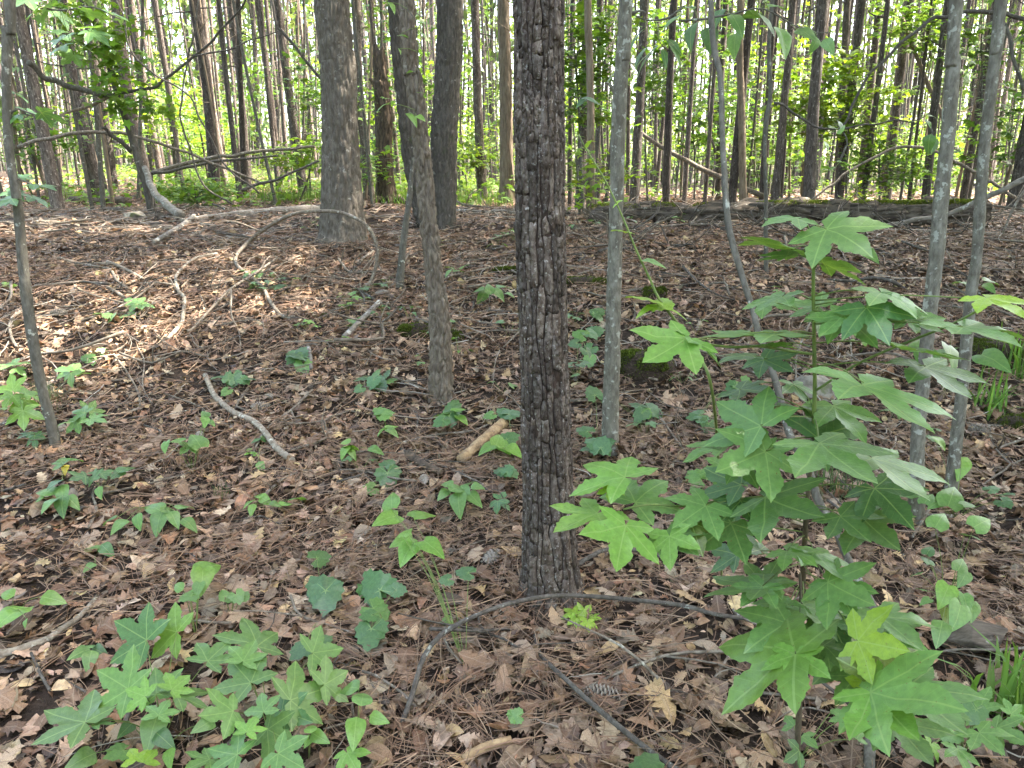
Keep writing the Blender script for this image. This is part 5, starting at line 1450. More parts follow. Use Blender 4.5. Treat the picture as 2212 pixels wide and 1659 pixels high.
# ================================================================== living plants, leaf by leaf
def star_leaf(seed, droop=.28, fold=.25, lobes=5, slim=1.0):
    """five-pointed lobed leaf, stalk end at the origin, tip at +y"""
    gg = np.random.default_rng(seed)
    if lobes == 5:
        axes = [(-1.95, .58), (-.95, .86), (0, 1.0), (.95, .86), (1.95, .58)]
    else:
        axes = [(-1.15, .72), (0, 1.0), (1.15, .72)]
    V, U, tri = [(0, 0)], [(0, 0)], []
    def add(p, u):
        V.append(p); U.append(u); return len(V) - 1
    chains = []
    for a, L in axes:
        L *= gg.uniform(.93, 1.07); d = np.array([math.sin(a), math.cos(a)]); nrm = np.array([d[1], -d[0]])
        wd = .160 * slim * (L + .25)
        ax = [add(d * L * f, (L * f, 0.0)) for f in (.25, .5, .75)]
        tip = add(d * L, (L, 0.0))
        sd_ = {}
        for sg in (-1, 1):
            row = []
            for q_, (f, ww) in enumerate(((.48, .98), (.54, 1.02), (.60, 1.06), (.66, .95), (.72, .82), (.78, .66), (.84, .48), (.90, .30), (.95, .15))):
                ww *= 1.07 if q_ % 2 else .93
                ww *= gg.uniform(.93, 1.07)
                row.append(add(d * L * f + nrm * sg * wd * ww, (L * f, wd * ww)))
            sd_[sg] = row
        chains.append((ax, tip, sd_, d, L))
    def fanlobe(ax, tip, row, sg, sinus):
        A = [0] + list(ax); O = [sinus] + list(row) + [tip]
        need = [1, 2, 2, 2, 3, 3, 3, 3, 3, 3]          # which axis point each stretch of edge hangs on
        o, cur = [], 0
        for q_ in range(len(O) - 1):
            while cur < need[q_]:
                o.append((A[cur], A[cur + 1], O[q_])); cur += 1
            o.append((A[cur], O[q_ + 1], O[q_]))
        for t_ in o: tri.append(t_ if sg < 0 else (t_[0], t_[2], t_[1]))
    n = len(chains)
    for k in range(n + 1):
        if k == 0 or k == n:
            ax, tip, sd_, d, L = chains[0 if k == 0 else n - 1]; sg = -1 if k == 0 else 1
            nrm = np.array([d[1], -d[0]]) * sg
            p = d * L * .22 + nrm * .15
            s = add(p, (L * .22, .15)); fanlobe(ax, tip, sd_[sg], sg, s)
        else:
            a0, t0, s0, d0, L0 = chains[k - 1]; a1, t1, s1, d1, L1 = chains[k]
            m_ = d0 + d1; m_ /= np.linalg.norm(m_); p = m_ * .47 * (L0 + L1) / 2
            s = add(p, (.35, abs(p[0] * d0[1] - p[1] * d0[0]))); fanlobe(a0, t0, s0[1], 1, s)
            s = add(p, (.35, abs(p[0] * d1[1] - p[1] * d1[0]))); fanlobe(a1, t1, s1[-1], -1, s)
    V = np.array(V); U = np.array(U)
    rr_ = np.hypot(V[:, 0], V[:, 1])
    z = -droop * rr_ ** 2 + fold * U[:, 1] + .05 * vnoise(V[:, 0] * 3 + seed, V[:, 1] * 3 + 5) + gg.uniform(-.12, .12) * V[:, 0] * V[:, 1]
    tri = np.array(tri)
    v3 = np.column_stack([V, z])
    nz = np.cross(v3[tri[:, 1]] - v3[tri[:, 0]], v3[tri[:, 2]] - v3[tri[:, 0]])[:, 2]
    tri[nz < 0] = tri[nz < 0][:, [0, 2, 1]]
    return v3, [tri], U

def blade_leaf(seed, wid=.34, base=.6, curl=.3, fold=.35, rows=9, heart=0.0, teeth=0.0):
    gg = np.random.default_rng(seed)
    t = np.linspace(0, 1, rows)
    w_ = wid * np.sin(np.pi * t ** base) ** .75 * (1 - .25 * t)
    w_[0] = .02 + heart * wid; w_[-1] = .002
    if teeth: w_ = w_ * np.where(np.arange(rows) % 2 == 0, 1 - teeth, 1 + teeth)
    back = heart * .25 * np.exp(-t * 9)
    cols = 5; V, U = [], []
    for k in range(rows):
        for c in (-1, -.5, 0, .5, 1):
            x = w_[k] * c; y = t[k] - back[k] * abs(c)
            z = fold * abs(x) - curl * y ** 2 + .03 * vnoise(np.array([x * 5 + seed]), np.array([y * 5.]))[0] - .35 * (abs(c) > .9) * abs(x) * .5
            V.append((x, y, z)); U.append((t[k], abs(x)))
    i = np.arange(rows - 1)[:, None] * cols; j = np.arange(cols - 1)[None]
    q = np.stack([i + j, i + j + 1, i + cols + j + 1, i + cols + j], -1).reshape(-1, 4)
    return np.array(V), [q], np.array(U)

def round_leaf(seed, n=22):
    """scalloped vine leaf with a heart base"""
    gg = np.random.default_rng(seed); V, U = [(0, 0, 0)], [(0, 0)]
    th = np.linspace(-2.75, 2.75, n)
    for ring, f in ((0, .5), (1, 1.0)):
        for k, a in enumerate(th):
            rad = (.56 + .10 * math.cos(a) + .05 * math.cos(3 * a)) * (1 + (.085 * (1 if k % 2 else -1) if ring else 0)) * f * (1.12 if abs(a) < .25 else 1)
            x, y = math.sin(a) * rad, math.cos(a) * rad
            V.append((x, y + .0, -.22 * (x * x + y * y) + .10 * abs(math.sin(a * 2.5)) * f * .5 + gg.normal(0, .008)))
            U.append((rad, abs(math.sin(a * 2.5)) * rad * .3))
    tri = [(0, k + 2, k + 1) for k in range(n - 1)]
    qd = [(1 + k, 2 + k, n + 2 + k, n + 1 + k) for k in range(n - 1)]
    return np.array(V), [np.array(qd), np.array(tri)], np.array(U)

LEAF = {}
LEAF['gum'] = [raw_mesh('leaf', *[x for x in star_leaf(800 + k, .06 + .06 * (k % 3), .10 + .10 * (k % 2), 5, 1.05)[:2]], M['leaf'], star_leaf(800 + k, .06 + .06 * (k % 3), .10 + .10 * (k % 2), 5, 1.05)[2], smooth=True) for k in range(6)]
LEAF['maple'] = [raw_mesh('leaf', *star_leaf(820 + k, .2, .2, 3, 1.25)[:2], M['leaf'], star_leaf(820 + k, .2, .2, 3, 1.25)[2], smooth=True) for k in range(3)]
LEAF['ovate'] = [raw_mesh('leaf', *blade_leaf(830 + k, .33 + .03 * k, .62, .25 + .1 * k, .3)[:2], M['leaf'], blade_leaf(830 + k, .33 + .03 * k, .62, .25 + .1 * k, .3)[2], smooth=True) for k in range(4)]
LEAF['heart'] = [raw_mesh('leaf', *blade_leaf(840 + k, .42, .5, .3, .25, 10, .5)[:2], M['leaf'], blade_leaf(840 + k, .42, .5, .3, .25, 10, .5)[2], smooth=True) for k in range(3)]
LEAF['vine'] = [raw_mesh('leaf', *round_leaf(850 + k)[:2], M['leaf'], round_leaf(850 + k)[2], smooth=True) for k in range(3)]
LEAF['long'] = [raw_mesh('leaf', *blade_leaf(860 + k, .19, .85, .35, .3, 9)[:2], M['leaf'], blade_leaf(860 + k, .19, .85, .35, .3, 9)[2], smooth=True) for k in range(3)]
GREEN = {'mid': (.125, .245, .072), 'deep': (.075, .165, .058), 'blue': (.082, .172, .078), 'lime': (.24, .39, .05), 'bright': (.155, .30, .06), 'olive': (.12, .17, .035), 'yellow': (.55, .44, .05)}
PG = np.random.default_rng(123)

def put_leaf(parent, B, J, axis, size, kind, tone='mid', roll=0.0, up=None):
    axis = Vector([float(v) for v in axis]).normalized()
    u = Vector((0, 0, 1)) if up is None else Vector([float(v) for v in up]).normalized()
    if abs(axis.dot(u)) > .97: u = Vector((0, -1, .3))
    nrm = (u - axis * u.dot(axis)).normalized()
    side = axis.cross(nrm)
    m_ = Matrix((side, axis, nrm)).transposed().to_4x4() @ Matrix.Rotation(roll, 4, 'Y')
    meshes = LEAF[kind]
    o = link('leaf', meshes[int(PG.integers(0, len(meshes)))], parent)
    o.matrix_local = Matrix.Translation(Vector([float(a - b) for a, b in zip(J, B)])) @ m_ @ Matrix.Scale(float(size), 4)
    c = np.array(GREEN[tone]) * PG.uniform(.85, 1.15) * PG.uniform(.95, 1.05, 3)
    o.color = (*[float(v) for v in c], 1)
    return o

def leaf_by_view(parent, B, j, t, Y, L, kind='gum', tone='mid', side=-1, roll=None, grow_=1.0):
    """leaf whose stalk end and tip are read from the photograph; L its real length; side -1: tip nearer the viewer"""
    J = at(j[0], j[1], Y); d = ray(*t); d = d / np.linalg.norm(d)
    oc = CAM - J; b = d.dot(oc); c = oc.dot(oc) - L * L; disc = b * b - c
    lmin = math.sqrt(max(oc.dot(oc) - b * b, 1e-8))
    if L > 1.3 * lmin:
        L = 1.3 * lmin; disc = b * b - (oc.dot(oc) - L * L)
    if disc <= 0:
        tip = CAM + d * (-b); L = max(np.linalg.norm(tip - J), .01)
    else:
        tip = CAM + d * (-b + side * math.sqrt(disc))
    put_leaf(parent, B, J, tip - J, L * grow_, kind, tone, PG.uniform(-.35, .35) if roll is None else roll, (PG.normal(0, .25), float(np.interp(j[1], [450, 900, 1500], [-.02, -.35, -.7])) + PG.normal(0, .2), 1.0))
    return J

# ---- the lobed sapling close at the right
stem_px = [(1722, 1700, 17), (1727, 1500, 15), (1733, 1290, 14), (1742, 1110, 12), (1757, 936, 10), (1760, 840, 9), (1759, 750, 9), (1757, 640, 8), (1757, 553, 7), (1750, 500, 5)]
B0 = on_ground(1722, 1700)
gum = empty('sweetgum_sapling', B0, 'large leafy sapling with star shaped leaves, closest to the camera at the right', 'sapling')
def sY(py): return float(np.interp(py, [400, 1100, 1700], [1.42, 1.46, B0[1]]))
PP_ = [B0 - [0, 0, .05]] + [at(px, py, sY(py)) for px, py, _ in stem_px[1:]]
RR_ = [.5 * w_ * sY(py) / FPX for px, py, w_ in stem_px]
k_ = 4
add_mesh('stem', tube(PP_[:k_ + 1], RR_[:k_ + 1], 10, .02, bark_smooth(.0008, 1)), M['stem_brown'], gum, B0)
add_mesh('green_stem', tube(PP_[k_:], RR_[k_:], 10, .02), M['stem_green'], gum, B0)
def gbranch(pts, Ys, w0, w1, parent=gum, B=B0, mat='stem_green', name='branch'):
    n = len(pts); P_ = [at(px, py, Ys[0] + (Ys[1] - Ys[0]) * k / (n - 1)) for k, (px, py) in enumerate(pts)]
    rr_ = [.5 * (w0 + (w1 - w0) * k / (n - 1)) * Ys[0] / FPX for k in range(n)]
    add_mesh(name, tube(P_, rr_, 7, .015), M[mat], parent, B)
gbranch([(1755, 765), (1700, 757), (1640, 748), (1585, 750), (1530, 744), (1475, 733)], (1.44, 1.36), 7, 5)
gbranch([(1763, 843), (1858, 783), (1975, 733), (2050, 703), (2108, 673), (2130, 655)], (1.44, 1.30), 6, 5)
gbranch([(1742, 1078), (1680, 1075), (1585, 1078), (1530, 1086), (1475, 1093), (1400, 1090), (1347, 1100)], (1.46, 1.38), 7, 5)
gbranch([(1757, 670), (1800, 676), (1850, 668), (1900, 650)], (1.43, 1.38), 4, 3)
gbranch([(1733, 1290), (1728, 1240), (1732, 1300), (1752, 1350), (1780, 1393)], (1.5, 1.38), 6, 5, mat='stem_brown')
GL = [  # stalk end, tip, depth, length, tone
 ((1723, 474), (1622, 470), 1.42, .11, 'mid', -1), ((1785, 495), (1938, 562), 1.36, .15, 'mid', -1), ((1706, 540), (1570, 506), 1.36, .14, 'mid', 1), ((1778, 573), (1912, 578), 1.38, .14, 'mid', -1),
 ((1700, 552), (1610, 545), 1.40, .12, 'mid', -1), ((1822, 682), (1768, 724), 1.36, .11, 'mid', -1), ((1822, 682), (1890, 735), 1.40, .12, 'mid', -1), ((1770, 664), (1712, 648), 1.44, .07, 'mid', 1), ((1672, 728), (1535, 704), 1.34, .135, 'mid', 1),
 ((1480, 735), (1388, 778), 1.34, .12, 'bright', -1), ((1500, 736), (1560, 772), 1.36, .08, 'mid', -1), ((1660, 748), (1722, 738), 1.40, .065, 'bright', -1), ((1905, 632), (1993, 674), 1.36, .10, 'mid', -1),
 ((1968, 690), (2045, 684), 1.36, .12, 'mid', 1), ((1955, 690), (1900, 664), 1.36, .09, 'mid', 1), ((1872, 664), (1924, 738), 1.34, .085, 'deep', -1), ((1865, 826), (2022, 916), 1.24, .165, 'mid', -1), ((1960, 752), (2090, 768), 1.34, .12, 'mid', -1),
 ((2080, 706), (2206, 740), 1.30, .125, 'mid', -1), ((2130, 646), (2212, 672), 1.30, .10, 'lime', -1), ((1643, 918), (1546, 862), 1.36, .125, 'mid', 1), ((1650, 775), (1712, 798), 1.44, .085, 'blue', -1),
 ((1655, 973), (1552, 1012), 1.34, .12, 'mid', -1), ((1655, 973), (1690, 1010), 1.36, .08, 'mid', -1), ((1562, 965), (1482, 958), 1.38, .10, 'mid', 1), ((1770, 962), (1898, 1036), 1.26, .155, 'mid', -1), ((1766, 945), (1880, 905), 1.42, .12, 'deep', 1),
 ((1885, 985), (2010, 1066), 1.30, .15, 'mid', -1), ((1600, 1045), (1520, 1005), 1.42, .12, 'deep', 1), ((1655, 1078), (1778, 1110), 1.36, .13, 'mid', -1), ((1600, 1080), (1560, 1120), 1.40, .10, 'deep', -1), ((1525, 1090), (1455, 1134), 1.38, .10, 'mid', -1),
 ((1350, 1030), (1252, 986), 1.38, .125, 'bright', 1), ((1372, 1085), (1448, 1022), 1.42, .12, 'mid', 1), ((1318, 1052), (1318, 1085), 1.38, .05, 'lime', -1), ((1290, 1108), (1198, 1142), 1.36, .115, 'bright', -1), ((1350, 1137), (1334, 1232), 1.30, .125, 'bright', -1),
 ((1446, 1158), (1446, 1228), 1.32, .10, 'bright', -1), ((1446, 1158), (1508, 1196), 1.34, .075, 'mid', -1), ((1545, 1140), (1606, 1164), 1.48, .08, 'deep', -1), ((1492, 1130), (1516, 1188), 1.36, .08, 'olive', -1),
 ((1647, 1266), (1540, 1236), 1.36, .125, 'mid', 1), ((1647, 1266), (1600, 1306), 1.36, .09, 'mid', -1), ((1650, 1262), (1682, 1205), 1.40, .10, 'mid', 1), ((1592, 1200), (1532, 1178), 1.5, .10, 'deep', 1), ((1640, 1190), (1600, 1140), 1.52, .09, 'deep', 1), ((1790, 1260), (1888, 1304), 1.34, .13, 'mid', -1), ((1805, 1262), (1845, 1330), 1.34, .10, 'mid', -1),
 ((1815, 1115), (1880, 1166), 1.38, .11, 'mid', -1), ((1700, 1190), (1768, 1214), 1.40, .09, 'bright', -1), ((1760, 1195), (1824, 1248), 1.40, .10, 'mid', -1), ((1702, 1308), (1638, 1342), 1.42, .10, 'mid', -1), ((1735, 1310), (1806, 1366), 1.42, .11, 'mid', -1),
 ((1718, 1412), (1532, 1374), 1.26, .175, 'bright', 1), ((1718, 1412), (1704, 1492), 1.26, .115, 'bright', -1), ((1780, 1395), (1850, 1366), 1.36, .11, 'mid', 1), ((1780, 1395), (1830, 1440), 1.34, .10, 'mid', -1), ((1852, 1384), (1958, 1404), 1.22, .12, 'lime', -1), ((1880, 1370), (1990, 1326), 1.32, .135, 'mid', 1),
 ((1888, 1470), (1984, 1400), 1.18, .12, 'olive', 1), ((1885, 1500), (2054, 1512), 1.14, .165, 'mid', -1), ((1885, 1500), (1985, 1594), 1.14, .13, 'bright', -1), ((1885, 1478), (1822, 1462), 1.2, .08, 'lime', 1), ((1850, 1460), (1900, 1540), 1.3, .1, 'mid', -1)]
GL += [((1900, 1330), (1992, 1398), 1.34, .12, 'mid', -1), ((1960, 1480), (2086, 1572), 1.24, .14, 'mid', -1), ((1930, 1556), (2014, 1644), 1.28, .12, 'mid', -1), ((1790, 1330), (1728, 1392), 1.42, .1, 'deep', -1), ((1820, 1420), (1758, 1474), 1.36, .1, 'mid', -1), ((1700, 1346), (1608, 1402), 1.36, .11, 'mid', -1),
       ((1862, 1120), (1944, 1184), 1.4, .11, 'mid', -1), ((1890, 1056), (1964, 1122), 1.4, .11, 'deep', -1), ((1580, 1128), (1500, 1182), 1.42, .1, 'mid', -1), ((2000, 790), (2100, 850), 1.36, .11, 'mid', -1), ((1800, 880), (1870, 940), 1.46, .1, 'mid', -1), ((1720, 880), (1650, 860), 1.48, .1, 'deep', 1), ((1690, 640), (1630, 670), 1.42, .08, 'mid', -1), ((1600, 1000), (1640, 1050), 1.42, .09, 'mid', -1)]
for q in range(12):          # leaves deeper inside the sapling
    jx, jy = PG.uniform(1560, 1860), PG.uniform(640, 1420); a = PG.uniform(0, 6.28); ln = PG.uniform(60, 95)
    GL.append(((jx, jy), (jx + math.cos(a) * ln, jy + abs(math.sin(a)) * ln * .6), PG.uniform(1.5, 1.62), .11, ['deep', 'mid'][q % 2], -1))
stalks = []
sx_ = np.array([p for p in PP_])
SC, SR = catmull(np.array(PP_), np.array(RR_), .01)
nodes = list(SC)
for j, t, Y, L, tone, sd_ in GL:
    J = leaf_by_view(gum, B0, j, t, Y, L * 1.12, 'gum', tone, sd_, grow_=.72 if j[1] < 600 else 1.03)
    # stalk from the nearest wood
    cand = np.array(nodes); dd = np.linalg.norm(cand - J, axis=1) + .6 * np.clip(cand[:, 2] - J[2] + .01, 0, 1); b_ = cand[int(np.argmin(dd))]
    if np.linalg.norm(b_ - J) < .30:
        stalks.append(tube([b_, (b_ + J) / 2 + [0, 0, .008], J], [.0016, .0013, .0011], 5, .02))
for s_ in stalks: add_mesh('leaf_stalk', s_, M['stem_green'], gum, B0)

# ---- generic small plant: leaves read from the photograph on stalks from one foot
def view_plant(name, foot, leaves, label, cat='seedling', kind='gum', h=.12, L=.1, tone='mid', stem='stem_green', group=None, wstem=.0016):
    """leaves: (centre px, centre py, size px, direction degrees in the picture (0 right, 90 up)[, tone[, kind]])"""
    B = on_ground(*foot)
    e = empty(name, B, label, cat, group)
    st = []
    for lf in leaves:
        cx, cy_, sz, ang = lf[:4]; tn = lf[4] if len(lf) > 4 else tone; kd = lf[5] if len(lf) > 5 else kind
        a = R(ang); half = sz * .5
        off = .25 if kd in ('gum', 'maple') else .5
        j = (cx - math.cos(a) * half * off * 2, cy_ + math.sin(a) * half * off * 2); t = (cx + math.cos(a) * half * (1.4 - off * .8), cy_ - math.sin(a) * half * (1.4 - off * .8))
        # depth: the point on the sight line at height hh over the land
        d = ray(*j); tt = np.arange(.8, 14, .01); q = CAM + d[None] * tt[:, None]
        hh = h * PG.uniform(.7, 1.15)
        k = int(np.argmax(q[:, 2] - height(q[:, 0], q[:, 1]) < hh)); Y = q[k][1]
        sc_ = np.linalg.norm(np.array(t) - np.array(j)) * tt[k] / FPX
        vert = abs(math.sin(a)); Lr = sc_ * ((1.0 if kd == 'vine' else 1.15) + .15 * vert)
        J = leaf_by_view(e, B, j, t, Y, Lr, kd, tn, 1 if math.sin(a) > 0 else -1)
        mid = (B + J) / 2 + np.array([0, 0, .25 * np.linalg.norm(J - B)]) * .4
        st.append(tube([B - [0, 0, .01], mid, J], [wstem, wstem * .85, wstem * .6], 5, .03))
    if st: add_mesh('stem', join(st), M[stem], e, B)
    return e
def d1(x, y, s, a, *r_): return (*cr(2, 0, x, y), s / 3, a, *r_)
def d2(x, y, s, a, *r_): return (*cr(2, 1, x, y), s / 3, a, *r_)
def d3(x, y, s, a, *r_): return (*cr(2, 2, x, y), s / 3, a, *r_)
def b1(x, y, s, a, *r_): return (*cr(1, 0, x, y), s / 3, a, *r_)
def b2(x, y, s, a, *r_): return (*cr(1, 1, x, y), s / 3, a, *r_)
def b3(x, y, s, a, *r_): return (*cr(1, 2, x, y), s / 3, a, *r_)
# the clump of lobed seedlings at the bottom left
view_plant('sweetgum_seedling', cr(2, 0, 1060, 1480), [d1(470, 1340, 350, 160), d1(770, 1110, 310, 150), d1(880, 790, 300, 150, 'deep'), d1(1080, 760, 270, 165, 'bright'), d1(1010, 1130, 230, 95), d1(1210, 1180, 270, 20), d1(1390, 920, 250, 45), d1(900, 1180, 170, 160, 'bright'), d1(1050, 1280, 180, 60),
           d1(1150, 1120, 190, 40, 'bright'), d1(640, 1360, 170, 30, 'deep')], 'star leaved seedling at the bottom left corner, the left of two', h=.26)
view_plant('sweetgum_seedling', cr(2, 0, 1760, 1500), [d1(1640, 800, 300, 110), d1(2090, 900, 250, 10), d1(1580, 1050, 270, 130), d1(1440, 1300, 260, 185), d1(1960, 1190, 330, 20), d1(1700, 1250, 180, 100), d1(2150, 1090, 230, 30), d1(1790, 1440, 240, 330), d1(1480, 1560, 250, 165), d1(1850, 1590, 230, 330), d1(1310, 1620, 210, 200),
           d1(1620, 1390, 170, 60, 'bright'), d1(1600, 920, 200, 60), d1(1880, 1310, 220, 340, 'deep')], 'star leaved seedling at the bottom, the right of two by the smooth oval leaves', h=.24)
view_plant('oval_leaf_seedling', cr(2, 0, 1000, 1600), [d1(985, 1410, 190, 250, 'mid', 'ovate'), d1(730, 1570, 150, 200, 'mid', 'vine'), d1(870, 1580, 130, 120, 'lime', 'maple'), d1(960, 1590, 170, 50, 'lime', 'maple'), d1(540, 1590, 170, 200, 'mid', 'ovate'), d1(1090, 1590, 120, 260, 'bright', 'ovate'), d1(810, 1410, 110, 220, 'deep', 'heart'), d1(1060, 1470, 130, 320, 'deep', 'ovate'), d1(1330, 1370, 130, 200, 'mid', 'ovate')],
           'mixed oval and lobed leaves low under the left star leaved seedling', h=.12)
view_plant('oval_leaf_seedling', cr(2, 1, 110, 1500), [d2(140, 1185, 150, 80, 'mid', 'ovate'), d2(90, 1420, 190, 265, 'bright', 'ovate'), d2(240, 1340, 120, 340, 'bright', 'ovate'), d2(40, 1130, 150, 170, 'mid', 'ovate'), d2(60, 1600, 170, 300, 'bright', 'gum')], 'glossy oval leaved seedling beside the star leaved pair', h=.2)
view_plant('trifoliate_seedling', cr(2, 0, 2000, 1600), [d1(2010, 1390, 90, 95, 'bright', 'ovate'), d1(2070, 1460, 120, 330, 'bright', 'ovate'), d1(2000, 1480, 90, 230, 'bright', 'ovate')], 'three leaved bright seedling in the bottom clump', h=.16)
view_plant('oval_leaf_seedling', cr(2, 0, 600, 960), [d1(520, 905, 130, 195, 'mid', 'ovate'), d1(580, 950, 110, 255, 'mid', 'ovate'), d1(640, 900, 90, 330, 'blue', 'ovate'), d1(590, 860, 60, 60, 'mid', 'ovate')], 'small oval leaved seedling beside the pale dead branch at the lower left', h=.07)
view_plant('heart_leaf_vine', cr(2, 0, 1270, 830), [d1(1370, 345, 170, 30, 'bright', 'heart'), d1(1310, 440, 150, 265, 'bright', 'heart'), d1(1280, 500, 90, 250, 'mid', 'heart'), d1(1190, 560, 100, 200, 'mid', 'vine'), d1(1150, 480, 90, 150, 'mid', 'ovate'), d1(1240, 545, 70, 300, 'mid', 'ovate')], 'heart leaved shoot on a thin stem above the bottom left seedlings', h=.22)
view_plant('heart_leaf_vine', cr(2, 0, 1500, 700), [d1(1480, 570, 70, 200, 'mid', 'vine'), d1(1550, 570, 80, 300, 'mid', 'vine'), d1(1590, 525, 70, 60, 'mid', 'vine'), d1(1440, 520, 60, 120, 'mid', 'vine')], 'tiny round leaved sprig beside the heart leaved shoot', h=.12)
view_plant('oval_leaf_seedling', cr(2, 0, 90, 700), [d1(60, 640, 230, 190, 'bright', 'ovate'), d1(340, 560, 150, 350, 'bright', 'ovate'), d1(40, 525, 110, 160, 'bright', 'ovate'), d1(190, 615, 70, 60, 'bright', 'ovate'), d1(160, 720, 60, 250, 'mid', 'ovate')], 'bright oval leaved seedling at the left edge above the pale dead branch', h=.18)
view_plant('oval_leaf_seedling', cr(2, 0, 620, 290), [d1(590, 225, 110, 170, 'mid', 'ovate'), d1(690, 240, 90, 320, 'deep', 'ovate'), d1(580, 345, 80, 200, 'mid', 'ovate')], 'sparse three leaved seedling in the open litter at the left', h=.08)
view_plant('round_leaf_vine', cr(2, 0, 2100, 700), [d1(2040, 455, 180, 140, 'blue', 'vine'), d1(2110, 600, 180, 270, 'blue', 'vine'), d1(2110, 280, 120, 20, 'deep', 'vine'), d1(1920, 920, 140, 220, 'blue', 'vine'), d1(2120, 810, 110, 40, 'deep', 'vine')], 'dark round leaved vine left of the heart shaped leaves', h=.1)
view_plant('round_leaf_vine', cr(2, 1, 220, 720), [d2(190, 435, 190, 130, 'deep', 'vine'), d2(245, 510, 160, 330, 'deep', 'vine'), d2(400, 505, 90, 0, 'deep', 'vine'), d2(270, 660, 150, 330, 'mid', 'vine'), d2(150, 675, 100, 190, 'deep', 'vine'), d2(180, 840, 170, 260, 'deep', 'vine')], 'dark round leaved vine over a pine cone, under the heart shaped leaves', h=.1)
view_plant('greenbrier', cr(2, 1, 805, 1010), [b2(320, 1570, 130, 95, 'bright', 'heart'), d2(290, 35, 160, 190, 'bright', 'heart'), d2(540, 5, 160, 20, 'bright', 'heart'), d2(425, 120, 90, 60, 'bright', 'heart'), d2(390, 180, 140, 190, 'bright', 'heart'), d2(420, 260, 150, 235, 'bright', 'heart'), d2(600, 225, 150, 330, 'bright', 'heart'), d2(770, 385, 110, 170, 'blue', 'vine'), d2(655, 445, 80, 190, 'blue', 'vine')],
           'thin green stem carrying bright heart shaped leaves, in front of the scaly pine', h=.30, cat='vine')
view_plant('maple_seedling', cr(2, 1, 1560, 770), [d2(1490, 650, 100, 150, 'lime', 'gum'), d2(1590, 650, 110, 60, 'lime', 'gum'), d2(1640, 690, 80, 0, 'lime', 'gum'), d2(1600, 730, 90, 280, 'lime', 'gum'), d2(1500, 700, 70, 220, 'lime', 'gum'), d2(1540, 690, 60, 260, 'lime', 'maple')], 'tiny lime green maple seedling below the foot of the scaly pine', h=.07)
view_plant('oval_leaf_seedling', cr(2, 1, 1135, 1420), [d2(1100, 1320, 90, 180, 'mid', 'vine'), d2(1150, 1310, 80, 20, 'mid', 'vine')], 'tiny two leaved sprout on a bare stalk in the bottom litter', h=.09)
view_plant('star_leaf_seedling', cr(2, 1, 2000, 1680), [d2(2010, 1600, 190, 70, 'deep', 'vine')], 'single dark round leaf at the bottom edge beside the dark branch', h=.08)
view_plant('oval_leaf_seedling', cr(2, 1, 660, 730), [d2(665, 712, 60, 200, 'mid', 'vine')], 'single small leaf under the bowed dark branch', h=.05)
# left slope
view_plant('maple_seedling', cr(1, 0, 120, 1000), [b1(75, 835, 140, 100, 'bright'), b1(200, 890, 140, 10, 'bright'), b1(60, 930, 130, 230, 'bright'), b1(150, 1040, 150, 270, 'bright'), b1(150, 965, 120, 300, 'bright'), b1(20, 985, 100, 180, 'bright')], 'bright star leaved seedling partly behind the dark thin sapling', h=.25)
view_plant('maple_seedling', cr(1, 0, 460, 800), [b1(420, 735, 140, 170, 'mid', 'maple'), b1(460, 780, 100, 260, 'mid', 'maple'), b1(540, 760, 90, 10, 'mid', 'maple'), b1(490, 725, 90, 60, 'mid', 'maple')], 'spreading lobed seedling upslope beside the dark thin sapling', h=.12)
view_plant('maple_seedling', cr(1, 0, 540, 1110), [b1(590, 985, 110, 60, 'mid'), b1(520, 1010, 120, 170, 'mid'), b1(620, 1060, 130, 350, 'mid'), b1(500, 1090, 110, 280, 'mid'), b1(420, 1080, 80, 190, 'mid')], 'lobed seedling downslope beside the foot of the dark thin sapling', h=.14)
view_plant('maple_seedling', cr(1, 0, 220, 1200), [b1(170, 1150, 100, 170, 'deep'), b1(225, 1190, 90, 270, 'deep'), b1(270, 1150, 80, 20, 'deep')], 'dark three leaved seedling under the dark thin sapling', h=.08)
view_plant('maple_seedling', cr(1, 0, 50, 740), [b1(30, 710, 100, 160, 'mid', 'maple'), b1(90, 690, 90, 60, 'mid', 'maple'), b1(150, 690, 110, 20, 'mid', 'maple'), b1(120, 740, 90, 330, 'mid', 'maple')], 'lobed seedling at the left edge upslope of the bright one', h=.1)
view_plant('oval_leaf_seedling', cr(1, 0, 420, 1440), [b1(490, 1310, 110, 20, 'mid', 'ovate'), b1(390, 1340, 120, 170, 'mid', 'maple'), b1(420, 1380, 60, 250, 'yellow', 'ovate'), b1(400, 1310, 60, 90, 'mid', 'ovate'), b1(350, 1460, 110, 190, 'deep', 'ovate')], 'seedling with a single yellow leaf on the left slope', h=.15)
view_plant('oval_leaf_seedling', cr(1, 0, 410, 1600), [b1(290, 1510, 140, 150, 'mid', 'ovate'), b1(310, 1590, 130, 200, 'mid', 'ovate'), b1(400, 1540, 120, 270, 'mid', 'ovate'), b1(470, 1590, 110, 320, 'mid', 'ovate'), b1(390, 1610, 110, 250, 'deep', 'ovate'), b1(240, 1570, 80, 180, 'mid', 'ovate')], 'dense oval leaved seedling low on the left slope', h=.12)
view_plant('maple_seedling', cr(1, 0, 640, 1520), [b1(520, 1435, 130, 190, 'deep'), b1(690, 1400, 150, 20, 'deep'), b1(610, 1420, 100, 90, 'deep'), b1(820, 1370, 130, 30, 'deep', 'ovate'), b1(640, 1530, 70, 270, 'mid', 'ovate'), b1(770, 1400, 80, 200, 'deep', 'ovate')], 'dark lobed seedling midway down the left slope', h=.14)
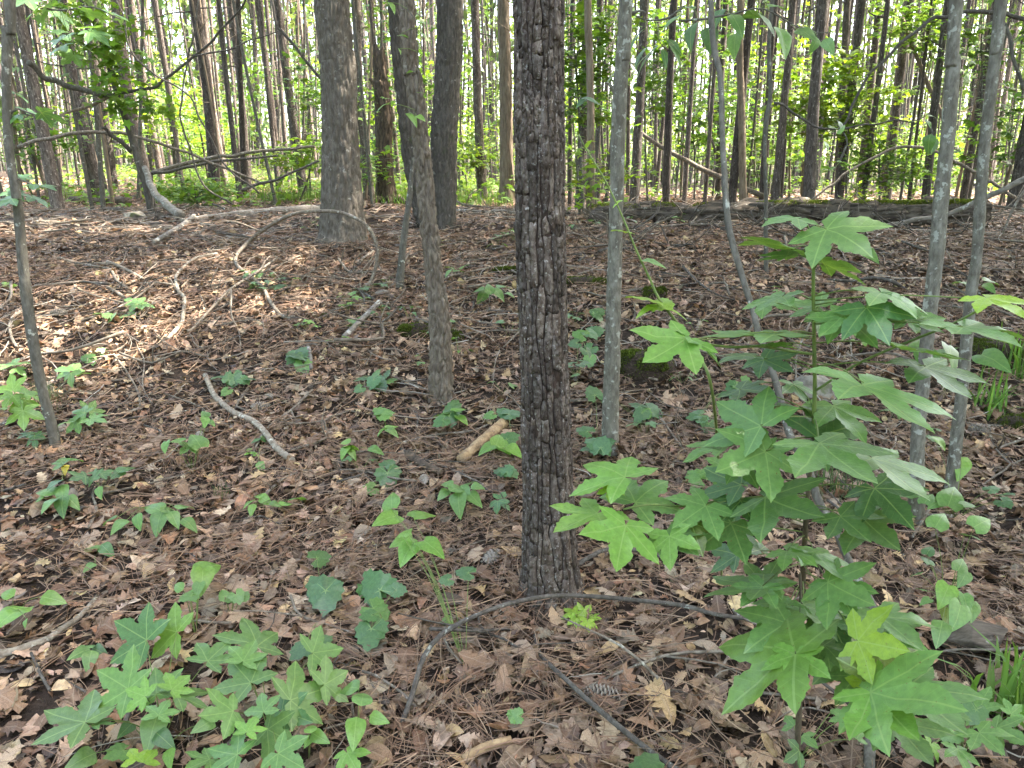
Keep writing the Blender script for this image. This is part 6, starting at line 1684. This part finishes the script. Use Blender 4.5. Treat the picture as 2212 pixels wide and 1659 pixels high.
view_plant('oval_leaf_seedling', cr(1, 0, 1020, 1659), [b1(990, 1620, 150, 150, 'mid', 'ovate'), b1(1090, 1640, 100, 20, 'mid', 'ovate'), b1(1200, 1610, 120, 30, 'mid', 'ovate'), d1(770, 70, 110, 200, 'mid', 'ovate'), d1(890, 60, 100, 270, 'mid', 'ovate'), d1(1020, 50, 130, 240, 'mid', 'ovate'), d1(1130, 40, 100, 300, 'mid', 'ovate'), d1(1230, 70, 110, 330, 'mid', 'ovate'), d1(700, 40, 100, 180, 'mid', 'ovate')], 'long trailing oval leaved shoot in the middle of the left litter', h=.12)
view_plant('heart_leaf_vine', cr(1, 0, 1250, 1400), [b1(1270, 1180, 130, 120, 'mid', 'heart'), b1(1130, 1190, 100, 170, 'mid', 'heart'), b1(1065, 1235, 70, 250, 'mid', 'heart'), b1(1210, 1240, 100, 220, 'mid', 'maple'), b1(1330, 1075, 60, 270, 'mid', 'heart'), b1(1375, 1080, 50, 330, 'mid', 'heart'), b1(1325, 1015, 60, 120, 'mid', 'heart')], 'heart leaved shoot beside the thick pale curved branch', h=.2)
view_plant('fern_sprig', cr(1, 0, 1640, 1300), [b1(1610, 1250, 40, 120, 'bright', 'ovate'), b1(1640, 1270, 40, 40, 'bright', 'ovate'), b1(1600, 1280, 40, 190, 'bright', 'ovate'), b1(1660, 1285, 40, 0, 'bright', 'ovate')], 'tiny bright compound sprig in front of the thick pale branch', h=.06)
view_plant('oval_leaf_seedling', cr(1, 0, 1700, 1240), [b1(1660, 1190, 70, 190, 'deep', 'ovate'), b1(1720, 1180, 60, 20, 'deep', 'ovate'), b1(1690, 1360, 60, 300, 'mid', 'ovate')], 'small dark seedling touching the thick pale branch', h=.07)
view_plant('oval_leaf_seedling', cr(1, 0, 1720, 1640), [b1(1610, 1590, 80, 190, 'bright', 'ovate'), b1(1680, 1545, 80, 150, 'bright', 'ovate'), b1(1720, 1580, 80, 330, 'bright', 'ovate'), b1(1630, 1640, 70, 250, 'bright', 'ovate'), b1(1860, 1590, 90, 40, 'bright', 'ovate'), b1(1940, 1560, 120, 20, 'mid', 'ovate'), b1(1780, 1600, 70, 0, 'mid', 'ovate')], 'light oval leaved seedling near the lower end of the thick pale branch', h=.1)
view_plant('round_leaf_vine', cr(1, 0, 1480, 850), [b1(1390, 785, 90, 190, 'blue', 'vine'), b1(1500, 775, 70, 60, 'blue', 'vine'), b1(1510, 820, 90, 270, 'blue', 'vine'), b1(1600, 815, 70, 330, 'blue', 'vine'), b1(1640, 795, 70, 0, 'blue', 'vine'), b1(1450, 890, 60, 220, 'mid', 'vine')], 'bluish round leaved vine at the upper end of the thick pale branch', h=.08)
view_plant('round_leaf_vine', cr(1, 0, 1960, 720), [b1(1890, 630, 130, 160, 'blue', 'vine'), b1(1960, 605, 100, 60, 'blue', 'vine'), b1(1880, 675, 90, 230, 'deep', 'vine'), b1(1965, 750, 90, 270, 'mid', 'vine')], 'bluish vine beside the short stubby grey stick', h=.08)
view_plant('round_leaf_vine', cr(1, 0, 900, 330), [b1(850, 290, 90, 150, 'mid', 'maple'), b1(910, 295, 80, 60, 'mid', 'maple'), b1(950, 320, 80, 0, 'mid', 'maple'), b1(870, 325, 80, 220, 'mid', 'maple')], 'bright low seedling high on the left slope', h=.08)
view_plant('round_leaf_vine', cr(1, 0, 750, 390), [b1(680, 375, 70, 160, 'mid', 'vine'), b1(740, 370, 70, 60, 'mid', 'vine'), b1(830, 375, 80, 20, 'mid', 'vine'), b1(870, 370, 60, 0, 'mid', 'vine'), b1(620, 370, 60, 180, 'mid', 'vine')], 'row of small round leaves under the bright low seedling', h=.05)
view_plant('round_leaf_vine', cr(1, 0, 1640, 250), [b1(1540, 95, 60, 190, 'deep', 'vine'), b1(1600, 110, 60, 40, 'deep', 'vine'), b1(1680, 185, 60, 0, 'deep', 'vine'), b1(1590, 230, 80, 220, 'deep', 'vine'), b1(1830, 185, 80, 20, 'deep', 'vine'), b1(1690, 100, 60, 30, 'deep', 'vine')], 'dark leaves along the foot of the arching vine', h=.08)
view_plant('round_leaf_vine', cr(1, 0, 560, 670), [b1(540, 655, 70, 170, 'mid', 'vine'), b1(690, 610, 60, 20, 'mid', 'vine'), b1(600, 690, 60, 300, 'mid', 'vine')], 'three scattered round leaves beyond the dark thin sapling', h=.05)
view_plant('lime_sprout', cr(1, 0, 60, 220), [b1(40, 180, 60, 150, 'lime', 'maple'), b1(70, 205, 60, 300, 'lime', 'maple')], 'lime sprout behind the dark thin sapling', h=.06)
# middle
view_plant('round_leaf_vine', cr(1, 1, 200, 830), [b2(110, 795, 100, 190, 'blue', 'vine'), b2(195, 840, 80, 250, 'blue', 'vine'), b2(270, 850, 90, 320, 'blue', 'vine'), b2(340, 795, 90, 20, 'mid', 'vine'), b2(230, 745, 80, 60, 'mid', 'vine'), b2(300, 745, 70, 60, 'blue', 'vine'), b2(100, 870, 60, 210, 'blue', 'vine')], 'bluish round leaved vine left of the foot of the slim rough oak', h=.09)
view_plant('oval_leaf_seedling', cr(1, 1, 730, 1100), [b2(640, 1018, 110, 180, 'mid', 'heart'), b2(780, 985, 100, 20, 'bright', 'heart'), b2(720, 1025, 90, 320, 'mid', 'heart'), b2(790, 1055, 80, 330, 'bright', 'heart'), b2(620, 1085, 90, 210, 'deep', 'vine'), b2(715, 1080, 90, 290, 'deep', 'vine'), b2(740, 950, 90, 70, 'deep', 'vine')], 'green seedling right below the foot of the slim rough oak', h=.12)
view_plant('oval_leaf_seedling', cr(1, 1, 300, 1160), [b2(230, 995, 90, 150, 'mid', 'vine'), b2(310, 1010, 100, 20, 'mid', 'vine'), b2(260, 1125, 80, 200, 'bright', 'ovate'), b2(330, 1095, 90, 40, 'bright', 'ovate'), b2(330, 1130, 90, 340, 'mid', 'ovate')], 'light seedling left of the green one below the slim oak', h=.1)
view_plant('oval_leaf_seedling', cr(1, 1, 40, 1290), [b2(20, 1200, 80, 170, 'bright', 'ovate'), b2(60, 1225, 90, 20, 'bright', 'ovate'), b2(15, 1255, 90, 220, 'bright', 'ovate'), b2(70, 1265, 80, 330, 'bright', 'ovate'), b2(220, 1245, 90, 0, 'mid', 'ovate')], 'bright seedling above the long thin pale stick', h=.1)
view_plant('oval_leaf_seedling', cr(1, 1, 1000, 1290), [b2(940, 1240, 110, 200, 'bright', 'heart'), b2(1020, 1180, 100, 70, 'bright', 'heart'), b2(1120, 1160, 110, 30, 'deep', 'vine'), b2(1060, 1240, 90, 320, 'bright', 'heart'), b2(1120, 1245, 100, 340, 'bright', 'ovate')], 'bright seedling over the peeling log piece', h=.12)
view_plant('round_leaf_vine', cr(1, 1, 1080, 1050), [b2(940, 1040, 70, 200, 'mid', 'vine'), b2(1030, 1000, 90, 150, 'blue', 'vine'), b2(1140, 1015, 110, 10, 'blue', 'vine'), b2(1120, 1260, 60, 300, 'mid', 'vine')], 'bluish leaves beside the scaly pine above the peeling log', h=.1)
view_plant('oval_leaf_seedling', cr(1, 1, 760, 1620), [b2(680, 1470, 90, 160, 'mid', 'ovate'), b2(760, 1490, 130, 30, 'mid', 'ovate'), b2(830, 1460, 80, 60, 'mid', 'ovate'), b2(660, 1540, 90, 220, 'mid', 'ovate'), b2(750, 1590, 130, 260, 'mid', 'ovate'), b2(860, 1560, 110, 330, 'mid', 'ovate'), b2(880, 1490, 80, 0, 'mid', 'ovate'), b2(800, 1530, 100, 300, 'mid', 'ovate')], 'bushy oval leaved seedling under the dark forked branch', h=.14)
view_plant('round_leaf_vine', cr(1, 1, 1060, 1480), [b2(1010, 1390, 90, 170, 'blue', 'vine'), b2(1120, 1410, 100, 330, 'blue', 'vine'), b2(1090, 1370, 70, 60, 'blue', 'vine')], 'bluish vine leaves touching the scaly pine', h=.08)
view_plant('round_leaf_vine', cr(1, 1, 1020, 1659), [b2(1040, 1560, 90, 60, 'blue', 'maple'), b2(1010, 1610, 100, 260, 'blue', 'maple'), b2(1050, 1610, 80, 330, 'blue', 'maple')], 'small bluish lobed seedling left of the lower pine trunk', h=.08)
view_plant('round_leaf_vine', cr(1, 1, 310, 1400), [b2(265, 1355, 90, 170, 'deep', 'vine'), b2(365, 1390, 90, 0, 'blue', 'vine'), b2(310, 1470, 130, 280, 'deep', 'vine'), b2(160, 1520, 90, 200, 'mid', 'vine')], 'dark round leaves among the dark forked branch', h=.07)
view_plant('round_leaf_vine', cr(1, 1, 100, 450), [b2(70, 415, 80, 160, 'mid', 'ovate'), b2(150, 405, 70, 30, 'mid', 'ovate'), b2(90, 440, 70, 300, 'mid', 'ovate')], 'three leaves beside the lichen spotted branch piece', h=.05)
view_plant('round_leaf_vine', cr(1, 1, 970, 250), [b2(880, 215, 90, 180, 'mid', 'ovate'), b2(960, 205, 90, 100, 'mid', 'ovate'), b2(1020, 235, 100, 330, 'mid', 'ovate'), b2(920, 260, 80, 250, 'mid', 'ovate'), b2(1050, 190, 90, 20, 'mid', 'ovate'), b2(1090, 240, 60, 0, 'mid', 'ovate')], 'leafy seedling far up behind the scaly pine on its left', h=.14)
view_plant('round_leaf_vine', cr(1, 1, 730, 120), [b2(700, 70, 70, 150, 'mid', 'ovate'), b2(760, 90, 70, 20, 'mid', 'ovate'), b2(790, 60, 60, 60, 'mid', 'ovate'), b2(690, 105, 60, 220, 'mid', 'ovate')], 'thin seedling right of the slim rough oak high on the slope', h=.18)
view_plant('round_leaf_vine', cr(1, 1, 1540, 560), [b2(1520, 500, 90, 160, 'mid', 'vine'), b2(1640, 515, 90, 330, 'blue', 'vine'), b2(1680, 475, 90, 20, 'blue', 'vine'), b2(1590, 620, 80, 220, 'blue', 'vine'), b2(1610, 650, 80, 300, 'blue', 'vine'), b2(1490, 570, 70, 190, 'blue', 'vine'), b2(1610, 700, 70, 270, 'mid', 'vine'), b2(1500, 775, 50, 200, 'mid', 'vine')], 'vine leaves between the scaly pine and the pale grey tree', h=.1)
view_plant('round_leaf_vine', cr(1, 1, 1640, 400), [b2(1630, 355, 80, 150, 'deep', 'vine'), b2(1690, 350, 70, 20, 'deep', 'vine'), b2(1680, 410, 70, 300, 'mid', 'vine')], 'dark vine leaves upslope between the scaly pine and the grey tree', h=.08)
view_plant('round_leaf_vine', cr(1, 1, 1660, 1290), [b2(1620, 860, 100, 120, 'blue', 'vine'), b2(1550, 1120, 100, 160, 'deep', 'vine'), b2(1610, 1195, 110, 150, 'blue', 'vine'), b2(1690, 1190, 110, 80, 'blue', 'vine'), b2(1750, 1195, 90, 20, 'blue', 'vine'), b2(1640, 1250, 110, 210, 'blue', 'vine'), b2(1720, 1260, 110, 330, 'blue', 'vine'), b2(1570, 1250, 80, 190, 'blue', 'vine')], 'pale bluish clump of round leaves at the foot of the pale grey tree', h=.12)
view_plant('round_leaf_vine', cr(1, 1, 1960, 1100), [b2(1710, 940, 90, 180, 'deep', 'vine'), b2(1775, 945, 70, 20, 'deep', 'vine'), b2(1890, 955, 100, 160, 'blue', 'vine'), b2(2050, 1020, 130, 330, 'blue', 'vine'), b2(1920, 1050, 90, 230, 'blue', 'vine'), b2(1990, 1000, 60, 60, 'mid', 'vine')], 'bluish trailing vine leaves beyond the pale grey tree', h=.1)
view_plant('round_leaf_vine', cr(1, 2, 300, 900), [b3(340, 830, 120, 160, 'mid', 'vine'), b3(480, 855, 90, 0, 'blue', 'vine'), b3(420, 850, 90, 320, 'mid', 'vine'), b3(330, 900, 110, 250, 'deep', 'vine'), b3(60, 1040, 110, 190, 'blue', 'vine'), b3(150, 1050, 80, 10, 'blue', 'vine'), b3(160, 1130, 90, 260, 'deep', 'vine')], 'dark vine leaves behind the lobed sapling to its left', h=.1)
view_plant('round_leaf_vine', cr(1, 2, 80, 1420), [b3(60, 1410, 130, 150, 'mid', 'vine'), b3(150, 1390, 60, 30, 'bright', 'vine'), b3(40, 1450, 80, 220, 'mid', 'vine'), b3(190, 1310, 50, 0, 'bright', 'vine')], 'small crinkled leaves left of the lobed sapling', h=.08)
view_plant('oval_leaf_seedling', cr(0, 2, 560, 1659), [cr(0, 2, 1120, 1610) + (30, 20, 'mid', 'ovate'), cr(0, 2, 1210, 1630) + (40, 350, 'mid', 'ovate')], 'two oval leaves showing between the top leaves of the lobed sapling', h=.3)
view_plant('round_leaf_vine', cr(1, 2, 1820, 200), [b3(1800, 160, 90, 150, 'mid', 'ovate'), b3(1880, 190, 80, 20, 'mid', 'ovate'), b3(2010, 150, 120, 10, 'mid', 'ovate'), b3(1990, 200, 90, 330, 'mid', 'ovate')], 'seedling beside the outward bending grey tree up the slope', h=.12)
# greenbrier tangle at the right
view_plant('greenbrier', cr(2, 2, 1700, 700), [d3(1810, 335, 110, 60, 'mid', 'heart'), d3(1820, 435, 100, 250, 'mid', 'heart'), d3(1840, 585, 120, 290, 'mid', 'heart'), d3(1790, 680, 160, 260, 'mid', 'heart'), d3(1670, 780, 160, 260, 'mid', 'ovate'), d3(1670, 40, 140, 60, 'mid', 'heart'), d3(1950, 60, 150, 30, 'mid', 'heart'), d3(1570, 575, 70, 200, 'mid', 'heart'), d3(1540, 495, 60, 150, 'mid', 'heart'), d3(1880, 150, 110, 0, 'deep', 'heart'), d3(1700, 540, 140, 250, 'bright', 'heart'), d3(1720, 680, 110, 270, 'olive', 'heart'), d3(1880, 640, 120, 280, 'mid', 'heart'), d3(1500, 400, 80, 180, 'deep', 'heart'), d3(1580, 300, 90, 120, 'deep', 'heart'), d3(1600, 240, 80, 60, 'deep', 'heart')],
           'heart leaved greenbrier tangle hanging below the close grey pair', h=.34, cat='vine')
view_plant('greenbrier', cr(2, 2, 1760, 60), [b3(1430, 1540, 150, 160, 'mid', 'heart'), b3(1590, 1560, 100, 60, 'mid', 'heart'), b3(1750, 1540, 170, 70, 'mid', 'heart'), b3(1865, 1605, 100, 10, 'mid', 'heart'), b3(1670, 1195, 110, 330, 'bright', 'ovate'), b3(1810, 1370, 130, 270, 'bright', 'heart'), b3(1640, 1600, 100, 200, 'mid', 'heart'), b3(2030, 1500, 80, 20, 'blue', 'vine'), b3(2130, 1540, 80, 0, 'blue', 'vine'), b3(2110, 1610, 90, 330, 'blue', 'vine')],
           'heart leaved greenbrier round the foot of the close grey pair', h=.2, cat='vine')
view_plant('greenbrier', cr(1, 2, 1700, 900), [b3(1590, 690, 160, 280, 'mid', 'heart'), b3(1760, 650, 160, 300, 'mid', 'heart'), b3(2030, 670, 200, 340, 'mid', 'heart'), b3(1560, 560, 140, 60, 'mid', 'heart'), b3(1740, 590, 140, 30, 'mid', 'heart'), b3(1700, 450, 90, 180, 'mid', 'vine'), b3(1560, 490, 80, 0, 'mid', 'vine')], 'smooth heart leaves seen between the two grey trees of the pair', h=.3, cat='vine')
view_plant('maple_seedling', (2080, 1640), [d3(1880, 1230, 260, 130, 'mid'), d3(2090, 1430, 250, 340, 'mid'), d3(1970, 1470, 260, 320, 'mid'), d3(1800, 1580, 190, 300, 'mid'), d3(1760, 1330, 150, 300, 'mid'), d3(1690, 1440, 130, 200, 'mid', 'vine'), d3(2150, 1290, 120, 40, 'mid'), d3(1600, 1530, 120, 250, 'bright'), d3(1890, 1340, 120, 260, 'deep', 'vine')], 'star leaved seedling in the bottom right corner', h=.3)
view_plant('maple_seedling', (1725, 1640), [d3(700, 1360, 130, 130, 'mid', 'maple'), d3(800, 1470, 130, 330, 'mid', 'maple'), d3(730, 1570, 150, 220, 'deep', 'maple'), d3(1020, 1310, 140, 140, 'mid', 'maple'), d3(1140, 1450, 100, 60, 'mid', 'maple'), d3(1050, 1180, 120, 160, 'deep', 'maple')], 'lobed seedling round the bottom of the sapling stems', h=.16)

# ---- the long pale bramble shoot with its bright leaves, left of the lobed sapling
Bv = on_ground(1560, 1250)
br = empty('bramble_shoot', Bv, 'thin pale green climbing shoot with bright toothed leaves, before the pale grey tree', 'vine')
pts = [(1560, 1250), (1545, 900), (1500, 760), (1474, 713), (1424, 646), (1404, 603), (1380, 553), (1370, 530), (1344, 467), (1310, 395), (1280, 345), (1263, 317), (1250, 290)]
P_ = [Bv - [0, 0, .03]] + [at(px, py, 1.75) for px, py in pts[1:]]
add_mesh('stem', tube(P_, np.linspace(.004, .0013, len(P_)), 7, .02), M['stem_green'], br, Bv)
for j, t, L, kd, tn, sd_ in (((1410, 648), (1338, 628), .085, 'vine', 'lime', 1), ((1420, 656), (1462, 662), .06, 'vine', 'lime', -1), ((1415, 660), (1375, 672), .06, 'long', 'lime', -1), ((1430, 665), (1490, 675), .065, 'long', 'lime', -1), ((1352, 500), (1312, 492), .045, 'vine', 'lime', 1), ((1385, 562), (1440, 566), .06, 'ovate', 'mid', -1),
                             ((1345, 433), (1322, 437), .025, 'ovate', 'lime', -1), ((1290, 362), (1262, 355), .03, 'ovate', 'lime', 1), ((1265, 320), (1275, 300), .02, 'ovate', 'lime', 1)):
    leaf_by_view(br, Bv, j, t, 1.75, L, kd, tn, sd_)
# ---- leafy shoots hanging into the top of the picture
def hanging(name, pts, Y, leaves, label, mat='grey_dark', w0=5, w1=2, L=.14, kind='gum', cat='branch'):
    P_ = [at(px, py, Y) for px, py in pts]; B = P_[0].copy()
    e = empty(name, B, label, cat)
    add_mesh('twig', tube(P_, np.linspace(w0, w1, len(P_)) * .5 * Y / FPX, 6, .05, None, .008, len(label)), M[mat], e, B)
    st = []; C_, _ = catmull(np.array(P_), np.ones(len(P_)), .03)
    for lf in leaves:
        (jx, jy, tx, ty) = lf[:4]; tn = lf[4] if len(lf) > 4 else 'mid'
        J = leaf_by_view(e, B, (jx, jy), (tx, ty), Y + PG.uniform(-.15, .15), L * PG.uniform(.8, 1.1), kind, tn, -1 if ty > jy else 1)
        b_ = C_[int(np.argmin(np.linalg.norm(C_ - J, axis=1)))]
        st.append(tube([b_, (b_ + J) / 2 + [0, 0, .01], J], [.002, .0018, .0014], 4, .05))
    for s_ in st: add_mesh('leaf_stalk', s_, M['stem_green'], e, B)
hanging('hanging_leafy_twig', [(30, -20), (80, 10), (130, 20), (200, 15), (260, 40)], 5.0, [(80, 20, 50, 40, 'deep'), (110, 10, 80, 60, 'mid'), (120, 25, 150, 60, 'deep'), (130, 70, 100, 60, 'mid'), (140, 80, 108, 100, 'mid'), (135, 100, 100, 118, 'mid'), (160, 120, 130, 138, 'mid'), (180, 60, 220, 55, 'mid'), (190, 30, 240, 35, 'mid'), (170, 95, 205, 110, 'deep'), (195, 70, 235, 90, 'deep'), (245, 30, 280, 45, 'deep'), (60, 0, 20, 15, 'deep')], 'dark lobed leaves hanging in from the top left corner', L=.16)
hanging('leafy_side_twig', [(15, 250), (40, 235), (80, 250), (110, 250), (145, 252)], 4.0, [(30, 200, 62, 218, 'blue'), (15, 245, -20, 235, 'blue'), (60, 240, 100, 262, 'blue'), (90, 245, 145, 258, 'blue'), (40, 250, 20, 262, 'deep')], 'bluish leaves on a side twig of the dark thin sapling, upper', L=.12, cat='twig')
hanging('leafy_side_twig', [(25, 385), (50, 390), (75, 400), (100, 410)], 4.0, [(40, 380, 20, 372, 'blue'), (45, 385, 70, 372, 'blue'), (75, 400, 120, 402, 'blue'), (30, 415, 10, 440, 'blue'), (70, 425, 110, 445, 'blue'), (50, 420, 30, 402, 'blue'), (25, 430, -10, 445, 'deep')], 'bluish leaves on a side twig of the dark thin sapling, lower', L=.12, cat='twig')
hanging('hickory_twig', [(1480, 10), (1440, 40), (1395, 45), (1365, 30)], 4.2, [(1395, 60, 1350, 90, 'deep'), (1400, 100, 1362, 130, 'deep'), (1410, 110, 1340, 165, 'deep'), (1425, 95, 1360, 150, 'deep'), (1430, 105, 1445, 140, 'deep'), (1440, 85, 1475, 105, 'deep'), (1445, 95, 1480, 130, 'mid'), (1480, 30, 1430, 42, 'mid'), (1350, 150, 1300, 163, 'olive')], 'long dark leaves hanging beside the top of the pale grey tree', L=.17, kind='long')
hanging('oak_twig', [(1470, 45), (1530, 40), (1590, 30), (1650, 20), (1720, 60), (1790, 70)], 3.8, [(1560, 20, 1530, 50, 'deep'), (1580, 30, 1610, 70, 'mid'), (1600, 35, 1650, 25, 'mid'), (1625, 30, 1690, 40, 'mid'), (1500, 50, 1475, 95, 'deep'), (1530, 60, 1540, 100, 'deep'), (1590, 70, 1580, 120, 'mid'), (1680, 60, 1720, 95, 'mid'), (1720, 65, 1765, 70, 'mid'), (1765, 80, 1760, 110, 'mid'), (1780, 85, 1800, 105, 'mid'), (1660, 15, 1700, 5, 'mid'), (1500, 20, 1475, 5, 'deep')], 'oval green leaves on a twig crossing the top of the bent sapling', L=.15, kind='ovate')
hanging('oak_twig', [(1815, 350), (1830, 310), (1820, 285), (1810, 270)], 6.0, [(1800, 370, 1780, 352, 'bright'), (1805, 360, 1790, 365, 'bright'), (1815, 355, 1850, 372, 'bright'), (1810, 350, 1835, 345, 'bright'), (1780, 305, 1795, 320, 'bright'), (1790, 275, 1815, 275, 'bright'), (1810, 260, 1825, 275, 'blue'), (1815, 290, 1820, 265, 'bright')], 'bright sprig hanging in front of the thickest dark pine', L=.15, kind='ovate')
hanging('oak_twig', [(2000, 260), (2015, 285), (2010, 310)], 6.5, [(2010, 290, 2000, 330, 'deep'), (2015, 295, 2022, 325, 'deep'), (1950, 270, 1965, 280, 'mid'), (2005, 250, 2025, 250, 'bright'), (2000, 260, 2015, 270, 'mid')], 'dark drooping leaves just left of the close grey pair', L=.15, kind='ovate')
hanging('thin_twig', [(880, 20), (900, 60), (905, 140), (895, 250)], 4.4, [(840, 5, 858, 18, 'bright'), (905, 50, 925, 45, 'bright'), (905, 70, 922, 72, 'bright'), (860, 78, 880, 72, 'mid'), (900, 250, 918, 255, 'bright'), (880, 245, 905, 258, 'bright'), (925, 210, 935, 205, 'bright'), (840, 225, 812, 228, 'mid'), (895, 155, 880, 150, 'mid'), (860, 105, 870, 112, 'bright')], 'small leaves on a thin twig along the slim rough oak', L=.09, kind='ovate', w0=2, w1=1, cat='twig')
hanging('thin_twig', [(1240, 210), (1260, 212), (1285, 215)], 4.0, [(1255, 212, 1300, 216, 'blue'), (1265, 215, 1245, 220, 'blue')], 'two bluish leaves beside the scaly pine at eye height', L=.12, kind='ovate', w0=2, w1=1, cat='twig')
# low green growth scattered upslope: single small seedlings
hubs = [(PG.uniform(4.8, 11), PG.uniform(-.6, .62)) for _ in range(12)]
for q in range(60):
    hy, hx = hubs[int(PG.integers(0, 12))]; y = hy + PG.normal(0, .45); x = hx * hy + PG.normal(0, .5)
    B = np.array([x, y, h1(x, y)]); e = empty('ground_seedling', B, 'small green seedling dotted over the upper slope', 'seedling', 'seedlings on the upper slope')
    n = int(PG.integers(2, 6)); kd = ['vine', 'ovate', 'maple', 'gum'][int(PG.integers(0, 4))]; tn = ['mid', 'deep', 'bright', 'blue'][int(PG.integers(0, 4))]; st = []
    for k in range(n):
        a = k * 6.28 / n + PG.uniform(0, .6); J = B + np.array([math.cos(a) * .05, math.sin(a) * .05, PG.uniform(.04, .12)])
        put_leaf(e, B, J, (math.cos(a), math.sin(a), -.1), PG.uniform(.04, .075), kd, tn, PG.uniform(-.3, .3))
        st.append(tube([B, (B + J) / 2, J], [.002, .0016, .0012], 4, .05))
    add_mesh('stem', join(st), M['stem_green'], e, B)
# ---- grass clumps
def clump(px, py, n, hgt, wdt, rad, label, seed, tone=(.12, .23, .05), lean=.9):
    p = on_ground(px, py); gg = np.random.default_rng(seed)
    f = lambda q, m: p[:2] + q.normal(0, rad, (m, 2))
    V, F, C_ = grass(n, f, hgt, wdt, gg, tone, lean)
    tag(link('grass_clump', raw_mesh('grass_clump', V - p, F, M['grass'], None, C_, True), None, p), label, 'grass')
clump(2208, 1550, 60, .30, .016, .08, 'broad bladed grass clump at the right edge near the bottom', 5)
clump(*cr(1, 2, 2010, 1020), 40, .30, .014, .05, 'drooping grass clump beside the outward bending grey tree', 6)
clump(*cr(1, 2, 2150, 760), 60, .32, .014, .10, 'grass tuft on the mossy bank at the right edge', 7)
clump(*cr(1, 2, 1000, 1560), 60, .22, .005, .06, 'fine needle tuft behind the lobed sapling stem', 8, (.06, .11, .045), .8)
clump(*cr(1, 0, 300, 980), 120, .22, .004, .05, 'green pine needle tuft lying behind the dark thin sapling', 9, (.07, .10, .055), 1.2)
clump(*cr(1, 0, 1450, 1580), 30, .10, .004, .03, 'tiny fine green tuft in the left litter', 10, (.06, .1, .04), .6)
clump(*cr(0, 0, 420, 1290), 60, .45, .012, .18, 'tall thin grass beside the leaning left pine', 11, (.12, .2, .06), .6)
